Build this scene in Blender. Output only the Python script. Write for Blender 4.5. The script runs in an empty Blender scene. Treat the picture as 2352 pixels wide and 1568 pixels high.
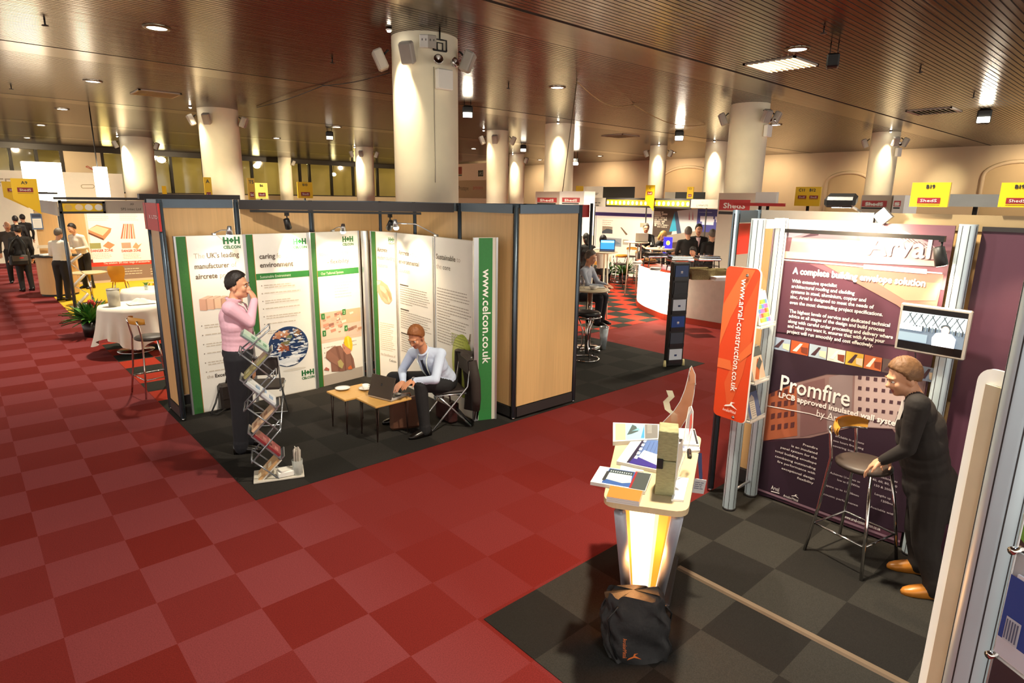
import bpy, bmesh, math, random
import numpy as np
from mathutils import Vector, Matrix, Euler
random.seed(7)
SC = bpy.context.scene
COL = SC.collection
PI = math.pi
# ------------------------------------------------------------------ camera
CF, CYAW, CPIT, CROL = 1405.64, 0.7334875, 0.229317, 0.0149223
CX, CY = 1176.0, 784.0
CAM = Vector((-0.1418, -5.1705, 2.6289))
_fw = Vector((math.sin(CYAW)*math.cos(CPIT), math.cos(CYAW)*math.cos(CPIT), -math.sin(CPIT)))
_r = _fw.cross(Vector((0, 0, 1))).normalized(); _u = _r.cross(_fw)
_R = _r*math.cos(CROL)+_u*math.sin(CROL); _U = -_r*math.sin(CROL)+_u*math.cos(CROL)
cd = bpy.data.cameras.new('camera'); cam = bpy.data.objects.new('camera', cd); COL.objects.link(cam)
cd.sensor_width = 36.0; cd.lens = 36.0*CF/2352.0; cd.clip_end = 200; cd.clip_start = 0.05
cam.matrix_world = Matrix(((_R.x, _U.x, -_fw.x, CAM.x), (_R.y, _U.y, -_fw.y, CAM.y), (_R.z, _U.z, -_fw.z, CAM.z), (0, 0, 0, 1)))
SC.camera = cam
def ray(px, py): return _R*((px-CX)/CF)-_U*((py-CY)/CF)+_fw
def G(px, py, z=0.0):                  # the point at height z seen at a photograph position
    d = ray(px, py); return CAM+d*((z-CAM.z)/d.z)
def VX(px, py, x):
    d = ray(px, py); return CAM+d*((x-CAM.x)/d.x)
def VY(px, py, y):
    d = ray(px, py); return CAM+d*((y-CAM.y)/d.y)
def VD(px, py, dist):                  # at a horizontal distance
    d = ray(px, py); return CAM+d*(dist/math.hypot(d.x, d.y))
# ------------------------------------------------------------------ materials
def lin(c):
    if isinstance(c, str):
        c = c.lstrip('#'); c = [int(c[i:i+2], 16)/255 for i in (0, 2, 4)]
    return tuple((x/12.92 if x <= 0.04045 else ((x+0.055)/1.055)**2.4) for x in c[:3])+(1.0,)
MATS = {}
def mat(name, color='#808080', rough=0.5, metal=0.0, emit=None, es=0.0, var=0.06, vscale=8.0, bump=0.0, bscale=60.0, trans=0.0, alpha=1.0, spec=0.5, stretch=None, coat=0.0):
    if name in MATS: return MATS[name]
    m = bpy.data.materials.new(name); m.use_nodes = True; MATS[name] = m
    nt = m.node_tree; N = nt.nodes; L = nt.links
    b = N['Principled BSDF']
    c = lin(color)
    b.inputs['Base Color'].default_value = c
    b.inputs['Roughness'].default_value = rough; b.inputs['Metallic'].default_value = metal
    b.inputs['Specular IOR Level'].default_value = spec
    b.inputs['Coat Weight'].default_value = coat
    if trans: b.inputs['Transmission Weight'].default_value = trans
    if alpha < 1: b.inputs['Alpha'].default_value = alpha
    if emit is not None:
        b.inputs['Emission Color'].default_value = lin(emit); b.inputs['Emission Strength'].default_value = es
    if var or bump:
        tc = N.new('ShaderNodeTexCoord')
        src = tc.outputs['Object']
        if stretch:
            mp = N.new('ShaderNodeMapping'); mp.inputs['Scale'].default_value = stretch
            L.new(src, mp.inputs['Vector']); src = mp.outputs['Vector']
    if var:
        no = N.new('ShaderNodeTexNoise'); no.inputs['Scale'].default_value = vscale; no.inputs['Detail'].default_value = 4
        L.new(src, no.inputs['Vector'])
        mx = N.new('ShaderNodeMix'); mx.data_type = 'RGBA'
        mx.inputs['A'].default_value = tuple(max(0, x*(1-2*var)) for x in c[:3])+(1,)
        mx.inputs['B'].default_value = tuple(min(1, x*(1+2*var)) for x in c[:3])+(1,)
        L.new(no.outputs['Fac'], mx.inputs['Factor']); L.new(mx.outputs['Result'], b.inputs['Base Color'])
    if bump:
        n2 = N.new('ShaderNodeTexNoise'); n2.inputs['Scale'].default_value = bscale; n2.inputs['Detail'].default_value = 3
        L.new(src, n2.inputs['Vector'])
        bp = N.new('ShaderNodeBump'); bp.inputs['Strength'].default_value = bump; bp.inputs['Distance'].default_value = 0.01
        L.new(n2.outputs['Fac'], bp.inputs['Height']); L.new(bp.outputs['Normal'], b.inputs['Normal'])
    return m
def flat(color, rough=0.45):
    return mat('print_'+color.lstrip('#'), color, rough=rough, var=0)
def glow(color, es):
    return mat('glow_%s_%g' % (color.lstrip('#'), es), color, emit=color, es=es, var=0, rough=0.6)
# ------------------------------------------------------------------ mesh builder
def frame_z(d):
    d = d.normalized(); a = Vector((0, 0, 1)) if abs(d.z) < 0.95 else Vector((1, 0, 0))
    x = a.cross(d).normalized(); return x, d.cross(x)
_FONT_CACHE = {}
def text_mesh(s):
    if s in _FONT_CACHE: return _FONT_CACHE[s]
    cu = bpy.data.curves.new('t', 'FONT'); cu.body = s; cu.resolution_u = 2
    ob = bpy.data.objects.new('t', cu); COL.objects.link(ob)
    dg = bpy.context.evaluated_depsgraph_get(); dg.update()
    me = bpy.data.meshes.new_from_object(ob.evaluated_get(dg))
    vs = [tuple(v.co) for v in me.vertices]; fs = [tuple(p.vertices) for p in me.polygons]
    bpy.data.objects.remove(ob); bpy.data.curves.remove(cu); bpy.data.meshes.remove(me)
    _FONT_CACHE[s] = (vs, fs); return vs, fs
class MB:
    def __init__(s): s.v = []; s.f = []; s.m = []; s.sm = []; s.mats = []; s.M = None
    def mi(s, m):
        if m not in s.mats: s.mats.append(m)
        return s.mats.index(m)
    def add(s, vs, fs, m, smooth=False):
        o = len(s.v); i = s.mi(m)
        if s.M is not None: vs = [tuple(s.M @ Vector(v)) for v in vs]
        s.v += [tuple(v) for v in vs]
        for f in fs: s.f.append(tuple(o+k for k in f)); s.m.append(i); s.sm.append(smooth)
        return s
    def box(s, c, d, m, rot=None, bev=0.0):
        hx, hy, hz = d[0]/2, d[1]/2, d[2]/2
        bev = min(bev, hx*.9, hy*.9, hz*.9)
        if bev <= 0:
            vs = [Vector((x*hx, y*hy, z*hz)) for x in (-1, 1) for y in (-1, 1) for z in (-1, 1)]
            fs = [(0, 1, 3, 2), (4, 6, 7, 5), (0, 4, 5, 1), (2, 3, 7, 6), (0, 2, 6, 4), (1, 5, 7, 3)]
        else:
            vs = []; idx = {}
            for x in (-1, 1):
                for y in (-1, 1):
                    for z in (-1, 1):
                        for a in range(3):
                            idx[(x, y, z, a)] = len(vs)
                            vs.append(Vector((x*(hx-(bev if a != 0 else 0)), y*(hy-(bev if a != 1 else 0)), z*(hz-(bev if a != 2 else 0)))))
            fs = []
            for sg in (-1, 1):
                fs.append([idx[(sg, y, z, 0)] for y, z in ((-1, -1), (1, -1), (1, 1), (-1, 1))])
                fs.append([idx[(x, sg, z, 1)] for x, z in ((-1, -1), (1, -1), (1, 1), (-1, 1))])
                fs.append([idx[(x, y, sg, 2)] for x, y in ((-1, -1), (1, -1), (1, 1), (-1, 1))])
            for p in (-1, 1):
                for q in (-1, 1):
                    fs.append([idx[(-1, p, q, 1)], idx[(1, p, q, 1)], idx[(1, p, q, 2)], idx[(-1, p, q, 2)]])
                    fs.append([idx[(p, -1, q, 0)], idx[(p, 1, q, 0)], idx[(p, 1, q, 2)], idx[(p, -1, q, 2)]])
                    fs.append([idx[(p, q, -1, 0)], idx[(p, q, 1, 0)], idx[(p, q, 1, 1)], idx[(p, q, -1, 1)]])
            for x in (-1, 1):
                for y in (-1, 1):
                    for z in (-1, 1): fs.append([idx[(x, y, z, a)] for a in range(3)])
            out = []
            for f in fs:      # orient outwards
                cc = sum((vs[i] for i in f), Vector())/len(f); n = (vs[f[1]]-vs[f[0]]).cross(vs[f[2]]-vs[f[0]])
                out.append(tuple(f) if n.dot(cc) > 0 else tuple(reversed(f)))
            fs = out
        if rot is not None:
            R = rot if isinstance(rot, Matrix) else Euler(rot).to_matrix()
            vs = [R @ v for v in vs]
        c = Vector(c)
        return s.add([v+c for v in vs], fs, m)
    def tube(s, pts, r, m, n=8, closed=False, caps=True):
        P = [Vector(p) for p in pts]; k = len(P); rs = r if isinstance(r, (list, tuple)) else [r]*k
        vs = []; fs = []
        prev = None
        for i, p in enumerate(P):
            a = P[(i-1) % k] if (i > 0 or closed) else p; b = P[(i+1) % k] if (i < k-1 or closed) else p
            d = (b-a)
            d = d.normalized() if d.length > 1e-9 else Vector((0, 0, 1))
            if prev is None: x, y = frame_z(d)
            else:
                x = prev-d*prev.dot(d)
                x = x.normalized() if x.length > 1e-6 else frame_z(d)[0]
                y = d.cross(x)
            prev = x
            for j in range(n):
                t = 2*PI*j/n; vs.append(p+(x*math.cos(t)+y*math.sin(t))*rs[i])
        for i in range(k if closed else k-1):
            a = i*n; b = ((i+1) % k)*n
            for j in range(n): fs.append((a+j, a+(j+1) % n, b+(j+1) % n, b+j))
        if caps and not closed:
            fs.append(tuple(reversed(range(n)))); fs.append(tuple(range((k-1)*n, k*n)))
        return s.add(vs, fs, m, smooth=n > 4)
    def cyl(s, p0, p1, r, m, n=16, r1=None): return s.tube([p0, p1], [r, r if r1 is None else r1], m, n=n)
    def lathe(s, prof, m, n=24, c=(0, 0, 0), a0=0.0, a1=2*PI, smooth=True):
        c = Vector(c); vs = []; fs = []; k = len(prof); full = abs(a1-a0-2*PI) < 1e-6; nn = n if full else n+1
        for i in range(nn):
            t = a0+(a1-a0)*i/n
            for r, z in prof: vs.append(c+Vector((r*math.cos(t), r*math.sin(t), z)))
        for i in range(n):
            a = i*k; b = ((i+1) % nn)*k
            for j in range(k-1): fs.append((a+j, b+j, b+j+1, a+j+1))
        return s.add(vs, fs, m, smooth)
    def prism(s, poly, z0, z1, m, axis='z', smooth=False):
        k = len(poly)
        if axis == 'z': V3 = lambda p, z: (p[0], p[1], z)
        elif axis == 'y': V3 = lambda p, z: (p[0], z, p[1])
        else: V3 = lambda p, z: (z, p[0], p[1])
        vs = [V3(p, z0) for p in poly]+[V3(p, z1) for p in poly]
        fs = [tuple(reversed(range(k))), tuple(range(k, 2*k))]+[(i, (i+1) % k, k+(i+1) % k, k+i) for i in range(k)]
        return s.add(vs, fs, m, smooth)
    def ell(s, c, r, m, n=16, k=10, rot=None):
        vs = []; fs = []
        R = None if rot is None else Euler(rot).to_matrix()
        for i in range(k+1):
            ph = PI*i/k
            for j in range(n):
                t = 2*PI*j/n; v = Vector((r[0]*math.sin(ph)*math.cos(t), r[1]*math.sin(ph)*math.sin(t), r[2]*math.cos(ph)))
                if R: v = R @ v
                vs.append(v+Vector(c))
        for i in range(k):
            for j in range(n): fs.append((i*n+j, (i+1)*n+j, (i+1)*n+(j+1) % n, i*n+(j+1) % n))
        return s.add(vs, fs, m, True)
    def quad(s, a, b, c, d, m): return s.add([a, b, c, d], [(0, 1, 2, 3)], m)
    def sheet(s, fn, nu, nv, m, smooth=True):
        vs = [tuple(fn(i/nu, j/nv)) for i in range(nu+1) for j in range(nv+1)]
        fs = [(i*(nv+1)+j, (i+1)*(nv+1)+j, (i+1)*(nv+1)+j+1, i*(nv+1)+j+1) for i in range(nu) for j in range(nv)]
        return s.add(vs, fs, m, smooth)
    # flat artwork on the plane y = -layer (front faces -y), u to the right and v up
    def P(s, u, v, l): return (u, -0.0012*l-getattr(s, 'y0', 0.0), v)
    def nl(s, l): s.cnt = getattr(s, 'cnt', 0)+1; return l+.02*(s.cnt % 45)      # later prints lie a hair above earlier ones
    def rect(s, u0, v0, u1, v1, m, l=1):
        l = s.nl(l); return s.add([s.P(u0, v0, l), s.P(u1, v0, l), s.P(u1, v1, l), s.P(u0, v1, l)], [(0, 1, 2, 3)], m)
    def poly(s, pts, m, l=1):
        l = s.nl(l)
        ar = sum(pts[i][0]*pts[(i+1) % len(pts)][1]-pts[(i+1) % len(pts)][0]*pts[i][1] for i in range(len(pts)))
        if ar < 0: pts = pts[::-1]
        return s.add([s.P(u, v, l) for u, v in pts], [tuple(range(len(pts)))], m)
    def disc(s, u, v, ru, rv, m, l=1, n=28): return s.poly([(u+ru*math.cos(2*PI*i/n), v+rv*math.sin(2*PI*i/n)) for i in range(n)], m, l)
    def text(s, t, u, v, m, l=2, h=None, w=None, align='l', rot=0.0, shear=0.0, bold=0.0):
        l += .92; vs, fs = text_mesh(t)
        if not vs: return s
        x0 = min(a[0] for a in vs); x1 = max(a[0] for a in vs)
        sx = sy = (h or 1.0)/0.72
        if w: sx = w/max(1e-6, x1-x0); sy = sx if h is None else sy
        ox = {'l': x0, 'c': (x0+x1)/2, 'r': x1}[align]
        c, q = math.cos(rot), math.sin(rot)
        offs = [(0, 0)] if not bold else [(-bold, 0), (bold, 0), (0, bold), (0, -bold)]
        for bi, (bu, bv) in enumerate(offs):
            o = []
            for a in vs:
                x = (a[0]-ox)*sx+shear*a[1]*sy+bu; y = a[1]*sy+bv
                o.append(s.P(u+x*c-y*q, v+x*q+y*c, l+0.12*bi))
            s.add(o, fs, m)
        return s
    def lines(s, u, v, w, n, pitch, th, m, l=2, ragged=0.3, seed=1, breaks=0):
        R = random.Random(seed)
        for i in range(n):
            ww = w*(1-ragged*R.random()) if not (breaks and i % breaks == breaks-1) else w*0.4
            uu = u
            while uu < u+ww-0.004:
                L_ = min(R.uniform(2.0, 6.0)*th, u+ww-uu); s.rect(uu, v-i*pitch-th, uu+L_, v-i*pitch, m, l); uu += L_+0.7*th
        return s
    def build(s, name, parent=None, loc=None, rz=0.0, rot=None):
        me = bpy.data.meshes.new(name); me.from_pydata(s.v, [], s.f)
        for m in s.mats: me.materials.append(m)
        me.polygons.foreach_set('material_index', s.m); me.polygons.foreach_set('use_smooth', s.sm)
        me.update()
        o = bpy.data.objects.new(name, me); COL.objects.link(o)
        if parent is not None: o.parent = parent
        if loc is not None: o.location = loc
        if rot is not None: o.rotation_euler = rot
        elif rz: o.rotation_euler = (0, 0, rz)
        return o
def tag(o, label=None, cat=None, group=None, kind=None):
    if label: o['label'] = label
    if cat: o['category'] = cat
    if group: o['group'] = group
    if kind: o['kind'] = kind
    return o
def thing(name, label, cat, loc=(0, 0, 0), rz=0.0, group=None, rot=None):
    o = bpy.data.objects.new(name, None); COL.objects.link(o); o.empty_display_size = 0.1
    o.location = loc; o.rotation_euler = rot if rot is not None else (0, 0, rz)
    return tag(o, label, cat, group)
def single(name, mb, label, cat, loc=None, rz=0.0, group=None, rot=None):
    return tag(mb.build(name, None, loc, rz, rot), label, cat, group)
def struct(name, mb, label=None, loc=None, rz=0.0):
    return tag(mb.build(name, None, loc, rz), label, None, None, 'structure')
def dup(root, loc, rz=None, label=None, group=None, rot=None, scale=None):
    r = root.copy(); COL.objects.link(r); r.location = loc
    if rz is not None: r.rotation_euler = (0, 0, rz)
    if rot is not None: r.rotation_euler = rot
    if scale: r.scale = (scale,)*3
    if label: r['label'] = label
    if group: r['group'] = group
    for ch in list(root.children):
        c = ch.copy(); COL.objects.link(c); c.parent = r
        for g in list(ch.children):
            d = g.copy(); COL.objects.link(d); d.parent = c
    return r
def spot(loc, target, power, color, angle=60, blend=0.6, radius=0.04, name='spot_lamp'):
    l = bpy.data.lights.new(name, 'SPOT'); l.energy = power; l.color = lin(color)[:3]; l.spot_size = math.radians(angle); l.spot_blend = blend; l.shadow_soft_size = radius
    o = bpy.data.objects.new(name, l); COL.objects.link(o); o.location = loc
    o.rotation_euler = (Vector(target)-Vector(loc)).to_track_quat('-Z', 'Y').to_euler(); return o
def yaw_to(dx, dy): return math.atan2(-dx, dy)
def point(loc, power, color, radius=0.08, name='point_lamp'):
    l = bpy.data.lights.new(name, 'POINT'); l.energy = power; l.color = lin(color)[:3]; l.shadow_soft_size = radius
    o = bpy.data.objects.new(name, l); COL.objects.link(o); o.location = loc; return o
# ------------------------------------------------------------------ shared materials
ALU = mat('brushed_aluminium', '#c9ccd0', rough=0.32, metal=0.85, var=0.03, stretch=(40, 40, 1))
RAIL = mat('blue_grey_rail', '#5d6b78', rough=0.4, metal=0.6, var=0.03)
DRAIL = mat('dark_rail', '#3d3a3a', rough=0.45, metal=0.5, var=0.03)
CHROME = mat('chrome', '#d8d8d8', rough=0.12, metal=1.0, var=0)
BLACK = mat('black_plastic', '#141414', rough=0.45, var=0.03)
WHITE = mat('white_paint', '#f2efe8', rough=0.5, var=0.02)
BEECH = mat('beech_laminate', '#d0a872', rough=0.42, var=0.07, vscale=3.0, stretch=(14, 14, 0.6))
BEECHD = mat('beech_laminate_dark', '#a97a4a', rough=0.45, var=0.08, vscale=3.0, stretch=(14, 14, 0.6))
YELLOW = mat('yellow_board', '#f2c512', rough=0.5, var=0.02)
RED = mat('red_board', '#c22a26', rough=0.5, var=0.03)
GREYB = mat('grey_board', '#b9b2a6', rough=0.55, var=0.02)
INK = flat('#2a2a2a'); WPRINT = flat('#f6f4ee'); PALE = flat('#b9b4ac')
DARKRED = flat('#8c1a24')
# ================================================================== the hall
HC = 5.30
def floor_material():
    m = bpy.data.materials.new('red_carpet_tiles'); m.use_nodes = True; nt = m.node_tree; N = nt.nodes; L = nt.links
    b = N['Principled BSDF']; b.inputs['Roughness'].default_value = 0.95; b.inputs['Specular IOR Level'].default_value = 0.15
    tc = N.new('ShaderNodeTexCoord'); sep = N.new('ShaderNodeSeparateXYZ'); L.new(tc.outputs['Object'], sep.inputs[0])
    ck = N.new('ShaderNodeTexChecker'); ck.inputs['Scale'].default_value = 2.0
    mp = N.new('ShaderNodeMapping'); mp.inputs['Location'].default_value = (0, 0, 0.25); L.new(tc.outputs['Object'], mp.inputs['Vector']); L.new(mp.outputs['Vector'], ck.inputs['Vector'])
    sn = N.new('ShaderNodeVectorMath'); sn.operation = 'SNAP'; sn.inputs[1].default_value = (0.5, 0.5, 10); L.new(tc.outputs['Object'], sn.inputs[0])
    wn = N.new('ShaderNodeTexWhiteNoise'); wn.noise_dimensions = '2D'; L.new(sn.outputs[0], wn.inputs['Vector'])
    # tile contrast is strong in the left aisle and faint in the right one
    mr = N.new('ShaderNodeMapRange'); mr.inputs['From Min'].default_value = 1.2; mr.inputs['From Max'].default_value = 2.2; mr.inputs['To Min'].default_value = 1.0; mr.inputs['To Max'].default_value = 0.12
    L.new(sep.outputs['X'], mr.inputs['Value'])
    mu = N.new('ShaderNodeMath'); mu.operation = 'MULTIPLY'; L.new(ck.outputs['Fac'], mu.inputs[0]); L.new(mr.outputs[0], mu.inputs[1])
    ad = N.new('ShaderNodeMath'); ad.operation = 'MULTIPLY_ADD'; L.new(wn.outputs['Value'], ad.inputs[0]); ad.inputs[1].default_value = 0.28; L.new(mu.outputs[0], ad.inputs[2])
    no = N.new('ShaderNodeTexNoise'); no.inputs['Scale'].default_value = 130; no.inputs['Detail'].default_value = 3; L.new(tc.outputs['Object'], no.inputs['Vector'])
    mx = N.new('ShaderNodeMix'); mx.data_type = 'RGBA'; L.new(ad.outputs[0], mx.inputs['Factor'])
    mx.inputs['A'].default_value = lin('#74201a'); mx.inputs['B'].default_value = lin('#843a3c')
    hs = N.new('ShaderNodeMix'); hs.data_type = 'RGBA'; hs.blend_type = 'MULTIPLY'; hs.inputs['Factor'].default_value = 0.55
    L.new(mx.outputs['Result'], hs.inputs['A']); L.new(no.outputs['Color'], hs.inputs['B'])
    cr = N.new('ShaderNodeValToRGB'); cr.color_ramp.elements[0].position = 0.35; cr.color_ramp.elements[0].color = (0.55, 0.55, 0.55, 1); cr.color_ramp.elements[1].position = 0.65
    L.new(no.outputs['Fac'], cr.inputs[0]); L.new(cr.outputs['Color'], hs.inputs['B'])
    L.new(hs.outputs['Result'], b.inputs['Base Color'])
    bp = N.new('ShaderNodeBump'); bp.inputs['Strength'].default_value = 0.25; bp.inputs['Distance'].default_value = 0.004; L.new(no.outputs['Fac'], bp.inputs['Height']); L.new(bp.outputs['Normal'], b.inputs['Normal'])
    return m
def tile_material(name, ca, cb, amount=0.5, checker=True):
    m = bpy.data.materials.new(name); m.use_nodes = True; nt = m.node_tree; N = nt.nodes; L = nt.links
    b = N['Principled BSDF']; b.inputs['Roughness'].default_value = 0.95; b.inputs['Specular IOR Level'].default_value = 0.15
    tc = N.new('ShaderNodeTexCoord')
    ck = N.new('ShaderNodeTexChecker'); ck.inputs['Scale'].default_value = 2.0
    mp = N.new('ShaderNodeMapping'); mp.inputs['Location'].default_value = (0, 0, 0.25); L.new(tc.outputs['Object'], mp.inputs['Vector']); L.new(mp.outputs['Vector'], ck.inputs['Vector'])
    sn = N.new('ShaderNodeVectorMath'); sn.operation = 'SNAP'; sn.inputs[1].default_value = (0.5, 0.5, 10); L.new(tc.outputs['Object'], sn.inputs[0])
    wn = N.new('ShaderNodeTexWhiteNoise'); wn.noise_dimensions = '2D'; L.new(sn.outputs[0], wn.inputs['Vector'])
    mu = N.new('ShaderNodeMath'); mu.operation = 'MULTIPLY'; L.new(ck.outputs['Fac'], mu.inputs[0]); mu.inputs[1].default_value = amount if checker else 0
    ad = N.new('ShaderNodeMath'); ad.operation = 'MULTIPLY_ADD'; L.new(wn.outputs['Value'], ad.inputs[0]); ad.inputs[1].default_value = 0.35 if not checker else 0.15*amount; L.new(mu.outputs[0], ad.inputs[2])
    no = N.new('ShaderNodeTexNoise'); no.inputs['Scale'].default_value = 160; no.inputs['Detail'].default_value = 3; L.new(tc.outputs['Object'], no.inputs['Vector'])
    mx = N.new('ShaderNodeMix'); mx.data_type = 'RGBA'; L.new(ad.outputs[0], mx.inputs['Factor']); mx.inputs['A'].default_value = lin(ca); mx.inputs['B'].default_value = lin(cb)
    hs = N.new('ShaderNodeMix'); hs.data_type = 'RGBA'; hs.blend_type = 'MULTIPLY'; hs.inputs['Factor'].default_value = 0.5
    cr = N.new('ShaderNodeValToRGB'); cr.color_ramp.elements[0].position = 0.35; cr.color_ramp.elements[0].color = (0.45, 0.45, 0.45, 1); cr.color_ramp.elements[1].position = 0.65
    L.new(no.outputs['Fac'], cr.inputs[0]); L.new(mx.outputs['Result'], hs.inputs['A']); L.new(cr.outputs['Color'], hs.inputs['B']); L.new(hs.outputs['Result'], b.inputs['Base Color'])
    return m
struct('floor', MB().box((14, 18, -0.05), (50, 56, 0.1), floor_material()), 'red carpet tile floor of the exhibition hall')
CARB = tile_material('black_carpet_tiles', '#262422', '#3f3b37', 0.35)
CARR = tile_material('red_black_carpet', '#a8321d', '#2a2a24', 1.0)
def carpet(name, x0, y0, x1, y1, m, label, z=0.004):
    mb = MB(); mb.prism([(x0, y0), (x1, y0), (x1, y1), (x0, y1)], 0.0005, z, m)
    return struct(name, mb, label)
carpet('floor_carpet_black', 1.5, 0.0, 5.65, 3.05, CARB, 'black carpet under the green and white panel stand')
carpet('floor_carpet_black', 2.03, -9.0, 8.5, -2.53, tile_material('black_carpet_tiles_worn', '#262320', '#3b3833', 0.75), 'black carpet under the orange and purple stand')
carpet('floor_carpet_black', 5.65, 0.0, 8.85, 2.75, CARB, 'black carpet beside the storage cubicle')
carpet('floor_carpet_check', 1.5, 3.05, 5.6, 7.6, CARR, 'red and black chequered carpet behind the panel stand')
carpet('floor_carpet_check', 9.0, 2.75, 34.0, 20.0, CARR, 'red and black chequered carpet around the bar')
carpet('floor_carpet_yellow', 1.5, 10.7, 5.5, 17.5, mat('yellow_carpet', '#d8a915', rough=0.95, var=0.08, vscale=120), 'yellow carpet under the far left stand')
# ---- ceiling of long metal slats running along x
def ceiling_material():
    m = bpy.data.materials.new('bronze_slat_ceiling'); m.use_nodes = True; nt = m.node_tree; N = nt.nodes; L = nt.links
    b = N['Principled BSDF']; b.inputs['Metallic'].default_value = 0.95; b.inputs['Roughness'].default_value = 0.27
    tc = N.new('ShaderNodeTexCoord'); sep = N.new('ShaderNodeSeparateXYZ'); L.new(tc.outputs['Object'], sep.inputs[0])
    def math_(op, a, bb=None, v=None):
        n = N.new('ShaderNodeMath'); n.operation = op; L.new(a, n.inputs[0])
        if bb is not None: L.new(bb, n.inputs[1])
        if v is not None: n.inputs[1].default_value = v
        return n.outputs[0]
    y = sep.outputs['Y']
    fr = math_('FRACT', math_('MULTIPLY', math_('ADD', y, v=50.0), v=10.0))
    groove = math_('LESS_THAN', fr, v=0.2)
    # every eight metres a smooth plank without grooves behind a dark seam
    bay = math_('MODULO', math_('ADD', y, v=46.0), v=8.0)        # seam where y = 2, 10, 18 ...
    plank = math_('LESS_THAN', bay, v=1.05)
    seam = math_('LESS_THAN', bay, v=0.09)
    notp = math_('SUBTRACT', plank, v=1.0); notp = math_('ABSOLUTE', notp)
    g = math_('MAXIMUM', math_('MULTIPLY', groove, notp), seam)
    no = N.new('ShaderNodeTexNoise'); mp = N.new('ShaderNodeMapping'); mp.inputs['Scale'].default_value = (0.35, 10, 1); L.new(tc.outputs['Object'], mp.inputs['Vector']); L.new(mp.outputs['Vector'], no.inputs['Vector']); no.inputs['Scale'].default_value = 1.0
    mx0 = N.new('ShaderNodeMix'); mx0.data_type = 'RGBA'; L.new(no.outputs['Fac'], mx0.inputs['Factor']); mx0.inputs['A'].default_value = lin('#584630'); mx0.inputs['B'].default_value = lin('#745e42')
    mx = N.new('ShaderNodeMix'); mx.data_type = 'RGBA'; L.new(g, mx.inputs['Factor']); L.new(mx0.outputs['Result'], mx.inputs['A']); mx.inputs['B'].default_value = lin('#120b06')
    L.new(mx.outputs['Result'], b.inputs['Base Color'])
    rr = N.new('ShaderNodeMix'); rr.data_type = 'FLOAT'; L.new(g, rr.inputs['Factor']); rr.inputs['A'].default_value = 0.21; rr.inputs['B'].default_value = 0.9
    L.new(rr.outputs['Result'], b.inputs['Roughness'])
    mt = N.new('ShaderNodeMath'); mt.operation = 'SUBTRACT'; mt.inputs[0].default_value = 0.88; L.new(g, mt.inputs[1]); mt.use_clamp = True; L.new(mt.outputs[0], b.inputs['Metallic'])
    # each slat is very slightly dished, so reflections break into streaks
    n3 = N.new('ShaderNodeTexWhiteNoise'); n3.noise_dimensions = '1D'; L.new(math_('FLOOR', math_('MULTIPLY', y, v=10.0)), n3.inputs['W'])
    bump = N.new('ShaderNodeBump'); bump.inputs['Strength'].default_value = 0.15; bump.inputs['Distance'].default_value = 0.02
    L.new(no.outputs['Fac'], bump.inputs['Height']); L.new(bump.outputs['Normal'], b.inputs['Normal'])
    return m
struct('ceiling', MB().box((14, 17, HC+0.05), (48, 56, 0.1), ceiling_material()), 'bronze slatted metal ceiling')
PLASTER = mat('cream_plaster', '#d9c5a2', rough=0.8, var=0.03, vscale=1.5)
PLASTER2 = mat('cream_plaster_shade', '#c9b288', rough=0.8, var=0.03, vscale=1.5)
CONC = mat('painted_concrete', '#efe6cc', rough=0.6, var=0.04, vscale=3.0, bump=0.08, bscale=14)
XR = 35.6
struct('wall_right', MB().box((XR+0.15, 18, HC/2), (0.3, 54, HC), PLASTER), 'plain cream plaster wall at the far right end')
# arched recesses on the right wall
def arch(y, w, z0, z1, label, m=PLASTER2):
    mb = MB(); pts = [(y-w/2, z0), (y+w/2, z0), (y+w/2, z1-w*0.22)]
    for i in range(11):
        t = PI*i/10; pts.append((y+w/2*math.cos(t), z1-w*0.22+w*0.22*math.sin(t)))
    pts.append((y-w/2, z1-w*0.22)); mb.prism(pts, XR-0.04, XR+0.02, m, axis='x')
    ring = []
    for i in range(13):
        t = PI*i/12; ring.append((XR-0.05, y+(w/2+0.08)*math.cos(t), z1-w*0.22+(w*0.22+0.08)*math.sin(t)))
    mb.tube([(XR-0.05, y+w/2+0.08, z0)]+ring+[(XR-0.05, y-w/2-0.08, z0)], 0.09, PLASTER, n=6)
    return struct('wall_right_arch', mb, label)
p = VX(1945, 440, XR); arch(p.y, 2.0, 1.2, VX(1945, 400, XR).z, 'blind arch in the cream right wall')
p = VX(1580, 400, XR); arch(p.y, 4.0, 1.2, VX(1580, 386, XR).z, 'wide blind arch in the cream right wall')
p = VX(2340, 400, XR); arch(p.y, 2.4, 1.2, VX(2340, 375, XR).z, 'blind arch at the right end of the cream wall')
# ---- far left: glazed wall; y follows a slightly turned plane
GA, GB = Vector((-6.0, 39.6, 0)), Vector((XR, 43.2, 0))
gl_len = (GB-GA).length; gl_ang = math.atan2(GB.y-GA.y, GB.x-GA.x)
def GW(px, py):     # the photograph position on that plane, as (u along the wall, z)
    d = ray(px, py); n = Vector((-math.sin(gl_ang), math.cos(gl_ang), 0)); t = (GA-CAM).dot(n)/d.dot(n); q = CAM+d*t
    return (q-GA).dot(Vector((math.cos(gl_ang), math.sin(gl_ang), 0))), q.z
MULL = mat('dark_mullion', '#2b241a', rough=0.5, var=0.03)
GLASS = bpy.data.materials.new('window_glass'); GLASS.use_nodes = True
_n = GLASS.node_tree.nodes; _l = GLASS.node_tree.links
_t = _n.new('ShaderNodeBsdfTransparent'); _t.inputs[0].default_value = (0.86, 0.86, 0.74, 1); _g = _n.new('ShaderNodeBsdfGlossy'); _g.inputs['Roughness'].default_value = 0.05
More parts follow.
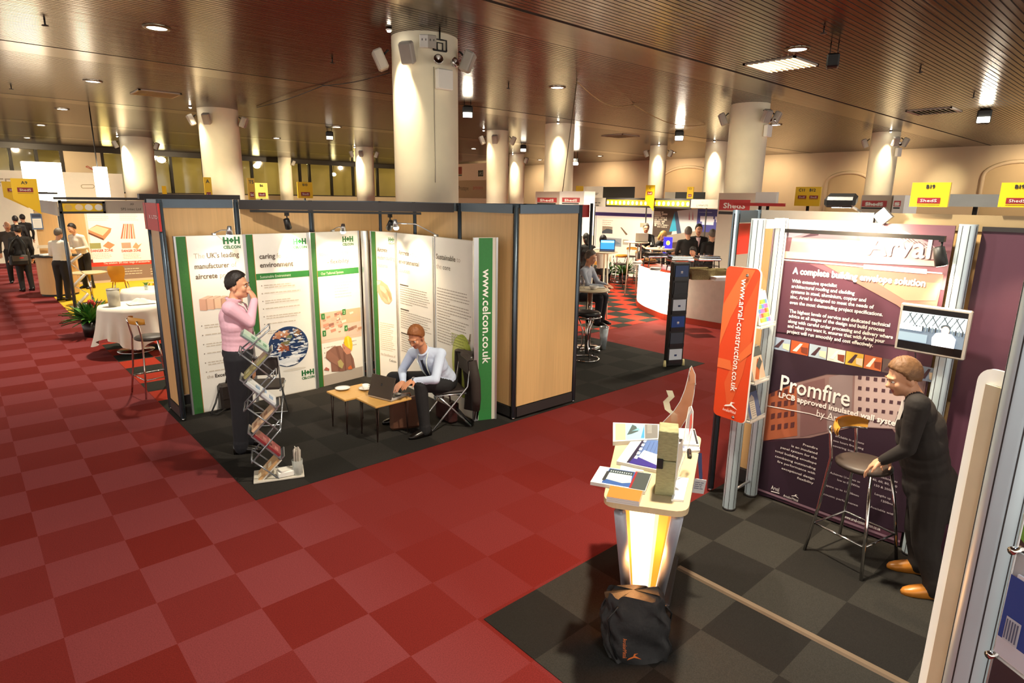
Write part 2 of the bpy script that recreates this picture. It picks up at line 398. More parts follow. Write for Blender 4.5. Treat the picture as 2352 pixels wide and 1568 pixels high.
_x = _n.new('ShaderNodeMixShader'); _x.inputs[0].default_value = 0.12; _l.new(_t.outputs[0], _x.inputs[1]); _l.new(_g.outputs[0], _x.inputs[2]); _l.new(_x.outputs[0], _n['Material Output'].inputs[0])
mb = MB(); mb.box((gl_len/2, 0.1, 1.3), (gl_len, 0.2, 2.6), PLASTER)
mb.box((gl_len/2, 0.1, HC-0.16), (gl_len, 0.2, 0.32), MULL)
struct('wall_left', mb, 'low cream wall below the dark framed glazing', GA, gl_ang)
edges = [-40, 30, 90, 148, 240, 320, 395, 470, 515, 580, 690, 712, 762, 812, 868, 960]
us = [GW(px, 400)[0] for px in edges]
wi = 0
for k in range(len(us)-1):
    u0, u1 = us[k], us[k+1]
    if edges[k] == 148: # solid cream bay
        struct('wall_left_bay', MB().box(((u0+u1)/2, 0.1, 3.8), (u1-u0, 0.14, 2.4), PLASTER), 'cream blank bay between the far left windows', GA, gl_ang); continue
    wi += 1
    fr = MB()
    for u in (u0, u1): fr.box((u, 0.1, 3.79), (0.16, 0.2, 2.38), MULL)
    fr.box(((u0+u1)/2, 0.1, 2.63), (u1-u0, 0.2, 0.08), MULL)
    w = struct('window_%d' % wi, fr, 'dark framed window in the far left wall', GA, gl_ang)
    gm = MB(); gm.quad((u0+.08, 0.1, 2.67), (u1-.08, 0.1, 2.67), (u1-.08, 0.1, 4.98), (u0+.08, 0.1, 4.98), GLASS)
    gm.build('pane', w)
u_end = us[-1]
struct('wall_left_bay', MB().box(((u_end+gl_len)/2, 0.1, 3.8), (gl_len-u_end, 0.14, 2.4), PLASTER), 'cream blank end of the far left wall behind the big column', GA, gl_ang)
OLIVE = mat('olive_interior_wall', '#aea26c', rough=0.8, var=0.1, vscale=0.6)
mb = MB(); mb.box((gl_len/2, 5.0, 3.0), (gl_len, 0.2, 6.0), OLIVE)
struct('wall_back', mb, 'olive wall of the room behind the glazing', GA, gl_ang)
mb = MB(); mb.box((gl_len/2, 2.6, 5.5), (gl_len, 5, 0.1), OLIVE); struct('ceiling_back', mb, 'ceiling of the room behind the glazing', GA, gl_ang)
mb = MB(); mb.box((gl_len/2, 2.6, 2.0), (gl_len, 5, 0.1), mat('back_floor', '#8a6f3a', rough=0.7)); struct('floor_back', mb, 'floor of the room behind the glazing', GA, gl_ang)
def gpt(u, v, z): return GA+Vector((math.cos(gl_ang), math.sin(gl_ang), 0))*u+Vector((-math.sin(gl_ang), math.cos(gl_ang), 0))*v+Vector((0, 0, z))
for px, py, r, lab in [(383, 366, 0.26, 'dish shaped ceiling lamp glowing behind the glass left of the wide speaker column'), (604, 380, 0.24, 'glowing lamp behind the glass above the yellow boards'), (722, 372, 0.22, 'round globe lamp behind the glass right of the thin far column'), (782, 400, 0.18, 'small globe lamp behind the second window right of the thin far column'), (866, 402, 0.2, 'bright hanging lamp behind the glass beside the big near column')]:
    u, z = GW(px, py)
    t = thing('pendant_lamp', lab, 'lamp', gpt(u, 1.0, 0))
    m_ = MB(); m_.ell((0, 0, z), (r, r, r*0.75), glow('#fff0b8', 14)); m_.build('globe', t)
    m_ = MB(); m_.cyl((0, 0, z+r*0.7), (0, 0, 5.45), 0.02, BLACK, n=6); m_.build('cord', t)
for u in np.linspace(8, gl_len-3, 6):
    point(gpt(u, 2.4, 4.6), 45, '#ffdf90', 0.3)
# ---- columns
def column(px0, px1, ptop, label, speakers=(), scale=1.0, Rfix=None):
    p = G((px0+px1)/2, ptop, HC); d = Vector((p.x-CAM.x, p.y-CAM.y)); dist = d.length
    a, b_ = ray(px0, ptop+70), ray(px1, ptop+70)
    ang = Vector((a.x, a.y)).angle(Vector((b_.x, b_.y))); s_ = math.sin(ang/2); R = dist*s_/(1-s_)
    d.normalize(); c = Vector((p.x+d.x*R, p.y+d.y*R, 0))
    mb = MB(); mb.lathe([(R, 0), (R, 2.2), (R, 4.0), (R, HC)], CONC, n=48)
    mb.lathe([(R+0.004, 1.5), (R+0.004, 1.515)], PLASTER2, n=48)
    struct('column', mb, label, c)
    return c, R, -d
CO = {}
for nm, a in dict(main=(899, 1051, 70, 'wide round painted column standing behind the panel stand'), left=(452, 546, 246, 'round column over the left end of the panel stand'), left2=(273, 350, 313, 'brightly lit round column left of the panel stand'),
                  mid4=(815, 857, 337, 'slim far column just left of the widest column'), mid5=(1118, 1168, 298, 'round column just right of the widest column'), mid6=(1170, 1205, 353, 'slim far column half hidden behind another, right of the widest column'),
                  mid7=(1253, 1320, 282, 'plain round column above the storage cubicle'), far8=(1494, 1533, 333, 'slim far column over the bar'), far9=(1622, 1675, 324, 'plain spotlit column behind the wide right column'),
                  right10=(1680, 1770, 234, 'wide round column above the purple stand'), right11=(2003, 2070, 302, 'round column left of the B19 boards'), right12=(2178, 2230, 340, 'pilaster column against the cream right wall'), far13=(638, 668, 361, 'thin far column in front of the glazing')).items():
    CO[nm] = column(*a)
# ================================================================== fittings on the columns and ceiling
SPK = mat('speaker_grey', '#b9b2a8', rough=0.5, var=0.03)
def speaker_thing(label):
    t = thing('wall_speaker', label, 'speaker', group='white speakers round the column heads')
    m = MB(); m.box((0, 0, 0), (0.22, 0.17, 0.34), SPK, bev=0.025); m.build('cabinet', t)
    m = MB(); m.box((0, -0.088, 0.0), (0.18, 0.012, 0.29), mat('speaker_grille', '#a8a198', rough=0.7, bump=0.3, bscale=300)); m.build('grille', t)
    m = MB(); m.tube([(0, 0.08, 0.05), (0, 0.17, 0.09), (0, 0.2, 0.09)], 0.018, BLACK, n=6); m.build('bracket', t)
    return t
_spk = None
def speaker(col, ang, label, z=HC-0.38):
    global _spk
    c, R, d = CO[col]; a = math.atan2(d.y, d.x)+math.radians(ang); r = R+0.19
    loc = (c.x+r*math.cos(a), c.y+r*math.sin(a), z); rot = (math.radians(24), 0, a+PI/2)
    if _spk is None: _spk = speaker_thing(label); _spk.location = loc; _spk.rotation_euler = rot; return
    dup(_spk, loc, None, label, None, rot)
WHO = dict(main='the widest column', left='the column over the left of the panel stand', left2='the bright column far left', mid4='the slim column left of the widest one', mid5='the column just right of the widest one',
           right10='the wide right column', right11='the column left of the B19 boards', right12='the pilaster by the right wall', far8='the slim column over the bar', far13='the thin column in front of the glazing', mid6='the half hidden slim column')
for col, angs in dict(main=((-84, 'left flank'), (-22, 'front'), (72, 'right flank')), left=((-80, 'left flank'), (-25, 'front'), (68, 'right flank')), left2=((-80, 'left flank'), (70, 'right flank')), mid4=((-80, 'left flank'), (-15, 'front'), (75, 'right flank')),
                      mid5=((-80, 'left flank'), (-10, 'front'), (78, 'right flank')), right10=((-82, 'left flank'), (38, 'front'), (80, 'right flank')), right11=((-82, 'left flank'), (30, 'front'), (75, 'right flank')), right12=((-75, 'left flank'), (60, 'right flank')), far8=((-80, 'left flank'), (75, 'right flank')), far13=((70, 'right flank'),), mid6=((60, 'right flank'),)).items():
    for ang, side in angs: speaker(col, ang, 'white speaker on the %s of %s' % (side, WHO[col]))
def emergency(col, ang, label, z=HC-0.62):
    c, R, d = CO[col]; a = math.atan2(d.y, d.x)+math.radians(ang)
    t = thing('emergency_light', label, 'light', (c.x+(R+0.06)*math.cos(a), c.y+(R+0.06)*math.sin(a), z), a+PI/2)
    m = MB(); m.box((0, 0, -0.12), (0.3, 0.11, 0.32), WHITE, bev=0.015); m.build('battery_box', t)
    for s in (-1, 1):
        m = MB(); m.lathe([(0.0, 0), (0.05, 0.01), (0.075, 0.06), (0.08, 0.1), (0.07, 0.1), (0.0, 0.07)], CHROME, n=16); m.M = None
        h = m.build('lamp_head', t, (0.14*s, -0.02, 0.14), 0, (math.radians(75), 0, math.radians(20*s)))
emergency('main', 30, 'white twin headed emergency light box on the front of the widest column')
emergency('right10', 62, 'white emergency light box under the speakers of the wide right column')
emergency('right11', 62, 'white emergency light box on the column left of the B19 boards')
# sockets and cable at the top of the near column
c, R, d = CO['main']; a0 = math.atan2(d.y, d.x)
def oncol(ang, z, off=0.0): a = a0+math.radians(ang); return (c.x+(R+off)*math.cos(a), c.y+(R+off)*math.sin(a), z), a+PI/2
for ang, lab in ((-1, 'small white socket box at the top of the widest column, left of the grey one'), (11, 'small grey socket box at the top of the widest column')):
    l, r = oncol(ang, HC-0.17, 0.03); t = thing('socket_box', lab, 'socket', l, r)
    m = MB(); m.box((0, 0, 0), (0.15, 0.06, 0.2), WHITE if ang == -1 else GREYB, bev=0.012); m.build('housing', t)
    for q in (-.03, .03): m = MB(); m.box((q, -0.032, 0.02), (0.012, 0.006, 0.03), BLACK); m.build('slot', t)
l, r = oncol(25, HC-0.17, 0.02); m = MB()
m.tube([(-.12, 0, -.12), (-.12, 0, .05), (0, 0, .05), (0, 0, .17)], 0.014, BLACK, n=6); m.tube([(.12, 0, -.12), (.12, 0, .05), (0, 0, .05)], 0.014, BLACK, n=6); m.tube([(-.12, 0, -.12), (.12, 0, -.12)], 0.014, BLACK, n=6); m.tube([(-.05, 0, -.12), (-.05, 0, 0), (.05, 0, 0), (.05, 0, -.12)], 0.012, BLACK, n=6)
single('cable_loop', m, 'black cable bent in a square loop at the top of the widest column', 'cable', l, r)
m = MB(); pts = []
for i in range(12): l, r = oncol(14, HC-0.55-i*0.17, 0.012); pts.append((l[0], l[1], l[2]))
m.tube(pts, 0.005, mat('grey_wire', '#8b8478'), n=5); single('wire', m, 'thin grey wire running down the front of the widest column', 'wire')
# downlights
def make_down(label, r=0.16):
    t = thing('downlight', label, 'light', group='recessed ceiling downlights')
    m = MB(); m.lathe([(r+0.05, 0.0), (r+0.05, -0.015), (r, -0.025), (r-0.01, -0.005)], mat('downlight_ring', '#6b5a42', rough=0.4, metal=0.6), n=28); m.build('ring', t)
    m = MB(); m.lathe([(0.0, -0.012), (r-0.008, -0.012)], glow('#fff3d8', 9), n=28); m.build('lens', t)
    return t
dl = [((360, 63), 'large round downlight at the upper left of the ceiling'), ((213, 186), 'round downlight below and left of the large upper left one'), ((143, 250), 'round downlight left of the column over the panel stand'), ((94, 287), 'small downlight near the far left edge of the ceiling'), ((62, 316), 'tiny downlight just above the far left window'),
      ((635, 317), 'small downlight right of the column over the panel stand'), ((773, 291), 'small downlight left of the widest column'), ((1280, 200), 'round downlight right of the widest column'), ((1088, 341), 'small downlight beside the column just right of the widest one'), ((1240, 367), 'tiny far downlight between two columns by the plain column'), ((1832, 112), 'bright downlight beside the lit square vent'), ((1782, 286), 'downlight against the right flank of the wide right column'), ((1545, 350), 'far downlight right of the slim column over the bar'), ((1378, 358), 'tiny far downlight right of the plain column')]
d0 = None
for (px, py), lab in dl:
    p = G(px, py, HC-0.002)
    if d0 is None: d0 = make_down(lab); d0.location = p
    else: dup(d0, p, 0, lab)
    spot((p.x, p.y, HC-0.06), (p.x, p.y, 0), 720, '#fff2d8', 110, 0.8, 0.12, 'downlight_and_fill_lamp')
for x, y in ((-3, 1), (-3, 8), (-3, 14), (3.5, -3), (20, -4), (20, 11), (28, 8), (27, 20), (20, 32), (8, 32), (8, 14), (14, 13)):  # added unseen fill spots, with no fittings in the ceiling
    spot((x, y, HC-0.06), (x, y, 0), 250 if x < 0 else 720, '#fff2d8', 120, 0.8, 0.12, 'downlight_and_fill_lamp')
# square vents
def vent(px, py, w, label, lit=False, rz=0.0):
    p = G(px, py, HC); t = thing('ceiling_vent', label, 'vent', (p.x, p.y, HC), rz)
    m = MB()
    for s in (-1, 1): m.box((s*w/2, 0, -0.012), (0.05, w+0.05, 0.024), GREYB); m.box((0, s*w/2, -0.012), (w+0.05, 0.05, 0.024), GREYB)
    m.build('frame', t); m = MB(); g = mat('vent_slat', '#a89878', rough=0.5) if not lit else glow('#ffe9b8', 2.2)
    for i in range(9): m.box((0, -w/2+w*(i+.5)/9, -0.012), (w, w/13, 0.01), g, rot=(0.5, 0, 0))
    m.build('slats', t)
vent(1793, 148, 1.0, 'brightly lit square ceiling vent above the wide right column', True)
vent(358, 215, 1.0, 'square ceiling vent left of the column over the panel stand')
vent(2145, 255, 1.1, 'far square ceiling vent left of the starburst lamp')
vent(1425, 312, 1.1, 'far square ceiling vent right of the plain column')
# floodlights hanging under the ceiling
def flood(px, py, ptop, label, lit=0.0, size=0.2, face=None, lamp=None):
    top = G(px, ptop, HC); dist = math.hypot(top.x-CAM.x, top.y-CAM.y); p = VD(px, py, dist)
    yaw = math.atan2(p.y-CAM.y, p.x-CAM.x)+PI/2
    t = thing('hanging_floodlight', label, 'light', p, (yaw if lit else yaw-PI) if face is None else yaw-PI+face); m = MB(); m.box((0, 0, 0), (size, size*1.1, size*1.1), BLACK, bev=size*.12); m.build('housing', t)
    m = MB(); g = glow('#fff6e0', lit) if lit else glow('#d8e8ee', 0.5)
    m.box((0, size*.57, -size*.3), (size*.84, size*.06, size*.42), g); m.build('lens', t)
    m = MB(); h = HC-p.z
    m.tube([(-size*.3, 0, h), (-size*.3, 0, size*.6), (size*.3, 0, size*.6), (size*.3, 0, h)], size*.05, BLACK, n=6)
    m.build('hanger', t)
    return p
flood(1913, 140, 100, 'small black floodlight hanging near the lit square vent', size=0.2)
flood(757, 312, 297, 'small black floodlight hanging left of the widest column', 1.0, 0.3)
flood(1202, 341, 330, 'small black floodlight hanging over the half hidden slim column', 6, 0.3)
p1 = flood(2260, 268, 250, 'dazzling round floodlight hanging at the far right', 60, 0.34)
p2 = flood(1560, 312, 300, 'dazzling floodlight hanging over the bar', 60, 0.34)
p3 = flood(1074, 258, 236, 'white hot floodlight hanging right of the widest column', 30, 0.3)
p4 = flood(1322, 372, 350, 'dazzling floodlight at the right edge of the plain column', 60, 0.34)
for p, w in ((p1, 500), (p2, 500), (p3, 300), (p4, 400)): spot((p.x-0.5, p.y-0.5, p.z-0.1), (p.x-1.5, p.y-1, 0), w, '#fff0d0', 140, .8, 0.12)
# sprinkler heads
s0 = None
for (px, py), lab in (((102, 46), 'sprinkler head at the upper left of the ceiling'), ((763, 135), 'sprinkler head left of the widest column'), ((1168, 195), 'sprinkler head right of the widest column'), ((2114, 157), 'sprinkler head in the upper right of the ceiling'), ((2237, 216), 'sprinkler head above the starburst lamp'), ((1893, 64), 'sprinkler head above the small black floodlight on the right'), ((25, 197), 'sprinkler head at the far left of the ceiling')):
    p = G(px, py, HC)
    if s0 is None:
        s0 = thing('sprinkler_head', lab, 'sprinkler', p, group='ceiling sprinkler heads')
        m = MB(); m.cyl((0, 0, 0), (0, 0, -0.07), 0.014, BLACK, n=6); m.build('pipe', s0); m = MB(); m.lathe([(0, -0.07), (0.05, -0.075), (0.05, -0.085), (0, -0.09)], DRAIL, n=10); m.build('deflector', s0)
    else: dup(s0, p, 0, lab)
# a slack cable under the ceiling, right, with its drop wire
A = G(1325, 185, HC); B = G(1455, 238, HC); Cc = G(1620, 285, HC)
m = MB(); pts = []
for a, b in ((A, B), (B, Cc)):
    for i in range(9):
        q = a.lerp(b, i/8); pts.append((q.x, q.y, HC-0.02-0.25*math.sin(PI*i/8)))
m.tube(pts, 0.012, mat('pale_cable', '#b89c6c'), n=5); single('ceiling_cable', m, 'slack pale cable looped under the ceiling right of the widest column', 'cable')
m = MB(); q = VD(1292, 440, math.hypot(A.x-CAM.x, A.y-CAM.y)); m.tube([(A.x, A.y, HC), tuple(q)], 0.01, mat('drop_wire', '#6a5a42'), n=5); single('hanging_wire', m, 'straight wire slanting down in front of the plain column', 'wire')
A = G(590, 245, HC); B = G(740, 195, HC); Cc = G(895, 165, HC); m = MB(); pts = []
for a, b in ((A, B), (B, Cc)):
    for i in range(7):
        q = a.lerp(b, i/6); pts.append((q.x, q.y, HC-0.02-0.05*math.sin(PI*i/6)))
m.tube(pts, 0.012, BLACK, n=5); single('ceiling_cable', m, 'dark cable under the ceiling between the left column and the widest column', 'cable')
# ================================================================== shell scheme
SH = 2.56
def post(x, y, label, h=SH, name='shell_post'):
    t = thing(name, label, 'post', (x, y, 0.004))
    m = MB(); m.tube([(0.028*math.cos(PI*(i+.5)/4), 0.028*math.sin(PI*(i+.5)/4), 0) for i in range(2)], 0.001, RAIL, n=3) if False else None
    m = MB(); m.M = Matrix.Rotation(PI/8, 4, 'Z'); m.cyl((0, 0, 0.03), (0, 0, h), 0.03, RAIL, n=8); m.M = None
    for k in range(4):
        a = k*PI/2; m.box((0.027*math.cos(a), 0.027*math.sin(a), h/2), (0.01, 0.01, h-0.06), BLACK, rot=(0, 0, a))
    m.build('shaft', t); m = MB(); m.cyl((0, 0, 0), (0, 0, 0.035), 0.018, CHROME, n=10); m.build('levelling_foot', t)
    return t
def wall(x0, y0, x1, y1, label, h=SH, board=BEECH, rail=0.1, dark=None, bottom=0.12):
    d = Vector((x1-x0, y1-y0)); w = d.length-0.085; rz = math.atan2(d.y, d.x)
    t = thing('partition_screen', label, 'wall panel', ((x0+x1)/2, (y0+y1)/2, 0.004), rz)
    m = MB(); m.box((0, 0, (h+bottom)/2), (w, 0.016, h-rail-bottom+0.02), board); m.build('board', t)
    m = MB(); m.box((0, 0, h-rail/2), (w, 0.04, rail), dark or RAIL); m.build('top_rail', t)
    m = MB(); m.box((0, 0, bottom/2+0.03), (w, 0.04, bottom), DRAIL); m.build('bottom_rail', t)
    return t
xs = [1.56, 2.54, 3.52, 4.6]; YB = 3.05
post(1.56, 2.52, 'shell post at the front left corner of the panel stand')
post(1.56, YB, 'shell post at the back left corner of the panel stand')
wall(1.56, 2.52, 1.56, YB, 'narrow wood shell panel closing the left end of the panel stand')
for i, nm in enumerate(('left', 'middle', 'right')):
    wall(xs[i], YB, xs[i+1], YB, '%s wood shell panel of the back wall above the white display panels' % nm)
    post(xs[i+1], YB, 'shell post at the %s joint of the back wall' % ('first', 'second', 'corner')[i])
ys = [YB, 2.12, 1.1, 0.05]
for i, nm in enumerate(('farthest', 'middle', 'nearest')):
    wall(4.6, ys[i], 4.6, ys[i+1], '%s wood shell panel of the right hand wall beside the storage cubicle' % nm)
    if i < 2: post(4.6, ys[i+1], 'shell post at the %s joint of the right hand wall' % ('far', 'near')[i])
post(4.6, 0.05, 'shell post at the near left corner of the storage cubicle'); post(5.66, 0.04, 'shell post at the near right corner of the storage cubicle')
wall(4.6, 0.05, 5.66, 0.04, 'large plain wood front panel of the storage cubicle')
post(5.66, 1.05, 'shell post at the hidden back corner of the storage cubicle'); wall(5.66, 0.04, 5.66, 1.05, 'hidden side wood panel of the storage cubicle')
wall(4.6, 1.1, 5.66, 1.05, 'hidden back wood panel of the storage cubicle')
# lighting beam across the stand
bt = thing('lighting_beam', 'dark lighting beam spanning the top of the panel stand', 'beam', (2.54, 3.0, 0))
m = MB(); L_ = Vector((4.57-2.54, 1.14-3.0)); m.M = Matrix.Rotation(math.atan2(L_.y, L_.x), 4, 'Z'); bl = L_.length
m.box((bl/2, 0, SH-0.055), (bl-0.06, 0.05, 0.11), DRAIL); m.build('beam', bt)
m = MB(); m.M = Matrix.Rotation(math.atan2(L_.y, L_.x), 4, 'Z'); m.box((bl*0.45, -0.01, SH-0.13), (bl*0.78, 0.035, 0.03), BLACK); m.build('track', bt)
def beam_pt(px): # on the beam at a photograph column
    d = ray(px, 470); n = Vector((-L_.y, L_.x)); t = ((2.54-CAM.x)*n.x+(3.0-CAM.y)*n.y)/(d.x*n.x+d.y*n.y); return CAM.x+d.x*t, CAM.y+d.y*t
def track_spot(x, y, ztop, target, label, power=90, angle=75, col='#ffe0b4'):
    t = thing('track_spotlight', label, 'spotlight', (x, y, ztop)); tg = Vector(target)-Vector((x, y, ztop-0.13))
    m = MB(); m.box((0, 0, -0.02), (0.05, 0.03, 0.04), BLACK); m.cyl((0, 0, -0.04), (0, 0, -0.1), 0.008, BLACK, n=6); m.build('stem', t)
    dv = tg.normalized(); q = Vector((0, 0, -0.13)); m = MB(); m.tube([q-dv*0.06, q-dv*0.055, q+dv*0.07, q+dv*0.075], [0.02, 0.036, 0.042, 0.038], BLACK, n=14); m.build('lamp_can', t)
    m = MB(); x_, y_ = frame_z(dv); pts = [q+dv*0.0765+(x_*math.cos(2*PI*i/14)+y_*math.sin(2*PI*i/14))*0.034 for i in range(14)]; m.add(pts, [tuple(range(14))], glow('#fff2d0', 12)); m.build('lens', t)
    s = Vector((x, y, ztop))+q+dv*0.1; spot(s, target, power*1.8, col, angle, 0.7, 0.03)
x, y = beam_pt(657); track_spot(x, y, SH-0.145, (3.2, 2.75, 1.6), 'black track spotlight on the dark beam, above the panel headed caring', 26, 80)
x, y = beam_pt(895); track_spot(x, y, SH-0.145, (4.1, 2.5, 1.5), 'black track spotlight on the dark beam, near the corner of the white panels', 30, 85)

# small lamps at the column heads washing the shafts
b0_ = None
for col, ang, lab, pw in (('main', -42, 'tiny bright lamp at the top left of the widest column', 130), ('mid7', -5, 'tiny bright lamp at the head of the plain column', 110), ('far9', -10, 'tiny bright lamp at the head of the plain spotlit column', 160), ('right11', 10, 'tiny bright lamp at the head of the column left of the B19 boards', 90), ('right12', -30, 'tiny bright lamp at the head of the pilaster by the right wall', 140), ('left2', -50, 'tiny bright lamp at the left of the brightly lit round column', 260), ('mid4', -40, 'tiny bright lamp at the head of the slim column left of the widest one', 200), ('far8', 0, 'tiny bright lamp at the head of the slim column over the bar', 120), ('mid6', -20, 'tiny bright lamp at the head of the half hidden slim column', 160), ('left', -60, 'tiny lamp at the left of the column over the panel stand', 60), ('mid5', -50, 'tiny lamp at the left of the column just right of the widest one', 60)):
    c, R, d = CO[col]; a = math.atan2(d.y, d.x)+math.radians(ang); r = R+.28; q = Vector((c.x+r*math.cos(a), c.y+r*math.sin(a), HC-.04))
    if b0_ is None:
        b0_ = thing('column_lamp', lab, 'light', q, 0, 'tiny lamps at the column heads'); m = MB(); m.lathe([(0, .04), (.05, .04), (.055, 0), (.045, -.01)], CHROME, n=14); m.build('ring', b0_); m = MB(); m.ell((0, 0, -.005), (.035, .035, .025), glow('#fff6e0', 40), n=12, k=8); m.build('bulb', b0_)
    else: dup(b0_, q, 0, lab)
    spot(q-Vector((0, 0, .05)), (c.x+(R*.75)*math.cos(a), c.y+(R*.75)*math.sin(a), 1.5), pw*2.6, '#ffe8c4', 60, 1.0, .04)
# unseen spots added to brighten the right and far walls
for y_ in (-6, 0, 6, 12, 18, 24, 31, 38): spot((33.2, y_, HC-.15), (35.6, y_, 2.6), 210, '#ffe2bc', 130, .9, .15)
for x_ in (4, 12, 20, 28): spot((x_, 36.5, HC-.15), (x_, 41, 2.0), 420, '#ffe6bc', 130, .9, .15)

# added unseen fill spots under the ceiling, aimed at the stands
spot((0.6, -1.2, HC-.1), (3.2, 2.6, 1.0), 420, '#fff4e4', 48, .8, .1); spot((2.4, -0.6, HC-.1), (5.0, -3.4, 1.0), 260, '#fff4e4', 50, .8, .1); spot((1.5, -5.2, HC-.1), (2.3, -4.7, 1.2), 120, '#e4f0ff', 40, .8, .1)

# unseen spots added among the stands to brighten the columns
for col, pw in (('left', 170), ('left2', 260), ('mid4', 220), ('mid5', 170), ('mid6', 200), ('mid7', 120), ('far8', 180), ('far9', 150), ('right10', 110), ('right11', 150), ('right12', 120), ('main', 70), ('far13', 220)):
    c, R, d = CO[col]; q = Vector((c.x, c.y, 0))+Vector((d.x, d.y, 0))*3.6+Vector((d.y, -d.x, 0))*1.2; q.z = 2.75; spot(q, (c.x, c.y, 3.9), pw, '#fff0c8', 42, .9, .06)
spot((-0.4, 7.4, 3.4), (0.9, 11.2, 2.5), 120, '#fff2d0', 50, .8, .1); spot((5.6, 0.6, 4.6), (2.6, 6.2, 2.6), 160, '#fff2d0', 45, .8, .1)  # unseen spots added to brighten the yellow boards
# ================================================================== white display panels with green strips
GREEN = mat('grass_green', '#2f6b2f', rough=0.6, var=0.12, vscale=60)
GREENF = flat('#2d7a38'); GREEND = flat('#1f6a35')
PANELW = mat('display_white', '#f1ede4', rough=0.45, var=0.015)
def logo(m, u, v, s, l=2):      # two square letters joined by a small cross, word below
    for o in (0, 0.062*s*10/10):
        pass
    W = 0.17*s; H = 0.075*s
    for k in (0, 1):
        a = u+k*(W*0.66)
        m.rect(a, v, a+W*0.11, v+H, GREEND, l); m.rect(a+W*0.23, v, a+W*0.34, v+H, GREEND, l); m.rect(a, v+H*0.4, a+W*0.34, v+H*0.6, GREEND, l)
    cx_ = u+W*0.5; cy_ = v+H*0.5
    for dx, dy in ((0, .3), (0, -.3), (.3, 0), (-.3, 0)): m.disc(cx_+dx*H*.6, cy_+dy*H*.6, H*.16, H*.16, GREEND, l, 8)
    m.text('CELCON', u, v-H*0.62, GREEND, l, h=H*0.42, w=W, bold=0.0018*s)
def panel(name, x0, y0, x1, y1, label, h=2.15, strip=None, side=True, cat='display panel'):
    d = Vector((x1-x0, y1-y0)); w = d.length; rz = math.atan2(d.y, d.x)
    t = thing('display_board', label, cat, (x0, y0, 0.004), rz, 'white display panels with green strips'); m = MB(); m.box((w/2, 0.02, h/2), (w-0.012, 0.03, h), mat('panel_edge', '#d5cdbd', rough=0.5)); m.build('core', t)
    m = MB()
    for u in (0.006, w-0.006): m.box((u, 0.012, h/2), (0.022, 0.04, h), ALU)
    m.build('edge_profile', t)
    g = MB(); g.y0 = -0.004; g.rect(0.012, 0.01, w-0.012, h-0.005, PANELW, 0)
    if strip: g.rect(0.018, strip[1], 0.018+strip[0], h-0.006, GREEN, 1); g.rect(0.018+strip[0], strip[1], 0.018+strip[0]+0.006, h-0.006, flat('#b5742e'), 1)
    return t, g, w, h
def bullets(g, u, v, w, n, pitch, m_=None):
    for i in range(n):
        g.disc(u, v-i*pitch, 0.007, 0.007, flat('#7d7266'), 2, 8); g.lines(u+0.03, v-i*pitch+0.008, w, 2 if i % 2 == 0 else 1, 0.028, 0.012, flat('#cfc3b2'), seed=i, ragged=0.35)
T1 = flat('#6a5f55'); T2 = flat('#b8aa9c'); T3 = flat('#3c332c')
# 1
t, g, w, h = panel('display_panel', 1.70, 2.665, 2.475, 2.665, 'white display panel headed leading manufacturer with small blocks pictured, at the left end', strip=(0.105, 0.0))
g.text('The', 0.19, 1.885, T2, h=0.062, w=0.12); g.text("UK's leading", 0.335, 1.885, T1, h=0.062, w=0.365, bold=0.002)
g.text('manufacturer', 0.19, 1.765, T1, h=0.062, w=0.385, bold=0.002); g.text('of', 0.60, 1.765, T2, h=0.062, w=0.065)
g.text('aircrete', 0.19, 1.645, T1, h=0.062, w=0.24, bold=0.002); g.text('products', 0.46, 1.645, T2, h=0.062, w=0.26)
logo(g, 0.53, 2.04, 1.15)
for i in range(5):      # row of pale blocks
    u = 0.2+i*0.085; v = 1.27+i*0.004; s = 0.17-i*0.012; g.poly([(u, v), (u+0.07, v-0.01), (u+0.07, v+s*.75), (u, v+s*.8)], flat(['#d8a890', '#e2b79c', '#e9c5a6', '#d6a78a', '#e0bba0'][i]), 3+i)
    g.poly([(u, v+s*.8), (u+0.07, v+s*.75), (u+0.16, v+s*.95), (u+0.1, v+s)], flat('#e8c8ae'), 3+i); g.poly([(u+.07, v-.01), (u+.16, v+.03), (u+.16, v+s*.95), (u+.07, v+s*.75)], flat('#c79a80'), 2)
bullets(g, 0.2, 1.08, 0.36, 6, 0.115)
g.text('the', 0.2, 0.42, T2, h=0.045, w=0.075); g.text('Excellence', 0.295, 0.42, T3, h=0.045, w=0.25, bold=0.0015); g.text('of', 0.56, 0.42, T2, h=0.045, w=0.04); g.text('Celcon', 0.43, 0.34, T3, h=0.045, w=0.14, bold=0.0015)
g.build('graphic', t)
# 2
t, g, w, h = panel('display_panel', 2.485, 2.69, 3.315, 2.715, 'white display panel headed caring for the environment with a large globe', strip=(0.085, 0.88))
g.text('caring', 0.17, 1.84, T1, h=0.065, w=0.2, bold=0.0025); g.text('for the', 0.39, 1.84, T2, h=0.065, w=0.22); g.text('environment', 0.17, 1.73, T1, h=0.065, w=0.43, bold=0.0025)
g.rect(0.11, 1.575, 0.82, 1.655, GREENF, 1); g.text('Sustainable Environment', 0.16, 1.595, flat('#d9e6cc'), h=0.036, w=0.4)
logo(g, 0.62, 2.0, 1.05); logo(g, 0.62, 0.22, 1.05)
bullets(g, 0.17, 1.5, 0.5, 7, 0.1)
cu, cv, rr = 0.465, 0.66, 0.275        # blue planet
g.disc(cu+0.06, 0.335, 0.16, 0.018, flat('#dcd5c8'), 1)
g.disc(cu, cv, rr, rr, flat('#274a75'), 2, 48)
R_ = random.Random(3)
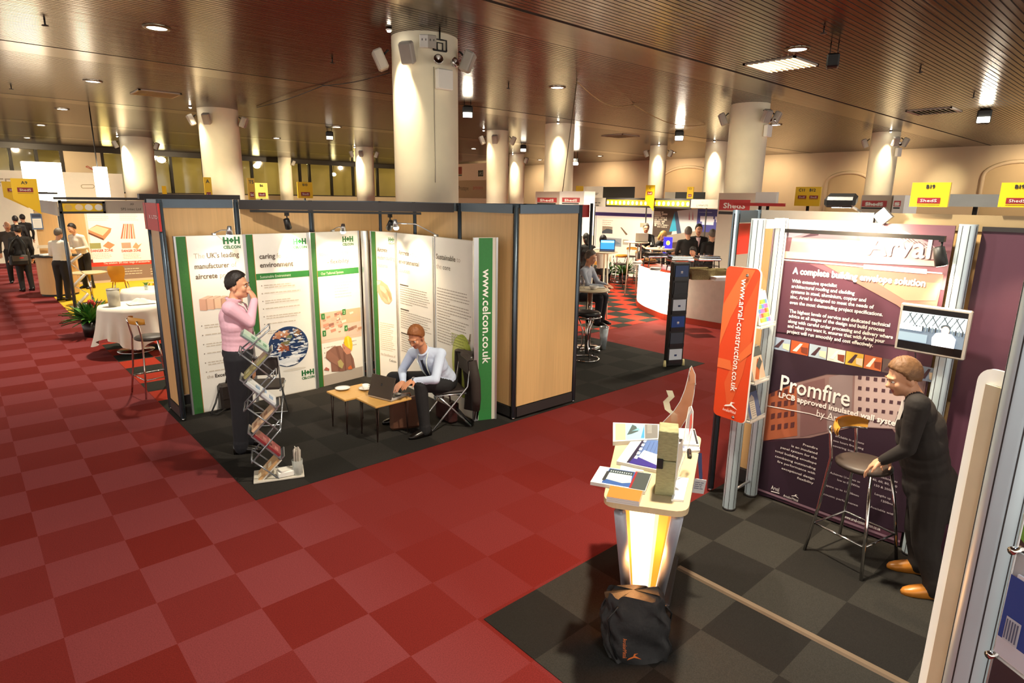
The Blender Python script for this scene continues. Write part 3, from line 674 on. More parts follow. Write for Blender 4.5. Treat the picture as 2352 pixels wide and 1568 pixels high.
def blob(u, v, ru, rv, m_, l, n=16, jag=0.35):
    ph = R_.uniform(0, 6); pts = []
    for i in range(n):
        t_ = 2*PI*i/n; k = 1+jag*(R_.random()-.5)*1.4; a_, b_ = u+ru*k*math.cos(t_), v+rv*k*math.sin(t_); dd = math.hypot(a_-cu, b_-cv)
        if dd > rr*.97: a_ = cu+(a_-cu)*rr*.97/dd; b_ = cv+(b_-cv)*rr*.97/dd
        pts.append((a_, b_))
    g.poly(pts, m_, l)
for i in range(5): g.disc(cu+.012*i, cv+.012*i, rr*(.97-.13*i), rr*(.97-.13*i), flat(['#1b3560', '#23447a', '#2a5088', '#305892', '#345e98'][i]), 3, 40) if i < 1 else None
for u, v, a_, b_, c_ in ((-.1, .17, .11, .045, '#b87a5c'), (-.06, .2, .09, .03, '#c99470'), (-.08, .02, .06, .05, '#9a5a3c'), (-.03, .06, .05, .035, '#7d7a52'), (.12, .17, .07, .05, '#8f6a4c'), (-.11, -.03, .035, .03, '#b5603a'), (.02, .13, .04, .03, '#6f7a58'), (-.02, -.02, .03, .045, '#a0583a'), (.16, .08, .03, .03, '#7a6a4a')): blob(cu+u, cv+v, a_, b_, flat(c_), 4, 18, .8)
for i in range(120):
    a_ = R_.uniform(0, 2*PI); q = rr*.93*math.sqrt(R_.random()); sz = R_.uniform(.006, .024); dn = 1.9 if math.sin(a_)*q < -.06 else 1; uu, vv = cu+q*math.cos(a_), cv+q*math.sin(a_)
    tw = a_*.7+q*9; blob(uu, vv, sz*(1.9+math.cos(tw))*dn**.5, sz*.5*dn**.7, flat(['#e9ecf0', '#cfd8e2', '#b4c2d2', '#f4f6f8'][i % 4]), 5+i % 4, 9, 1.1)
blob(cu-.05, cv-.2, .13, .035, flat('#dfe4e8'), 9, 14, .7); blob(cu+.06, cv-.14, .09, .02, flat('#f2f4f5'), 10, 12, .9); blob(cu+.02, cv-.24, .1, .018, flat('#eef1f4'), 10, 12, .6)
g.build('graphic', t)
# 3
t, g, w, h = panel('display_panel', 3.335, 2.735, 4.12, 2.85, 'white display panel headed speed and flexibility with a helmeted builder pictured', strip=(0.075, 0.0))
g.text('speed, fluidity', 0.14, 1.83, T2, h=0.06, w=0.47, bold=0.0012); g.text('- flexibility', 0.26, 1.715, T1, h=0.06, w=0.35, bold=0.0012)
g.rect(0.1, 1.55, 0.77, 1.635, GREENF, 1); g.text('Our Tailored System', 0.15, 1.572, flat('#dbe6c6'), h=0.036, w=0.36)
logo(g, 0.52, 2.0, 1.05)
g.lines(0.35, 1.45, 0.3, 6, 0.04, 0.012, flat('#e6dccb'))
g.rect(0.1, 0.62, 0.77, 1.05, flat('#dcc3ae'), 1)          # four step picture
for u0, v0, u1, v1, c_ in ((0.1, .85, .42, 1.05, '#d9b79f'), (.44, .85, .77, 1.05, '#d2b090'), (.1, .66, .5, .83, '#e0cdb8'), (.52, .66, .77, .83, '#d8bfae')): g.rect(u0, v0, u1, v1, flat(c_), 2)
R_ = random.Random(9)
for i in range(26):
    u = R_.uniform(.14, .72); v = R_.uniform(.68, 1.0); s = R_.uniform(.02, .06); g.poly([(u, v), (u+s*1.6, v+s*.3), (u+s*1.5, v+s), (u-.01, v+s*.8)], flat(R_.choice(['#c98f78', '#b98c70', '#e8d9c6', '#a8806a', '#cfae96', '#9a6a5c'])), 3)
for n_, u, v in (('1', .115, .98), ('2', .46, 1.0), ('3', .12, .74), ('4', .48, .76)): g.rect(u, v-.02, u+.055, v+.06, GREENF, 5); g.text(n_, u+.027, v-.005, flat('#d8e8c8'), 6, h=.045, align='c')
for i, (u, v) in enumerate(((.14, .55), (.14, .48), (.14, .41), (.46, .57), (.46, .51))): g.disc(u, v, .007, .007, T1, 2, 8); g.lines(u+.03, v+.008, .2, 1, .03, .012, T2, seed=i)
g.rect(0.1, 0.0, 0.77, 0.16, flat('#b3a79c'), 1)
def cp(pts, c_, l): g.poly([(((380+x*.461)-729)/124*.79, (889-28*((380+x*.461)-739)/107-(500+y*.461))/333*2.15) for x, y in pts], flat(c_), l)
cp([(855, 640), (895, 632), (925, 672), (948, 660), (966, 692), (973, 738), (942, 746), (900, 760), (836, 766), (834, 720), (808, 700), (814, 670)], '#8f6455', 3)
cp([(864, 642), (880, 700), (872, 762), (884, 762), (894, 700), (878, 640)], '#7d5446', 4); cp([(948, 664), (955, 742), (962, 742), (958, 680)], '#7d5446', 4); cp([(905, 660), (912, 756), (920, 754), (918, 668)], '#7a5042', 4)
cp([(808, 692), (832, 664), (872, 690), (892, 714), (876, 736), (832, 716)], '#9a6c5b', 5); cp([(872, 712), (890, 700), (907, 722), (896, 747), (877, 738)], '#b3a46c', 6); cp([(930, 738), (948, 726), (956, 745), (932, 750)], '#cf6a38', 6)
cp([(903, 622), (918, 622), (956, 646), (946, 668), (925, 674), (906, 652)], '#c98a70', 6); cp([(908, 636), (918, 640), (914, 650)], '#a86a52', 7); cp([(913, 612), (920, 588), (938, 579), (957, 588), (963, 622), (957, 652), (916, 628)], '#f2c21a', 7); cp([(930, 584), (942, 580), (948, 640), (938, 638)], '#f8d84a', 8); cp([(793, 760), (806, 744), (824, 752), (822, 762)], '#b66a5c', 5)
g.build('graphic', t)
m = MB()
for i in range(6):
    m.lathe([(0.0, 0.0), (0.001, 2.15)], ALU, n=3) if False else None
# rounded corner filler
t2 = thing('panel_corner_profile', 'rounded aluminium corner between the display panels', 'profile', (4.185, 2.80, 0.004)); m = MB(); m.lathe([(0.055, 0), (0.055, 2.15)], ALU, n=20); m.lathe([(0.0, 2.15), (0.055, 2.15)], ALU, n=20); m.build('tube', t2)
# 4
t, g, w, h = panel('display_panel', 4.235, 2.72, 4.345, 2.23, 'narrow white display panel with clasped hands, turned at the corner', strip=(0.08, 0.0))
g.text('Aircrete', 0.13, 1.87, T1, h=.06, w=.2, bold=.002); g.text('the', 0.35, 1.87, T2, h=.06, w=.08); g.text('modern building', 0.13, 1.76, T1, h=.06, w=.34); g.text('material', 0.13, 1.65, T2, h=.06, w=.2); logo(g, 0.36, 2.02, .75)
def ch(pts, c_, l): g.poly([(.11+((380+x*.461)-863)/53*.38, (867+((380+x*.461)-868)*.26-(500+y*.461))/340*2.15) for x, y in pts], flat(c_), l)
ch([(1045, 292), (1072, 298), (1110, 328), (1132, 372), (1136, 405), (1116, 421), (1092, 414), (1070, 392), (1044, 346)], '#dcae8c', 3)
for i, (q, c_) in enumerate((([(1060, 318), (1086, 330), (1104, 356), (1094, 366), (1066, 342)], '#e8c6a8'), ([(1066, 346), (1092, 366), (1112, 398), (1104, 408), (1078, 376)], '#cf9e7c'), ([(1082, 380), (1100, 396), (1112, 414), (1100, 416), (1084, 398)], '#e2b896'), ([(1100, 340), (1124, 366), (1134, 398), (1124, 404), (1110, 372)], '#c8946f'), ([(1112, 378), (1124, 402), (1118, 418), (1108, 398)], '#e6c2a2'), ([(1045, 296), (1070, 301), (1064, 314), (1046, 318)], '#f0d8c0'))): ch(q, c_, 4)
g.lines(.13, .85, .3, 14, .03, .009, flat('#dccbb2')); g.text('the Excellence of', .13, .36, T2, h=.04, w=.3); g.text('Celcon', .3, .29, T1, h=.04, w=.14)
g.build('graphic', t)
# 5
t, g, w, h = panel('display_panel', 4.335, 2.2, 4.30, 1.265, 'white display panel headed the environmental solution, behind the seated man')
g.text('Aircrete', 0.06, 1.86, T1, h=.062, w=.27, bold=.002); g.text('- the', .36, 1.86, T2, h=.062, w=.17); g.text('environmental', .06, 1.74, T1, h=.062, w=.52, bold=.002); g.text('solution', .06, 1.62, T2, h=.062, w=.28)
for k in range(3): g.rect(.07, 1.44-.34*k, .3, 1.455-.34*k, T3, 2); g.lines(.07, 1.42-.34*k, .8, 8, .032, .009, flat('#a0958a'), seed=k, ragged=.15, breaks=8)
g.build('graphic', t)
# 6
t, g, w, h = panel('display_panel', 4.298, 1.245, 4.215, 0.335, 'white display panel headed sustainable to the core with a big green apple')
g.text('Sustainable', .05, 1.88, T1, h=.064, w=.46, bold=.002); g.text('to', .54, 1.88, T2, h=.064, w=.08); g.text('the', .05, 1.76, T2, h=.064, w=.13); g.text('core', .21, 1.76, T1, h=.064, w=.18)
g.lines(.06, 1.52, .8, 20, .036, .010, flat('#a0958a'), seed=5, ragged=.2, breaks=5)
for k in range(16): g.rect(.38+.0*k, .55, .39, .56, PANELW, 1) if False else None
AP = [('#9fae3a', 1.0), ('#b0bd4a', .9), ('#bdc75a', .78), ('#c8d06c', .62), ('#d2d880', .42)]
for i, (c_, s) in enumerate(AP): g.disc(.665-.03*i, .62+.03*i, .235*s, .40*s, flat(c_), 3+i, 32)
g.poly([(.80, .93), (.83, .93), (.855, 1.06), (.84, 1.06)], flat('#6b5a2a'), 9); g.lines(.42, 1.0, .4, 5, .036, .010, flat('#8a9440'), l=10, seed=2)
logo(g, .72, .14, .8)
g.build('graphic', t)
# end panel
t, g, w, h = panel('display_end_panel', 4.205, 0.315, 4.465, 0.215, 'green end panel lettered with a web address down its length', h=2.19, cat='display panel')
g.rect(.0, 0, .052, h, ALU, 1); g.rect(.055, 0.0, .222, h-.005, mat('end_green', '#2f7a3c', rough=.5, var=.05, vscale=30), 1); g.rect(.225, 0, w, h, flat('#cfc7ba'), 1)
g.text('www.celcon.co.uk', .105, 1.83, WPRINT, 3, h=.1, w=1.12, rot=-PI/2, bold=.002)
g.build('graphic', t)
# arm lamps clipped to the panel tops
def arm_lamp(base, head, target, label, power):
    t = thing('arm_lamp', label, 'lamp', base); b = Vector(base); hd = Vector(head)-b
    m = MB(); m.box((0, 0, 0), (.04, .06, .03), ALU, bev=.006); m.tube([(0, 0, 0.01), (hd.x*.5, hd.y*.5, hd.z+.02), tuple(hd+Vector((0, 0, .03)))], .007, ALU, n=8); m.build('arm', t)
    m = MB(); dv = (Vector(target)-Vector(head)).normalized(); m.tube([hd+Vector((0, 0, .045))-dv*.03, hd+dv*.02], [.022, .04], ALU, n=14); m.build('lamp_head', t)
    m = MB(); m.ell(tuple(hd+dv*.03), (.034, .034, .03), glow('#fff6e0', 40), n=12, k=8); m.build('bulb', t)
    spot(Vector(head)+dv*.07, target, power*2.0, '#ffe0b4', 115, .9, .03)
arm_lamp((2.14, 2.69, 2.165), (2.2, 2.3, 2.2), (2.15, 2.66, 1.2), 'slim arm lamp glowing over the left end display panel', 6)
arm_lamp((4.33, 1.24, 2.165), (3.98, 1.62, 2.28), (4.3, 1.6, 1.2), 'slim arm lamp glowing over the right wing of display panels', 12)
arm_lamp((3.72, 2.83, 2.165), (3.66, 2.4, 2.2), (3.75, 2.8, 1.2), 'slim arm lamp over the panel with the helmeted builder', 12)
# ================================================================== generic flat board placed on a plane
def plate(name, label, cat, px0, py0, px1, py1, pl, val, m, thick=0.02, group=None, shape=None):
    V = VX if pl == 'x' else VY
    a = V(px0, (py0+py1)/2, val); b = V(px1, (py0+py1)/2, val); tp = V((px0+px1)/2, py0, val).z; bt = V((px0+px1)/2, py1, val).z
    w_ = math.hypot(b.x-a.x, b.y-a.y); h_ = tp-bt; rz = 0.0 if pl == 'y' else -PI/2
    t = thing(name, label, cat, (a.x, a.y, bt), rz, group)
    mb = MB(); mb.prism(shape(w_, h_) if shape else [(0, 0), (w_, 0), (w_, h_), (0, h_)], 0.0, thick, m, axis='y'); mb.build('board', t)
    if bt > 1.0 and name in ('grey_board', 'dark_screen', 'white_board', 'red_strip', 'white_box', 'grey_box', 'bar_sign', 'lattice_fascia', 'name_fascia') and val > 6 and pl == 'x':
        mb = MB()
        mb.cyl((w_/2, thick+.02, -bt+.012), (w_/2, thick+.02, h_*.6), .02, DRAIL, n=8); mb.build('support_pole', t)
    g = MB(); g.y0 = 0.001
    return t, g, w_, h_
def mapper(t, pl, val):      # photograph position -> artwork coordinates on that board
    o = t.location
    def f(px, py):
        q = (VX if pl == 'x' else VY)(px, py, val); return (-(q.y-o.y) if pl == 'x' else q.x-o.x, q.z-o.z)
    return f
def swoosh(g, u, v, s, m_, l=3):   # a folded ribbon mark
    g.poly([(u, v), (u+.5*s, v+.14*s), (u+1.0*s, v+.0*s), (u+.55*s, v+.28*s), (u+.1*s, v+.12*s)], m_, l)
    g.poly([(u+.38*s, v+.16*s), (u+.5*s, v+.42*s), (u+.78*s, v+.42*s), (u+.58*s, v+.34*s), (u+.52*s, v+.14*s)], m_, l)
# ================================================================== purple and orange stand
PURP = mat('banner_purple', '#543040', rough=0.5, var=0.05, vscale=3, bump=0.06, bscale=3)
PURPD = flat('#2f1c2a'); LWH = flat('#f4ece8')
XB = 5.03
bt = thing('printed_banner', 'tall dark purple fabric banner with white building text and a small photo strip', 'banner', (XB, -2.80, 0.02), -PI/2)
bn = MB(); bn.prism([(0, 0), (1.21, 0), (1.21, 2.47), (0, 2.47)], 0, 0.012, PURP, axis='y'); bn.build('fabric', bt)
g = MB(); g.y0 = 0.001; f = mapper(bt, 'x', XB)
def bt_text(s, x0, y0, x1, y1, hpx, m_=LWH, l=6, bold=0.0, align='l'):
    a = f(x0, y0); b = f(x1, y1); top = f(x0, y0-hpx); g.text(s, a[0], a[1], m_, l, h=top[1]-a[1], w=b[0]-a[0], bold=bold)
def pg(pts, c_, l): g.poly([f(*p) for p in pts], flat(c_) if isinstance(c_, str) else c_, l)
g.rect(0.0, 2.02, 1.21, 2.47, flat('#76505c'), 1)
pg([(1800, 503), (2000, 508), (1990, 520), (1900, 535), (1830, 545), (1800, 545)], '#c9b4c0', 2)
pg([(1812, 585), (1820, 545), (1880, 525), (1960, 512), (2060, 522), (2140, 560), (2170, 592), (2100, 600), (1960, 592)], '#b59aa0', 2)
pg([(1840, 545), (1885, 528), (1880, 540)], '#6a4a54', 3)
for k in range(9): pg([(2040+14*k, 528+5*k), (2062+14*k, 545+5*k), (2063+14*k, 547+5*k), (2040+14*k, 530+5*k)], '#5d3f48', 3); pg([(2062+14*k, 532+6*k), (2045+14*k, 548+5*k), (2046+14*k, 549+5*k), (2064+14*k, 533+6*k)], '#d8c4c0', 3)
pg([(1798, 576), (1990, 590), (2170, 600), (2170, 612), (1985, 604), (1796, 592)], '#c4a49c', 4)
pg([(1793, 594), (2165, 626), (2165, 629), (1793, 597)], LWH, 5); pg([(1985, 607), (2130, 618), (2129, 629), (1984, 617)], LWH, 5)
pg([(1880, 600), (2168, 630), (2140, 760), (2060, 700), (1950, 640)], '#9a7166', 2); pg([(2000, 640), (2160, 650), (2150, 690), (2080, 690)], '#b58c74', 3)
pg([(1792, 600), (1860, 606), (1960, 650), (2060, 705), (2135, 770), (2130, 800), (1775, 760)], PURP, 4)
g.text('Arval', *f(1992, 583), LWH, 7, h=f(2126, 546)[1]-f(2126, 596)[1], w=f(2134, 597)[0]-f(1992, 583)[0], bold=.004)
bt_text('A complete building envelope solution', 1822, 628, 2125, 657, 15, bold=.003)
for s, x0, y0, x1, y1 in (('With extensive specialist', 1820, 648, 1923, 658), ('architectural roofing and cladding', 1819, 660, 1964, 673), ('systems in steel, aluminium, copper and', 1818, 672, 1990, 689), ('zinc, Arval is designed to meet the needs of', 1816, 684, 2008, 703), ('even the most demanding project specifications.', 1815, 697, 2029, 719),
    ('The highest levels of service and dedicated technical', 1814, 717, 2045, 746), ('advice at all stages of the design and build process', 1813, 728, 2033, 757), ('along with careful order processing and delivery where', 1811, 740, 2052, 772), ('and when you want it, ensures that with Arval your', 1810, 751, 2033, 784), ('project will run smoothly and cost effectively.', 1809, 763, 2006, 793)): bt_text(s, x0, y0, x1, y1, 8, bold=.0012)
cols_ = ['#9fb0c8', '#c05a30', '#a9bccb', '#e0d8cc', '#d9b040', '#c46a3c', '#5a4a48', '#c07868', '#8fa0b8']
for k in range(9):
    x0 = 1777+k*42; x1 = x0+40; y0 = 772+k*8.3; y1 = y0+8; hh = 28+k*.6
    pg([(x0, y0), (x1, y1), (x1-3, y1+hh), (x0-3, y0+hh)], cols_[k], 5); pg([(x0+2, y0+hh-4), (x0+20, y0+8), (x0+26, y0+9), (x0+12, y0+hh-2)], '#f0e8dc' if k % 2 else '#4a3038', 6); pg([(x0+22, y0+16), (x1-2, y1+10), (x1-4, y1+hh-3), (x0+22, y0+hh-1)], ['#e8d4b8', '#7a3a28'][k % 2], 6)
pg([(1765, 905), (1800, 880), (1880, 860), (1980, 846), (2070, 850), (2130, 862), (2100, 1050), (2050, 985), (1960, 980), (1860, 1005), (1752, 1010)], '#8d6f6c', 2)
pg([(1762, 905), (1830, 880), (1832, 1000), (1752, 1012)], '#a85c3e', 3); pg([(1840, 882), (1895, 868), (1900, 990), (1838, 1003)], '#7d5a5a', 3); pg([(1965, 850), (2085, 852), (2075, 985), (1960, 978)], '#b7a09c', 3); pg([(1905, 866), (1960, 852), (1955, 978), (1900, 988)], '#8f7c7c', 3)
for i in range(4):
    for j in range(4): pg([(1772+15*i, 898+26*j-2*i), (1781+15*i, 896+26*j-2*i), (1780+15*i, 908+26*j-2*i), (1771+15*i, 910+26*j-2*i)], '#5a3030', 4)
for i in range(6):
    for j in range(5): pg([(1972+18*i, 862+24*j+2*i), (1980+18*i, 863+24*j+2*i), (1979+18*i, 871+24*j+2*i), (1971+18*i, 870+24*j+2*i)], '#4a3038', 4)
pg([(1768, 800), (2130, 866), (2127, 870), (1900, 858), (1820, 880), (1766, 905), (1755, 960)], PURPD, 4)
g.text('Promfire', *f(1793, 895), LWH, 7, h=f(1795, 858)[1]-f(1793, 895)[1], w=f(1952, 925)[0]-f(1793, 895)[0], bold=.002)
bt_text('LPCB approved insulated wall system', 1790, 911, 2072, 979, 12, bold=.002); bt_text('by Arval', 1876, 955, 1945, 971, 17)
pg([(1762, 930), (1860, 948), (1910, 962), (1910, 964), (1860, 950), (1762, 932)], LWH, 5)
pg([(1752, 1015), (1860, 1006), (1960, 982), (2050, 988), (2100, 1055), (2088, 1225), (1742, 1135)], PURPD, 2)
for s, x1, y, wpx in (('Promfire', 1879, 1032, 34), ('is an insulated', 1878, 1043, 60), ('panel system for the', 1877, 1054, 84), ('total building envelope', 1876, 1066, 96), ('combining outstanding', 1874, 1078, 94), ('fire performance with', 1873, 1089, 88), ('exceptional design', 1871, 1101, 76), ('flexibility', 1869, 1111, 38)):
    a = f(x1-wpx, y-wpx*.2); b = f(x1, y); g.text(s, b[0], b[1], LWH, 6, h=.021, w=(b[0]-a[0]), align='r')
for s, x1, y, wpx in (('available in options', 1985, 1020, 66), ('two hours fire rating', 1984, 1032, 70), ('covering insulation', 1983, 1044, 70), ('Achieves U-values as', 1976, 1108, 70), ('low as 0.13W/m', 1975, 1119, 52), ('spans up to 10000mm', 1973, 1140, 76), ('acoustic performance', 1971, 1162, 84), ('Thicknesses', 2062, 1108, 44), ('40, 60, 80, 100', 2061, 1119, 58), ('150 & 200mm', 2060, 1131, 52), ('Lengths up to', 2057, 1150, 48), ('1200mm', 2056, 1161, 32), ('Available with', 2054, 1183, 56)):
    a = f(x1-wpx, y-wpx*.2); b = f(x1, y); g.text(s, b[0], b[1], flat('#cfc4c8'), 6, h=.018, w=(b[0]-a[0]), align='r')
bt_text('Arval', 1772, 1122, 1790, 1127, 10); pg([(1772, 1126), (1791, 1131), (1791, 1133), (1772, 1128)], LWH, 6); u_, v_ = f(1818, 1138); swoosh(g, u_, v_, .07, LWH, 6); bt_text('ArcelorMittal', 1800, 1139, 1834, 1149, 6)
bt_text('www.arval-construction.co.uk', 1940, 1188, 2024, 1210, 8); g.rect(0.0, .03, 1.21, .05, flat('#8a6a78'), 5)
g.build('graphic', bt)
b2 = thing('printed_banner', 'plain dark purple banner to the right of the wall screen', 'banner', (XB+.02, -4.16, 0.02), -PI/2)
m = MB(); m.prism([(0, 0), (1.2, 0), (1.2, 2.44), (0, 2.44)], 0, 0.012, PURP, axis='y'); m.build('fabric', b2)
m = MB(); m.box((.6, .006, 2.455), (1.2, .03, .03), DRAIL); m.build('top_batten', b2)
# shell behind it
post(4.76, -2.52, 'shell post at the left front corner of the purple stand'); post(5.13, -2.52, 'shell post beside the wood fascia of the purple stand')
t = thing('beam_rail', 'short blue grey rail joining two shell posts above a red name board', 'rail', (4.76, -2.52, SH)); m = MB(); m.box((.185, 0, -.05), (.30, .04, .1), RAIL); m.build('rail', t)
m = MB(); m.box((.185, 0, -.24), (.30, .016, .26), RED); m.build('name_board', t)
for i, (ya, yb, nm) in enumerate(((-2.52, -3.5, 'left'), (-3.5, -4.5, 'middle'), (-4.5, -5.5, 'right'))):
    wall(5.13, ya, 5.13, yb, '%s wood shell panel behind the purple banners' % nm, dark=mat('fascia_wood_%d' % i, ['#6f6a64', '#a08a66', '#8a7658'][i], rough=.45), rail=.11)
    if i: post(5.13, ya, 'shell post behind the purple banners, %s' % ('by the wall screen', 'at the right')[i-1])
# aluminium columns of the display frame
COLM = mat('satin_aluminium', '#cfe0e8', rough=.38, metal=.45, var=.02)  # bluish tint puts the cool light on the columns into the colour
def alu_column(x, y, label, h=2.5, r=0.055):
    t = thing('aluminium_column', label, 'column post', (x, y, 0.004)); m = MB(); prof = []
    n = 32
    vs = []
    for z in (0, h):
        for i in range(n): rr = r*(0.94 if i % 8 == 0 else 1.0); vs.append((rr*math.cos(2*PI*i/n), rr*math.sin(2*PI*i/n), z))
    m.add(vs, [(i, (i+1) % n, n+(i+1) % n, n+i) for i in range(n)], COLM, True); m.add([v for v in vs[n:]], [tuple(range(n))], ALU)
    m.build('shaft', t)
    for k in range(8): a_ = 2*PI*(k+.5)/8; m = MB(); m.box((r*.985*math.cos(a_), r*.985*math.sin(a_), h/2), (.004, .004, h-.02), DRAIL, rot=(0, 0, a_)); m.build('groove', t)
    m = MB(); m.cyl((0, 0, 0), (0, 0, .02), r*1.02, DRAIL, n=20); m.build('foot', t); return t
alu_column(4.58, -2.81, 'aluminium column carrying the orange web address sign'); alu_column(4.97, -2.81, 'aluminium column at the left edge of the printed banner'); alu_column(5.0, -4.09, 'aluminium column behind the wall screen')
t = thing('frame_bar', 'white bar joining the tops of the two aluminium columns by the orange sign', 'bar', (4.58, -2.81, 2.46)); m = MB(); m.box((.195, 0, 0), (.28, .05, .07), WHITE); m.build('bar', t)
t = thing('frame_bar', 'thin bar near the floor joining the two aluminium columns by the orange sign', 'bar', (4.58, -2.81, .16)); m = MB(); m.cyl((.05, 0, 0), (.335, 0, 0), .012, ALU); m.build('bar', t)
# brochure shelves between the columns
def rack(z, label, c_, kind):
    t = thing('brochure_shelf', label, 'brochure rack', (4.775, -2.805, z)); A_ = mat('clear_acrylic', '#e9eef0', rough=.08, alpha=.35, var=0)
    m = MB(); R_ = (math.radians(-18), 0, 0); m.box((0, .012, .15), (.25, .006, .3), A_, rot=R_); m.build('back_plate', t)
    m = MB(); m.box((0, -.045, .005), (.26, .08, .012), WHITE); m.box((0, -.084, .018), (.26, .006, .04), A_); m.build('ledge', t)
    return t
def brochure(z, label, cols, style):
    t = thing('brochure', label, 'brochure', (4.775, -2.868, z+.022), 0, None, (math.radians(-18), 0, 0)); m = MB(); m.box((0, .004, .14), (.2, .012, .28), WHITE); m.build('pages', t)
    g = MB(); g.y0 = .003
    g.rect(-.1, 0, .1, .28, flat(cols[0]), 0)
    if style == 'tiles':
        R_ = random.Random(4)
        for i in range(5):
            for j in range(5): g.rect(-.09+.036*i, .02+.038*j, -.09+.036*i+.034, .055+.038*j, flat(['#e0553a', '#e8943a', '#d8c24a', '#7ab05a', '#5a8ac0', '#8a6ac0', '#c86aa0'][(i+2*(4-j)) % 7]), 1)
    elif style == 'photo':
        g.rect(-.1, .2, .1, .28, flat(cols[1]), 1); g.poly([(-.08, .02), (.02, .18), (.07, .16), (-.02, 0)], flat(cols[2]), 1); g.poly([(-.02, .12), (.06, .19), (.09, .14), (.02, .08)], flat(cols[1]), 2)
    else:
        g.rect(-.1, .22, .1, .28, flat(cols[1]), 1); g.poly([(-.07, 0), (-.06, .17), (0, .2), (.03, .17), (.02, 0)], flat(cols[2]), 1)
        for k in range(8): g.rect(-.055, .02+.018*k, .015, .026+.018*k, flat('#9a9a98'), 2)
    g.build('cover', t)
for z, lab, c_, st in ((1.62, 'rainbow tiled', ['#f6f2ea'], 'tiles'), (1.14, 'orange metal photo', ['#e6c8b0', '#59605e', '#b8643c'], 'photo'), (.80, 'blue tower block photo', ['#5b6f9c', '#3c3f46', '#d9d6cf'], 'tower')):
    rack(z, 'clear brochure shelf holding the %s brochure' % lab, None, None); brochure(z, 'brochure with a %s cover between the aluminium columns' % lab, c_, st)
# orange sign
OR = mat('orange_sign', '#d8461f', rough=.35, var=.03)
t = thing('web_address_sign', 'tall orange rounded sign with a white web address running down it', 'sign', (4.485, -2.63, .855), -PI/2-.10); W_, H_ = .315, 1.27
def rrect(w_, h_, r, n=6, u0=0, v0=0):
    pts = []
    for cx_, cy_, a0 in ((w_-r, r, -PI/2), (w_-r, h_-r, 0), (r, h_-r, PI/2), (r, r, PI)):
        for i in range(n+1): a_ = a0+PI/2*i/n; pts.append((u0+cx_+r*math.cos(a_), v0+cy_+r*math.sin(a_)))
    return pts
m = MB(); m.prism(rrect(W_, H_, .045), 0, .008, WHITE, axis='y'); m.build('board', t)
g = MB(); g.y0 = .001; g.poly(rrect(W_-.01, H_, .045), OR, 0); O2 = flat('#df6a35'); O3 = flat('#d9582a')
g.poly([(.0, .95), (.16, 1.26), (.26, 1.26), (.08, .85), (.0, .6)], O2, 1); g.poly([(.08, .3), (.18, .6), (.2, .95), (.3, 1.2), (.3, .8), (.24, .4), (.14, .05)], O3, 1); g.poly([(0, .5), (.12, .5), (.14, .42), (0, .42)], O2, 2); g.poly([(.18, .55), (.3, .7), (.3, .6), (.2, .5)], O2, 2)
g.text('www.arval-construction.co.uk', .15, 1.18, WPRINT, 4, h=.058, w=.93, rot=-PI/2, bold=.0008)
swoosh(g, .1, .1, .13, WPRINT, 4); g.text('ArcelorMittal', .155, .062, WPRINT, 4, h=.026, w=.125, align='c')
g.build('graphic', t)
for v in (H_-.06, .03): m = MB(); m.M = Matrix.Translation((.2, -.012, v)) @ Matrix.Rotation(PI/2, 4, 'X'); m.lathe([(0, .006), (.012, .005), (.014, 0)], CHROME, n=12); m.build('bolt', t)
# wall screen
t = thing('wall_screen', 'silver framed flat screen showing a person in a white top under a lattice', 'screen', (4.90, -3.79, 1.59), -PI/2-.06); W_, H_ = .435, .345
m = MB(); m.box((W_/2, .02, H_/2), (W_, .04, H_), mat('silver_bezel', '#b8b2a8', rough=.35, metal=.5), bev=.008); m.build('casing', t)
g = MB(); g.y0 = .0015; e_ = .018
g.rect(e_, e_, W_-e_, H_-e_, mat('screen_black', '#0c0a0c', rough=.2, var=0), 0)
GS = lambda c_: glow(c_, 1.0)
g.rect(e_, .075, W_-e_, H_-.055, GS('#4a5560'), 1); g.rect(e_, .19, W_-e_, H_-.055, GS('#8f9aa0'), 2)
for k in range(10): u = .026+k*.036; g.poly([(u, .28), (u+.05, .2), (u+.055, .2), (u+.006, .28)], GS('#20262a' if k % 2 else '#e8eef0'), 3); g.poly([(u+.05, .285), (u+.01, .205), (u+.014, .205), (u+.056, .285)], GS('#30383c'), 4)
for k in range(16): g.rect(.1+k*.02, .165, .108+k*.02, .2, GS('#1c2022' if k % 2 else '#5a6468'), 4)
g.rect(e_, .16, .16, .19, GS('#e6ecf0'), 4); g.rect(e_, .08, .2, .14, GS('#6a7a84'), 3)
g.poly([(.235, .075), (.23, .13), (.25, .165), (.29, .175), (.345, .17), (.372, .14), (.37, .075)], GS('#f4f6ff'), 6); g.disc(.303, .19, .024, .03, GS('#d8a890'), 7); g.disc(.303, .212, .03, .018, GS('#30383c'), 6)
g.build('display', t); m = MB(); m.cyl((W_/2, .04, H_/2), (W_/2, .07, H_/2), .04, BLACK, n=12); m.build('mount', t)
m = MB(); p0 = Vector((4.90, -3.93, 1.585)); m.tube([p0, p0+Vector((.05, 0, -.08)), p0+Vector((.06, .03, -.16)), p0+Vector((.07, 0, -.28))], .004, BLACK, n=6); single('screen_cable', m, 'thin black cable hanging below the wall screen', 'cable')
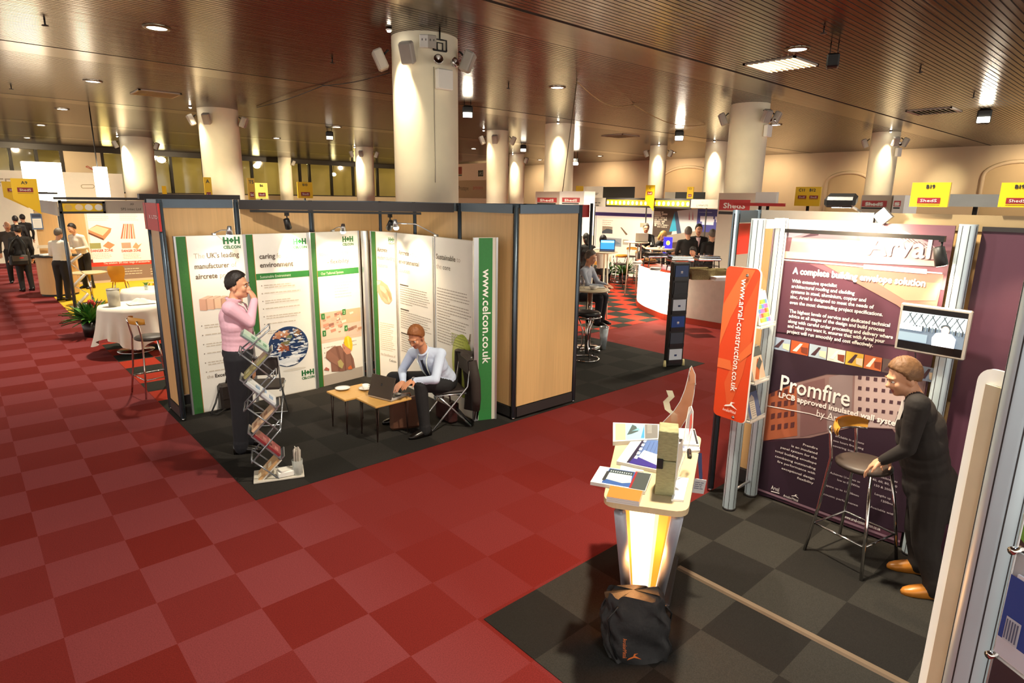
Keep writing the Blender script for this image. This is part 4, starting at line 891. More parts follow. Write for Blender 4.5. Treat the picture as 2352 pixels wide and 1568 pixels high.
# lamps at the top of the purple stand
m = MB(); m.box((0, 0, 0), (.03, 1.12, .03), BLACK); single('track_and_shadow', m, 'black bar for lamp track and shadow across the head of the printed banner', 'track', (4.96, -3.42, 2.405))  # one black bar stands for the track and the shadow there
track_spot(4.93, -3.97, 2.42, (5.0, -4.15, 1.6), 'small black spotlight at the right end of the banner track', 10, 90)
t = thing('arm_floodlight', 'black box floodlight on a pale arm above the printed banner', 'light', (5.13, -3.35, SH+.01)); hd = VX(1932, 460, 4.6)-Vector((5.13, -3.35, SH+.01))
m = MB(); m.box(tuple(hd), (.17, .20, .075), BLACK, rot=(0, -.2, .25), bev=.02); m.build('lamp_box', t); m = MB(); m.tube([(0, 0, 0), (-.1, 0, .02), tuple(hd*.6), tuple(hd)], .01, ALU, n=8); m.build('arm', t)
m = MB(); m.box(tuple(hd+Vector((.03, 0, -.037))), (.09, .12, .012), glow('#fff4dc', 60), rot=(0, -.2, .25)); m.build('lens', t)
hw = hd+Vector((5.13, -3.35, SH+.01)); spot(hw+Vector((.03, 0, -.08)), (5.03, -3.3, 2.0), 42, '#ffdfb4', 150, .6, .05)
t = thing('clip_lamp', 'small lit square lamp clipped to the wood fascia left of the first B19 board', 'lamp', (5.08, -3.56, SH-.02)); m = MB(); m.box((-.08, 0, 0), (.05, .09, .09), ALU, rot=(PI/4, 0, 0)); m.build('lamp_head', t); m = MB(); m.box((-.11, 0, 0), (.01, .07, .07), glow('#fff2d4', 30), rot=(PI/4, 0, 0)); m.build('lens', t); m = MB(); m.cyl((0, 0, -.03), (-.08, 0, -.01), .008, ALU, n=6); m.build('arm', t)
spot((4.92, -3.56, SH-.03), (5.03, -3.55, 2.1), 10, '#ffdfb4', 140, .6, .04)
spot((4.45, -4.35, SH-.1), (5.05, -4.7, 1.3), 14, '#ffdfb4', 80, .6, .04)
# near column, sign back, and the second banner at the right border
alu_column(2.235, -4.89, 'thick aluminium column close to the camera at the right border', 2.48, .058)
t = thing('sign_back', 'plain white back of a rounded sign fixed to the nearest aluminium column', 'sign'); A_ = VD(2243, 880, 2.46); B_ = VD(2330, 860, 2.40); t.location = (A_.x, A_.y, .3); wd = math.hypot(B_.x-A_.x, B_.y-A_.y); t.rotation_euler = (0, 0, math.atan2(B_.y-A_.y, B_.x-A_.x))
hh = A_.z-.3+.06
m = MB(); m.prism(rrect(wd+.02, hh, .05), 0, .012, mat('translucent_white', '#f4efe2', rough=.4, emit='#fff2d8', es=.18), axis='y'); m.build('board', t)
m = MB(); m.box((wd*.62, -.006, hh/2), (.06, .012, hh-.1), mat('cream_rib', '#efdcb4', rough=.5)); m.build('stiffener', t)
t = thing('printed_banner', 'banner with cream and green tops behind the nearest column at the right border', 'banner'); A_ = VD(2275, 1300, 3.15); B_ = VD(2440, 1300, 2.85); t.location = (A_.x, A_.y, .05); wd = math.hypot(B_.x-A_.x, B_.y-A_.y); t.rotation_euler = (0, 0, math.atan2(B_.y-A_.y, B_.x-A_.x))
zt = VD(2340, 860, 3.02).z; zg = VD(2345, 1235, 3.02).z
m = MB(); m.prism([(0, 0), (wd, 0), (wd, zt), (0, zt)], 0, .01, PURPD, axis='y'); m.build('fabric', t); g = MB(); g.y0 = .001; g.rect(0, zg+.02, wd, zt, flat('#d8c4a0'), 1); g.poly([(0, zg-.02), (wd, zg-.12), (wd, zg+.0), (0, zg+.06)], flat('#4f7a2c'), 2); g.build('graphic', t)
t = thing('leaflet_holder', 'clear leaflet holder on wires with a blue building leaflet at the lower right border', 'leaflet holder'); A_ = VD(2300, 1420, 2.2); B_ = VD(2420, 1420, 2.12); z0 = VD(2325, 1520, 2.2).z; z1 = VD(2340, 1265, 2.2).z
t.location = (A_.x, A_.y, z0); wd = math.hypot(B_.x-A_.x, B_.y-A_.y); t.rotation_euler = (0, 0, math.atan2(B_.y-A_.y, B_.x-A_.x)); h_ = z1-z0
m = MB(); m.box((wd/2, 0, h_/2), (wd, .008, h_), mat('clear_acrylic', '#e9eef0', alpha=.35)); m.build('back_plate', t)
for i, (u, v) in enumerate(((0.0, .0), (.0, h_))): m = MB(); m.M = Matrix.Translation((u, 0, v)) @ Matrix.Rotation(PI/2, 4, 'X'); m.cyl((0, 0, -.015), (0, 0, .02), .012, CHROME, n=12); m.build('wire_clamp', t)
m = MB(); m.cyl((0, .0, -z0+.02), (0, .0, 2.3-z0), .0025, ALU, n=5); m.build('wire', t)
l_ = thing('leaflet', 'blue leaflet with a white building inside the clear holder at the right border', 'leaflet', (A_.x, A_.y, z0+.01), t.rotation_euler.z); m = MB(); m.box((wd*.5+.02, -.012, h_*.42), (wd*.86, .006, h_*.78), flat('#e4e2e8')); m.build('pages', l_)
g = MB(); g.y0 = .016; u0 = wd*.09; g.rect(u0+.0, h_*.2, wd, h_*.78, flat('#2a4a9a'), 0); g.rect(u0, h_*.04, wd, h_*.2, flat('#d8d8e4'), 0); g.rect(u0+.015, h_*.2, u0+.06, h_*.42, flat('#c8ccd8'), 1)
for k in range(5): g.rect(u0+.018+k*.008, h_*.22, u0+.022+k*.008, h_*.4, flat('#5a6480'), 2)
g.build('cover', l_)
# ================================================================== lit counter
TOPM = mat('counter_beech', '#e4cda2', rough=.35, var=.04, vscale=4, stretch=(3, 12, 3))
ZT = 1.0
P4 = [G(1384, 1150, ZT), G(1580, 1178, ZT), G(1612, 1000, ZT), G(1424, 975, ZT)]
ct = thing('display_counter', 'narrow beech topped counter with a glowing orange front and silver legs', 'counter', (2.95, -3.05, .004))
o_ = Vector((2.95, -3.05, .004))
def rounded_poly(P, r, n=5):
    out = []
    for i in range(len(P)):
        a, b, c = Vector(P[i-1][:2]), Vector(P[i][:2]), Vector(P[(i+1) % len(P)][:2]); d1 = (a-b).normalized(); d2 = (c-b).normalized()
        p, q = b+d1*r, b+d2*r
        for k in range(n+1): t = k/n; out.append(((1-t)**2*p.x+2*t*(1-t)*b.x+t*t*q.x, (1-t)**2*p.y+2*t*(1-t)*b.y+t*t*q.y))
    return out
rp = [(p[0]-o_.x, p[1]-o_.y) for p in rounded_poly(P4, .09)]
if sum(rp[i][0]*rp[(i+1) % len(rp)][1]-rp[(i+1) % len(rp)][0]*rp[i][1] for i in range(len(rp))) < 0: rp = rp[::-1]
m = MB(); m.prism(rp, ZT-.035-.004, ZT-.004, TOPM); cxy = (sum(p[0] for p in rp)/len(rp), sum(p[1] for p in rp)/len(rp)); m.build('top', ct)
LEG = mat('leg_grey', '#a9acb6', rough=.4, metal=.4)
for i, (tp_, bp_) in enumerate((((1424, 1176), (1442, 1392)), ((1556, 1186), (1508, 1392)))):
    a = G(*tp_, ZT-.05)-o_; b = G(*bp_, .02)-o_; m = MB(); m.tube([tuple(b), tuple(a)], .033, LEG, n=16); m.build('leg', ct)
LA, LB = G(1424, 1176, ZT-.05)-o_, G(1442, 1392, .02)-o_; RA, RB = G(1556, 1186, ZT-.05)-o_, G(1508, 1392, .02)-o_
axis_ = (Vector((P4[2].x, P4[2].y, 0))-Vector((P4[1].x, P4[1].y, 0))).normalized()
m = MB(); WG = glow('#ffe2b4', .9); WH2 = glow('#fffaf0', 2.0); OG = glow('#f07a22', .9); OD = glow('#e05a10', .7)
def lp(u, v, off=.06): A = LA.lerp(RA, u); B = LB.lerp(RB, u); return A.lerp(B, v)+axis_*(off+.05*math.sin(PI*u))
def strip_(u0, u1, mm):
    for j in range(12): v0, v1 = j/12, (j+1)/12; m.add([lp(u0, v0), lp(u1, v0), lp(u1, v1), lp(u0, v1)], [(0, 3, 2, 1)], mm)
us_ = [(-.04, .06, OD), (.06, .12, OG), (.12, .3, WG), (.3, .42, glow('#fff0d0', 1.2)), (.42, .58, WH2), (.58, .66, glow('#ffd28a', .9)), (.66, .84, OG), (.84, 1.05, OD)]
for u0, u1, mm in us_: strip_(u0, u1, mm)
m.build('lit_panel', ct)
m = MB(); m.box(tuple((LB.lerp(RB, .5)+axis_*.35)+Vector((0, 0, .01))), (.62, .34, .03), DRAIL, rot=(0, 0, math.atan2(axis_.y, axis_.x)), bev=.01); m.build('base_plate', ct)
for s_ in (0.0, 1.0):
    a = LA.lerp(RA, s_)+axis_*.1; b = LB.lerp(RB, s_)+axis_*.1; e = axis_*.62; m = MB(); mm = OD if s_ == 0 else mat('counter_side', '#3a3236', rough=.5)
    m.add([a, b, b+e*.9, a+e], [(0, 1, 2, 3)], mm); m.build('side_panel', ct)
for k in (.35, 1.0):
    a = (LA if k < .5 else RA)+axis_*.75; b = (LB if k < .5 else RB)+axis_*.68; m = MB(); m.tube([tuple(b), tuple(a)], .03, LEG, n=12); m.build('leg', ct)
q = Vector((LB.lerp(RB, .5)+axis_*.02))+o_; point((q.x-axis_.x*.35, q.y-axis_.y*.35, .55), 5, '#ffb060', .1)
# things lying on the counter
def slab(name, label, cat, corners, z, th, side, cover=None, art=None):
    P = [G(px, py, z+th) for px, py in corners]; c = sum(P, Vector())/4; x = (P[1]-P[0]); rz = math.atan2(x.y, x.x)
    t = thing(name, label, cat, (c.x, c.y, z), rz); R_ = Matrix.Rotation(-rz, 3, 'Z'); L = [R_ @ (p-c) for p in P]; L2 = [(l.x, l.y) for l in L]
    if sum(L2[i][0]*L2[(i+1) % 4][1]-L2[(i+1) % 4][0]*L2[i][1] for i in range(4)) < 0: order = [3, 2, 1, 0]
    else: order = [0, 1, 2, 3]
    m = MB(); m.prism([L2[i] for i in order], 0, th, side); m.build('pages', t)
    g = MB(); A, B, C, D_ = [Vector((l[0], l[1], 0)) for l in L2]
    def bl(u, v, l=0): q = A.lerp(B, u).lerp(D_.lerp(C, u), v); return (q.x, q.y, th+.0008*(l+1))
    def q4(u0, v0, u1, v1, c_, l=0):
        vs = [bl(u0, v0, l), bl(u1, v0, l), bl(u1, v1, l), bl(u0, v1, l)]; n = (Vector(vs[1])-Vector(vs[0])).cross(Vector(vs[2])-Vector(vs[0])); g.add(vs, [(0, 1, 2, 3) if n.z > 0 else (3, 2, 1, 0)], flat(c_) if isinstance(c_, str) else c_)
    def pn(pts, c_, l=1):
        vs = [bl(u, v, l) for u, v in pts]; a_ = sum(vs[i][0]*vs[(i+1) % len(vs)][1]-vs[(i+1) % len(vs)][0]*vs[i][1] for i in range(len(vs))); g.add(vs, [tuple(range(len(vs))) if a_ > 0 else tuple(reversed(range(len(vs))))], flat(c_) if isinstance(c_, str) else c_)
    if cover: q4(0, 0, 1, 1, cover, 0)
    if art: art(q4, pn)
    if g.v: g.build('cover', t)
    return t
PG = flat('#efece6')
# corners: bottom-left, bottom-right, top-right, top-left in the photograph
def a1(q, p):
    q(.05, .05, .27, .95, '#c9cf9a', 1); q(.28, .05, .68, .95, '#9fc6d8', 1); p([(.3, .3), (.42, .9), (.5, .8), (.55, .5), (.4, .35)], '#4f5d5c', 2); p([(.4, .5), (.58, .55), (.55, .7)], '#7fb0c0', 3); p([(.6, .1), (.68, .9), (.68, .1)], '#4a9ad8', 2); q(.69, .05, .97, .95, '#7d7a76', 1)
    for k in range(6): q(.74, .85-.09*k, .84, .87-.09*k, '#d6d2cc', 2)
slab('brochure', 'landscape brochure with grey, blue and green cover overhanging the far left of the counter', 'brochure', [(1408, 1014), (1514, 1008), (1514, 974), (1408, 970)], ZT, .03, PG, '#f2f0ea', a1)
def a2(q, p):
    p([(.24, .02), (.3, .95), (.4, .95), (.36, .05)], '#2b2440', 1); q(.38, .05, .98, .98, '#5f7ab0', 1); p([(.38, .05), (.98, .05), (.98, .45), (.5, .55)], '#dfe3ee', 2); p([(.3, .02), (.98, .02), (.98, .12), (.36, .3)], '#3d2f8c', 3)
    for k in range(5): q(.45+.11*k, .1, .455+.11*k, .9, '#3c4a70', 4); q(.36, .2+.16*k, .44, .3+.16*k, '#e8ecf2', 4)
slab('brochure', 'glossy brochure with a blue glass facade in the middle of the counter', 'brochure', [(1416, 1059), (1509, 1079), (1530, 1012), (1455, 1005)], ZT, .022, PG, '#f3f1ee', a2)
def a3(q, p):
    q(.2, .05, .72, .95, '#3c62a8', 1); p([(.2, .3), (.25, .8), (.66, .8), (.7, .3), (.55, .2)], '#c8d8d8', 2); q(.22, .7, .68, .9, '#38444a', 3); q(.72, .02, .99, .98, '#4b5150', 1); q(.7, .02, .74, .98, '#a02a2c', 2); q(.18, .2, .24, .75, '#3a3c40', 3)
    for k in range(10): q(.25+.042*k, .74, .27+.042*k, .82, '#c4d4d8', 4)
slab('brochure', 'brochure with a ring bound page picture overhanging the near left of the counter', 'brochure', [(1356, 1106), (1482, 1128), (1497, 1088), (1378, 1070)], ZT, .02, PG, '#f1eff0', a3)
for k in range(3):
    slab('booklet', ['bottom orange booklet of the stack at the near corner of the counter', 'middle orange booklet of the stack at the near corner of the counter', 'top orange booklet of the stack at the near corner of the counter'][k], 'booklet', [(1393, 1148-4*k), (1468, 1160-4*k), (1476, 1135-4*k), (1402, 1123-4*k)], ZT+.0105*k, .0095, PG, '#f08436')
def a4(q, p): q(.1, .1, .4, .3, '#2c2a2c', 1); q(.55, .2, .9, .7, '#b4b4bc', 1); q(.9, .05, .98, .95, '#38383a', 1)
slab('brochure', 'white brochure with black print at the far right of the counter', 'brochure', [(1545, 1018), (1606, 1022), (1596, 985), (1545, 982)], ZT+.016, .012, PG, '#f3f2f0', a4)
def a5(q, p): q(.05, .3, .4, .8, '#5a64a8', 1)
slab('brochure', 'white brochure lying under another at the far right of the counter', 'brochure', [(1548, 1036), (1608, 1034), (1604, 1016), (1552, 1014)], ZT, .014, PG, '#eef0f4', a5)
slab('leaflet', 'blank white leaflets beside the grey wool block on the counter', 'leaflet', [(1542, 1146), (1570, 1148), (1582, 1098), (1556, 1094)], ZT, .012, flat('#fbfaf6'), '#fbfaf6')
slab('leaflet', 'white leaflet with an orange dot under the glossy facade brochure', 'leaflet', [(1424, 1078), (1478, 1083), (1480, 1062), (1428, 1058)], ZT, .003, PG, '#e8e4da', lambda q, p: q(.55, .3, .7, .7, '#e0703a', 1))
t = thing('pen_case', 'black and silver pen case at the right of the counter', 'pen case', G(1583, 1045, ZT), .6); m = MB(); m.box((0, 0, .012), (.12, .028, .022), BLACK, bev=.006); m.build('body', t); m = MB(); m.box((0, -.002, .0245), (.11, .01, .003), CHROME); m.build('clip', t)
# mineral wool block
WOOL = mat('mineral_wool', '#a8a57c', rough=.95, var=.18, vscale=30, bump=.6, bscale=40, stretch=(1, 1, 4))
bb = G(1525, 1138, ZT); t = thing('wool_block', 'upright block of grey green mineral wool on the counter', 'insulation sample', (bb.x, bb.y, ZT), math.atan2(axis_.y, axis_.x)+.1)
hb = 0.385
m = MB(); m.box((.075, 0, hb*.27), (.15, .105, hb*.54), WOOL, bev=.004); m.build('lower_slab', t); m = MB(); m.box((.075, 0, hb*.775), (.15, .107, hb*.45), WOOL, bev=.004); m.build('upper_slab', t)
m = MB(); m.box((-.004, .035, hb*.5), (.014, .035, .06), BLACK, bev=.004); m.build('clip', t); m = MB(); m.box((.075, -.056, hb*.48), (.14, .006, hb*.9), WHITE); m.build('facing_sheet', t)
# clear acrylic sail and price style stand
AC = mat('tinted_acrylic', '#c58a62', rough=.08, alpha=.55, var=0); ACL = mat('clear_acrylic', '#e9eef0', rough=.08, alpha=.35, var=0)
def at_(px, py, x): return VX(px, py, x)
b0, b1 = G(1516, 976, ZT), G(1562, 984, ZT)
t = thing('acrylic_sail', 'curved brown tinted acrylic sail standing on the far end of the counter', 'display stand', (b0.x, b0.y, ZT)); m = MB(); dist0 = math.hypot(b0.x-CAM.x, b0.y-CAM.y)
Ledge = [(1516, 976), (1530, 962), (1548, 943), (1562, 922), (1573, 895), (1580, 868), (1585, 845)]; Redge = [(1562, 984), (1578, 960), (1588, 935), (1594, 905), (1597, 880), (1597, 860), (1588, 840)]
L3 = [VD(*p, dist0+.02*i) for i, p in enumerate(Ledge)]; R3 = [VD(*p, dist0+.03+.02*i) for i, p in enumerate(Redge)]; o0 = Vector((b0.x, b0.y, ZT))
m.sheet(lambda u, v: (L3[round(u*6)].lerp(R3[round(u*6)], v))-o0, 6, 2, AC); m.build('sheet', t)
m = MB(); m.tube([p-o0 for p in L3]+[p-o0 for p in reversed(R3)], .003, ACL, n=6); m.build('polished_edge', t)
for p in (VD(1584, 850, dist0+.1), VD(1597, 882, dist0+.1)): m = MB(); m.ell(tuple(p-o0), (.008, .008, .008), CHROME, n=8, k=6); m.build('stud', t)
t = thing('folded_metal_sample', 'zigzag strip of folded metal standing beside the acrylic sail', 'sample', (b0.x, b0.y, ZT)); m = MB(); zz = [(1541, 978), (1541, 951), (1527, 940), (1523, 922), (1535, 910), (1530, 896)]; Z3 = [VD(*p, dist0+.05) for p in zz]
off = Vector((.03, -.035, .0)); vs = []
for p in Z3: vs += [p-o0, p-o0+off]
m.add(vs, [(2*i, 2*i+1, 2*i+3, 2*i+2) for i in range(len(zz)-1)], mat('pale_metal', '#cfc8b0', rough=.35, metal=.4)); m.build('strip', t)
t = thing('acrylic_fin', 'clear teardrop acrylic fin with a red print standing at the right of the counter', 'display stand', (b1.x, b1.y, ZT)); o1 = Vector((b1.x, b1.y, ZT)); q_ = G(1552, 1108, ZT); dq = math.hypot(q_.x-CAM.x, q_.y-CAM.y)
fin = [(1552, 1108), (1560, 1060), (1570, 1010), (1578, 960), (1583, 935), (1588, 932), (1592, 945), (1590, 985), (1582, 1020), (1572, 1050), (1562, 1075)]; F3 = [VD(*p, dq+.5*(1108-p[1])/176*.5)-o1 for p in fin]
m = MB(); m.add(F3, [tuple(range(len(fin)))], ACL); m.build('sheet', t); m = MB(); m.tube(F3, .003, WHITE, n=5, closed=True); m.build('polished_edge', t); m = MB(); F4 = [VD(*p, dq+.5*(1108-p[1])/176*.5-.01)-o1 for p in ((1582, 1000), (1585, 955), (1589, 948), (1590, 970))]; m.add(F4, [(0, 1, 2, 3)], flat('#c4574a')); m.build('print', t)
t = thing('white_stand', 'upright white display leaf behind the wool block on the counter', 'display stand', (bb.x, bb.y, ZT)); m = MB(); F5 = [VD(*p, math.hypot(bb.x-CAM.x, bb.y-CAM.y)+.12)-Vector((bb.x, bb.y, ZT)) for p in ((1545, 1125), (1549, 1040), (1568, 1008), (1568, 1045), (1556, 1085))]; m.add(F5, [tuple(range(5))], flat('#f3e8d8')); m.build('sheet', t)
t = thing('badge_lanyard', 'white badge on a dark blue lanyard hanging off the right edge of the counter', 'badge'); a = G(1602, 1040, ZT+.004); b = VD(1606, 1100, math.hypot(a.x-CAM.x, a.y-CAM.y)-.05); t.location = a
m = MB(); d_ = b-a; vs = [(0, 0, 0), (.02, -.02, 0), d_+Vector((.015, -.015, 0)), d_]; m.add(vs, [(0, 1, 2, 3)], flat('#1f2a5c')); m.build('lanyard', t)
m = MB(); m.M = Matrix.Translation(d_+Vector((0, 0, -.05))) @ Matrix.Rotation(-.75, 4, 'Z') @ Matrix.Rotation(.12, 4, 'Y'); m.box((0, 0, 0), (.085, .006, .1), flat('#eef0f2')); m.y0 = .004
m.build('card', t)
m = MB(); m.M = Matrix.Translation(d_+Vector((0, 0, -.05))) @ Matrix.Rotation(-.75, 4, 'Z') @ Matrix.Rotation(.12, 4, 'Y'); m.y0 = .004; m.lines(-.03, .03, .06, 4, .014, .006, flat('#8a90a0'), l=1); m.build('print', t)
# bag slumped against the counter
BAGM = mat('bag_nylon', '#1b1b1c', rough=.6, var=.1, vscale=12, bump=.5, bscale=18)
p0, p1 = G(1415, 1508, 0), G(1540, 1500, 0); bw = (p1-p0).length
t = thing('drawstring_bag', 'black drawstring bag with an orange mark, slumped on the floor against the counter', 'bag', ((p0.x+p1.x)/2-.0, (p0.y+p1.y)/2+.05, .004), math.atan2(p1.y-p0.y, p1.x-p0.x))
Rb = random.Random(5)
def bagf(u, v):
    z = .37*v; half = bw*.56*(1.0+.06*math.sin(3*v)-.16*max(0, v-.62)/.38); dep = .13*(1-.55*v)+.02*math.sin(7*u+3*v); a = 2*PI*u
    x = half*math.copysign(abs(math.cos(a))**.38, math.cos(a)); y = dep*math.copysign(abs(math.sin(a))**.7, math.sin(a))
    y += .05*v+.012*math.sin(9*a+11*v); x += .012*math.sin(17*v+2*a)-.03*v; z += .02*math.sin(3*a+2)*v+.012*math.sin(8*a+9*v)*v
    return (x, y, max(.002, z))
m = MB(); m.sheet(bagf, 40, 22, BAGM); top = [bagf(i/40, 1.0) for i in range(40)]; cc = Vector((sum(p[0] for p in top)/40, sum(p[1] for p in top)/40, .385))
m.add(top+[tuple(cc)], [(i, (i+1) % 40, 40) for i in range(40)], BAGM, True); bot = [bagf(i/40, 0.0) for i in range(40)]; m.add(bot, [tuple(reversed(range(40)))], BAGM); m.build('body', t)
m = MB(); m.tube([(-bw*.44, -.05, .34), (-bw*.62, -.05, .26), (-bw*.55, -.06, .12), (-bw*.45, -.1, .03)], .006, BLACK, n=6); m.build('cord', t)
m = MB(); m.tube([(bw*.42, -.05, .33), (bw*.6, 0, .24), (bw*.5, -.04, .08), (bw*.46, -.09, .03)], .006, BLACK, n=6); m.build('cord', t)
m = MB(); m.M = Matrix.Translation((-bw*.27, -.142, .17)) @ Matrix.Rotation(-.16, 4, 'X'); OM = flat('#d9702c'); m.text('ArcelorMittal', -.045, .03, OM, 1, h=.024, w=.115, rot=-PI/2+.0); swoosh(m, -.02, -.1, .085, OM, 1); m.build('emblem', t)
# floor strip
m = MB(); m.prism([(-.028, 0), (.028, 0), (.018, .014), (-.018, .014)], 0, 1.75, mat('ramp_strip', '#6f5c48', rough=.6), axis='y'); single('floor_strip', m, 'long brown cable cover strip across the black carpet by the counter', 'cable cover', (3.47, -4.78, .004))
# bar stool
def stool_set(loc, rz, label, back=True):
    t = thing('bar_stool', label, 'bar stool', loc, rz); SEAT = mat('stool_seat', '#3b2f28', rough=.5, var=.05); WOODB = mat('stool_back_wood', '#d99a3c', rough=.35, var=.05); sh = .76
    m = MB(); m.lathe([(0, sh-.025), (.17, sh-.025), (.19, sh-.012), (.19, sh+.008), (.17, sh+.022), (0, sh+.026)], SEAT, n=28); m.build('seat', t)
    L_ = []
    for sx, sy in ((-1, -1), (1, -1), (1, 1), (-1, 1)):
        top = Vector((sx*.13, sy*.13, sh-.02)); bot = Vector((sx*.225, sy*.225, 0)); mid = top.lerp(bot, .5)+Vector((sx*.008, sy*.008, 0))
        pts = [bot, mid, top]
        if sy == 1 and back: pts = [bot, mid, Vector((sx*.155, .16, sh+.02)), Vector((sx*.16, .185, sh+.2)), Vector((sx*.155, .2, sh+.26))]
        m = MB(); m.tube(pts, .0125, CHROME, n=8); m.build('leg', t); L_.append(bot.lerp(top, .32))
    m = MB(); m.tube([tuple(p) for p in L_], .009, CHROME, n=6, closed=True); m.build('foot_ring', t)
    if back:
        m = MB(); vs = []
        def bk(u, v): a = math.radians(-62+124*u); r = .2+.012*math.sin(PI*v); return (r*math.sin(a), .02+r*math.cos(a)*.95, sh+.21+.09*v*(1-.25*abs(2*u-1)**3))
        m.sheet(bk, 14, 4, WOODB); m.sheet(lambda u, v: Vector(bk(u, 1-v))+Vector((0, .014, 0)), 14, 4, WOODB); m.build('backrest', t)
        m = MB(); m.tube([bk(i/14, 0) for i in range(15)], .008, CHROME, n=6); m.build('back_rail', t)
    return t
STOOL = stool_set((4.60, -3.80, .004), math.radians(150), 'chrome bar stool with a curved wood back and dark round seat before the printed banner')
STOOL.rotation_euler.z = math.radians(-12)
# ================================================================== people
SKIN = mat('skin', '#d9a07c', rough=.5, var=.04, vscale=20); SKIN2 = mat('skin_warm', '#c98a66', rough=.5, var=.04)
LIPS = mat('lips', '#b0645a', rough=.5, var=0); EYEW = mat('eye_white', '#e8e0d8', rough=.3, var=0); EYED = mat('eye_dark', '#2a1c14', rough=.2, var=0)
HAIRD = mat('hair_dark', '#1f1712', rough=.55, var=.15, vscale=40, bump=.4, bscale=80); HAIRB = mat('hair_ginger', '#8a5226', rough=.55, var=.15, vscale=40, bump=.4, bscale=80); HAIRG = mat('hair_grey', '#6b6258', rough=.6, var=.1, bump=.3); HAIRY = mat('hair_blonde', '#c9a050', rough=.5, var=.15, vscale=40, bump=.3)
def cloth(n, c, r=.8): return mat('cloth_'+n, c, rough=r, var=.06, vscale=5, bump=.8, bscale=9)
def orth(f, u):
    f = f.normalized(); r = f.cross(u).normalized(); return r, f, r.cross(f)      # right, forward, up
class Body:
    def __init__(s): s.pr = []
    def cone(s, a, b, ra, rb, m): s.pr.append(('c', Vector(a), Vector(b), ra, rb, m))
    def ell(s, c, r, m, ax=None): s.pr.append(('e', Vector(c), r, ax or Matrix.Identity(3), m))
    def mesh(s, name, parent, voxel, smooth=4):
        mb = MB()
        for p in s.pr:
            if p[0] == 'c':
                _, a, b, ra, rb, m = p; d = b-a; L = max(d.length, 1e-4); d = d/L; pts = []; rs = []
                for t in (-1, -.8, -.5, 0): pts.append(a+d*ra*t); rs.append(ra*math.sqrt(max(.02, 1-t*t)))
                for t in (0, .5, .8, 1): pts.append(b+d*rb*t); rs.append(rb*math.sqrt(max(.02, 1-t*t)))
                mb.tube(pts, rs, m, n=14)
            else:
                _, c, r, ax, m = p; o = len(mb.v); mb.ell((0, 0, 0), r, m, n=20, k=12)
                mb.v[o:] = [tuple(ax @ Vector(v)+c) for v in mb.v[o:]]
        ob = mb.build('tmp', None); md = ob.modifiers.new('r', 'REMESH'); md.mode = 'VOXEL'; md.voxel_size = voxel
        sm = ob.modifiers.new('s', 'SMOOTH'); sm.factor = .5; sm.iterations = smooth
        dg = bpy.context.evaluated_depsgraph_get(); dg.update(); me = bpy.data.meshes.new_from_object(ob.evaluated_get(dg)); bpy.data.objects.remove(ob)
        n = len(me.polygons); co = np.empty(n*3); me.polygons.foreach_get('center', co); co = co.reshape(-1, 3)
        best = np.full(n, 1e9); idx = np.zeros(n, int); mats = []
        for p in s.pr:
            m = p[-1]
            if m not in mats: mats.append(m)
            k = mats.index(m)
            if p[0] == 'c':
                a, b = np.array(p[1]), np.array(p[2]); d = b-a; L2 = max(d@d, 1e-9); t = np.clip(((co-a)@d)/L2, 0, 1); q = np.linalg.norm(co-a-t[:, None]*d, axis=1)-(p[3]+(p[4]-p[3])*t)
            else:
                A = np.array(p[3]); l = (co-np.array(p[1]))@A; r = np.array(p[2]); q = (np.linalg.norm(l/r, axis=1)-1)*r.min()
            w = q < best; best[w] = q[w]; idx[w] = k
        me.materials.clear()
        for m in mats: me.materials.append(m)
        me.polygons.foreach_set('material_index', idx.astype(np.int32)); me.polygons.foreach_set('use_smooth', np.ones(n, bool)); me.update()
        o = bpy.data.objects.new(name, me); COL.objects.link(o); o.parent = parent; me.name = name; return o
    def hand(s, w, d, nrm, side, m, curl=.5, sc=1.0, fist=False):
        # d points along the hand, nrm is the direction the palm faces, side +1 puts the thumb on d x nrm
        d = d.normalized(); nrm = (nrm-d*nrm.dot(d)).normalized(); lat = d.cross(nrm)*side
        ax = Matrix((lat, d, nrm)).transposed(); w = Vector(w)
        s.ell(w+d*.05*sc, (.042*sc, .056*sc, .019*sc), m, ax); s.cone(w-d*.01, w+d*.04*sc, .027*sc, .03*sc, m)
        for k, (o, ln) in enumerate(((.034, .066), (.0115, .078), (-.0115, .073), (-.033, .056))):
            b = w+d*.092*sc+lat*o*sc; dd = (d+lat*(o*3.2)).normalized(); ang = 0; p = b-dd*.02*sc
            for j, f in enumerate((.45, .32, .23)):
                ang += curl*(.55 if j == 0 else .8); q = p+(dd*math.cos(ang)+nrm*math.sin(ang))*(ln*f*sc*1.15+(.02*sc if j == 0 else 0)); s.cone(p, q, .0098*sc-.0008*j, .0092*sc-.0008*j, m); p = q
        b = w+d*.022*sc+lat*.034*sc; q = b+(lat*.65+d*.6+nrm*.3).normalized()*.044*sc; s.cone(b, q, .0135*sc, .0115*sc, m); s.cone(q, q+(d*.85+lat*.1+nrm*.45).normalized()*.032*sc, .0115*sc, .0095*sc, m)
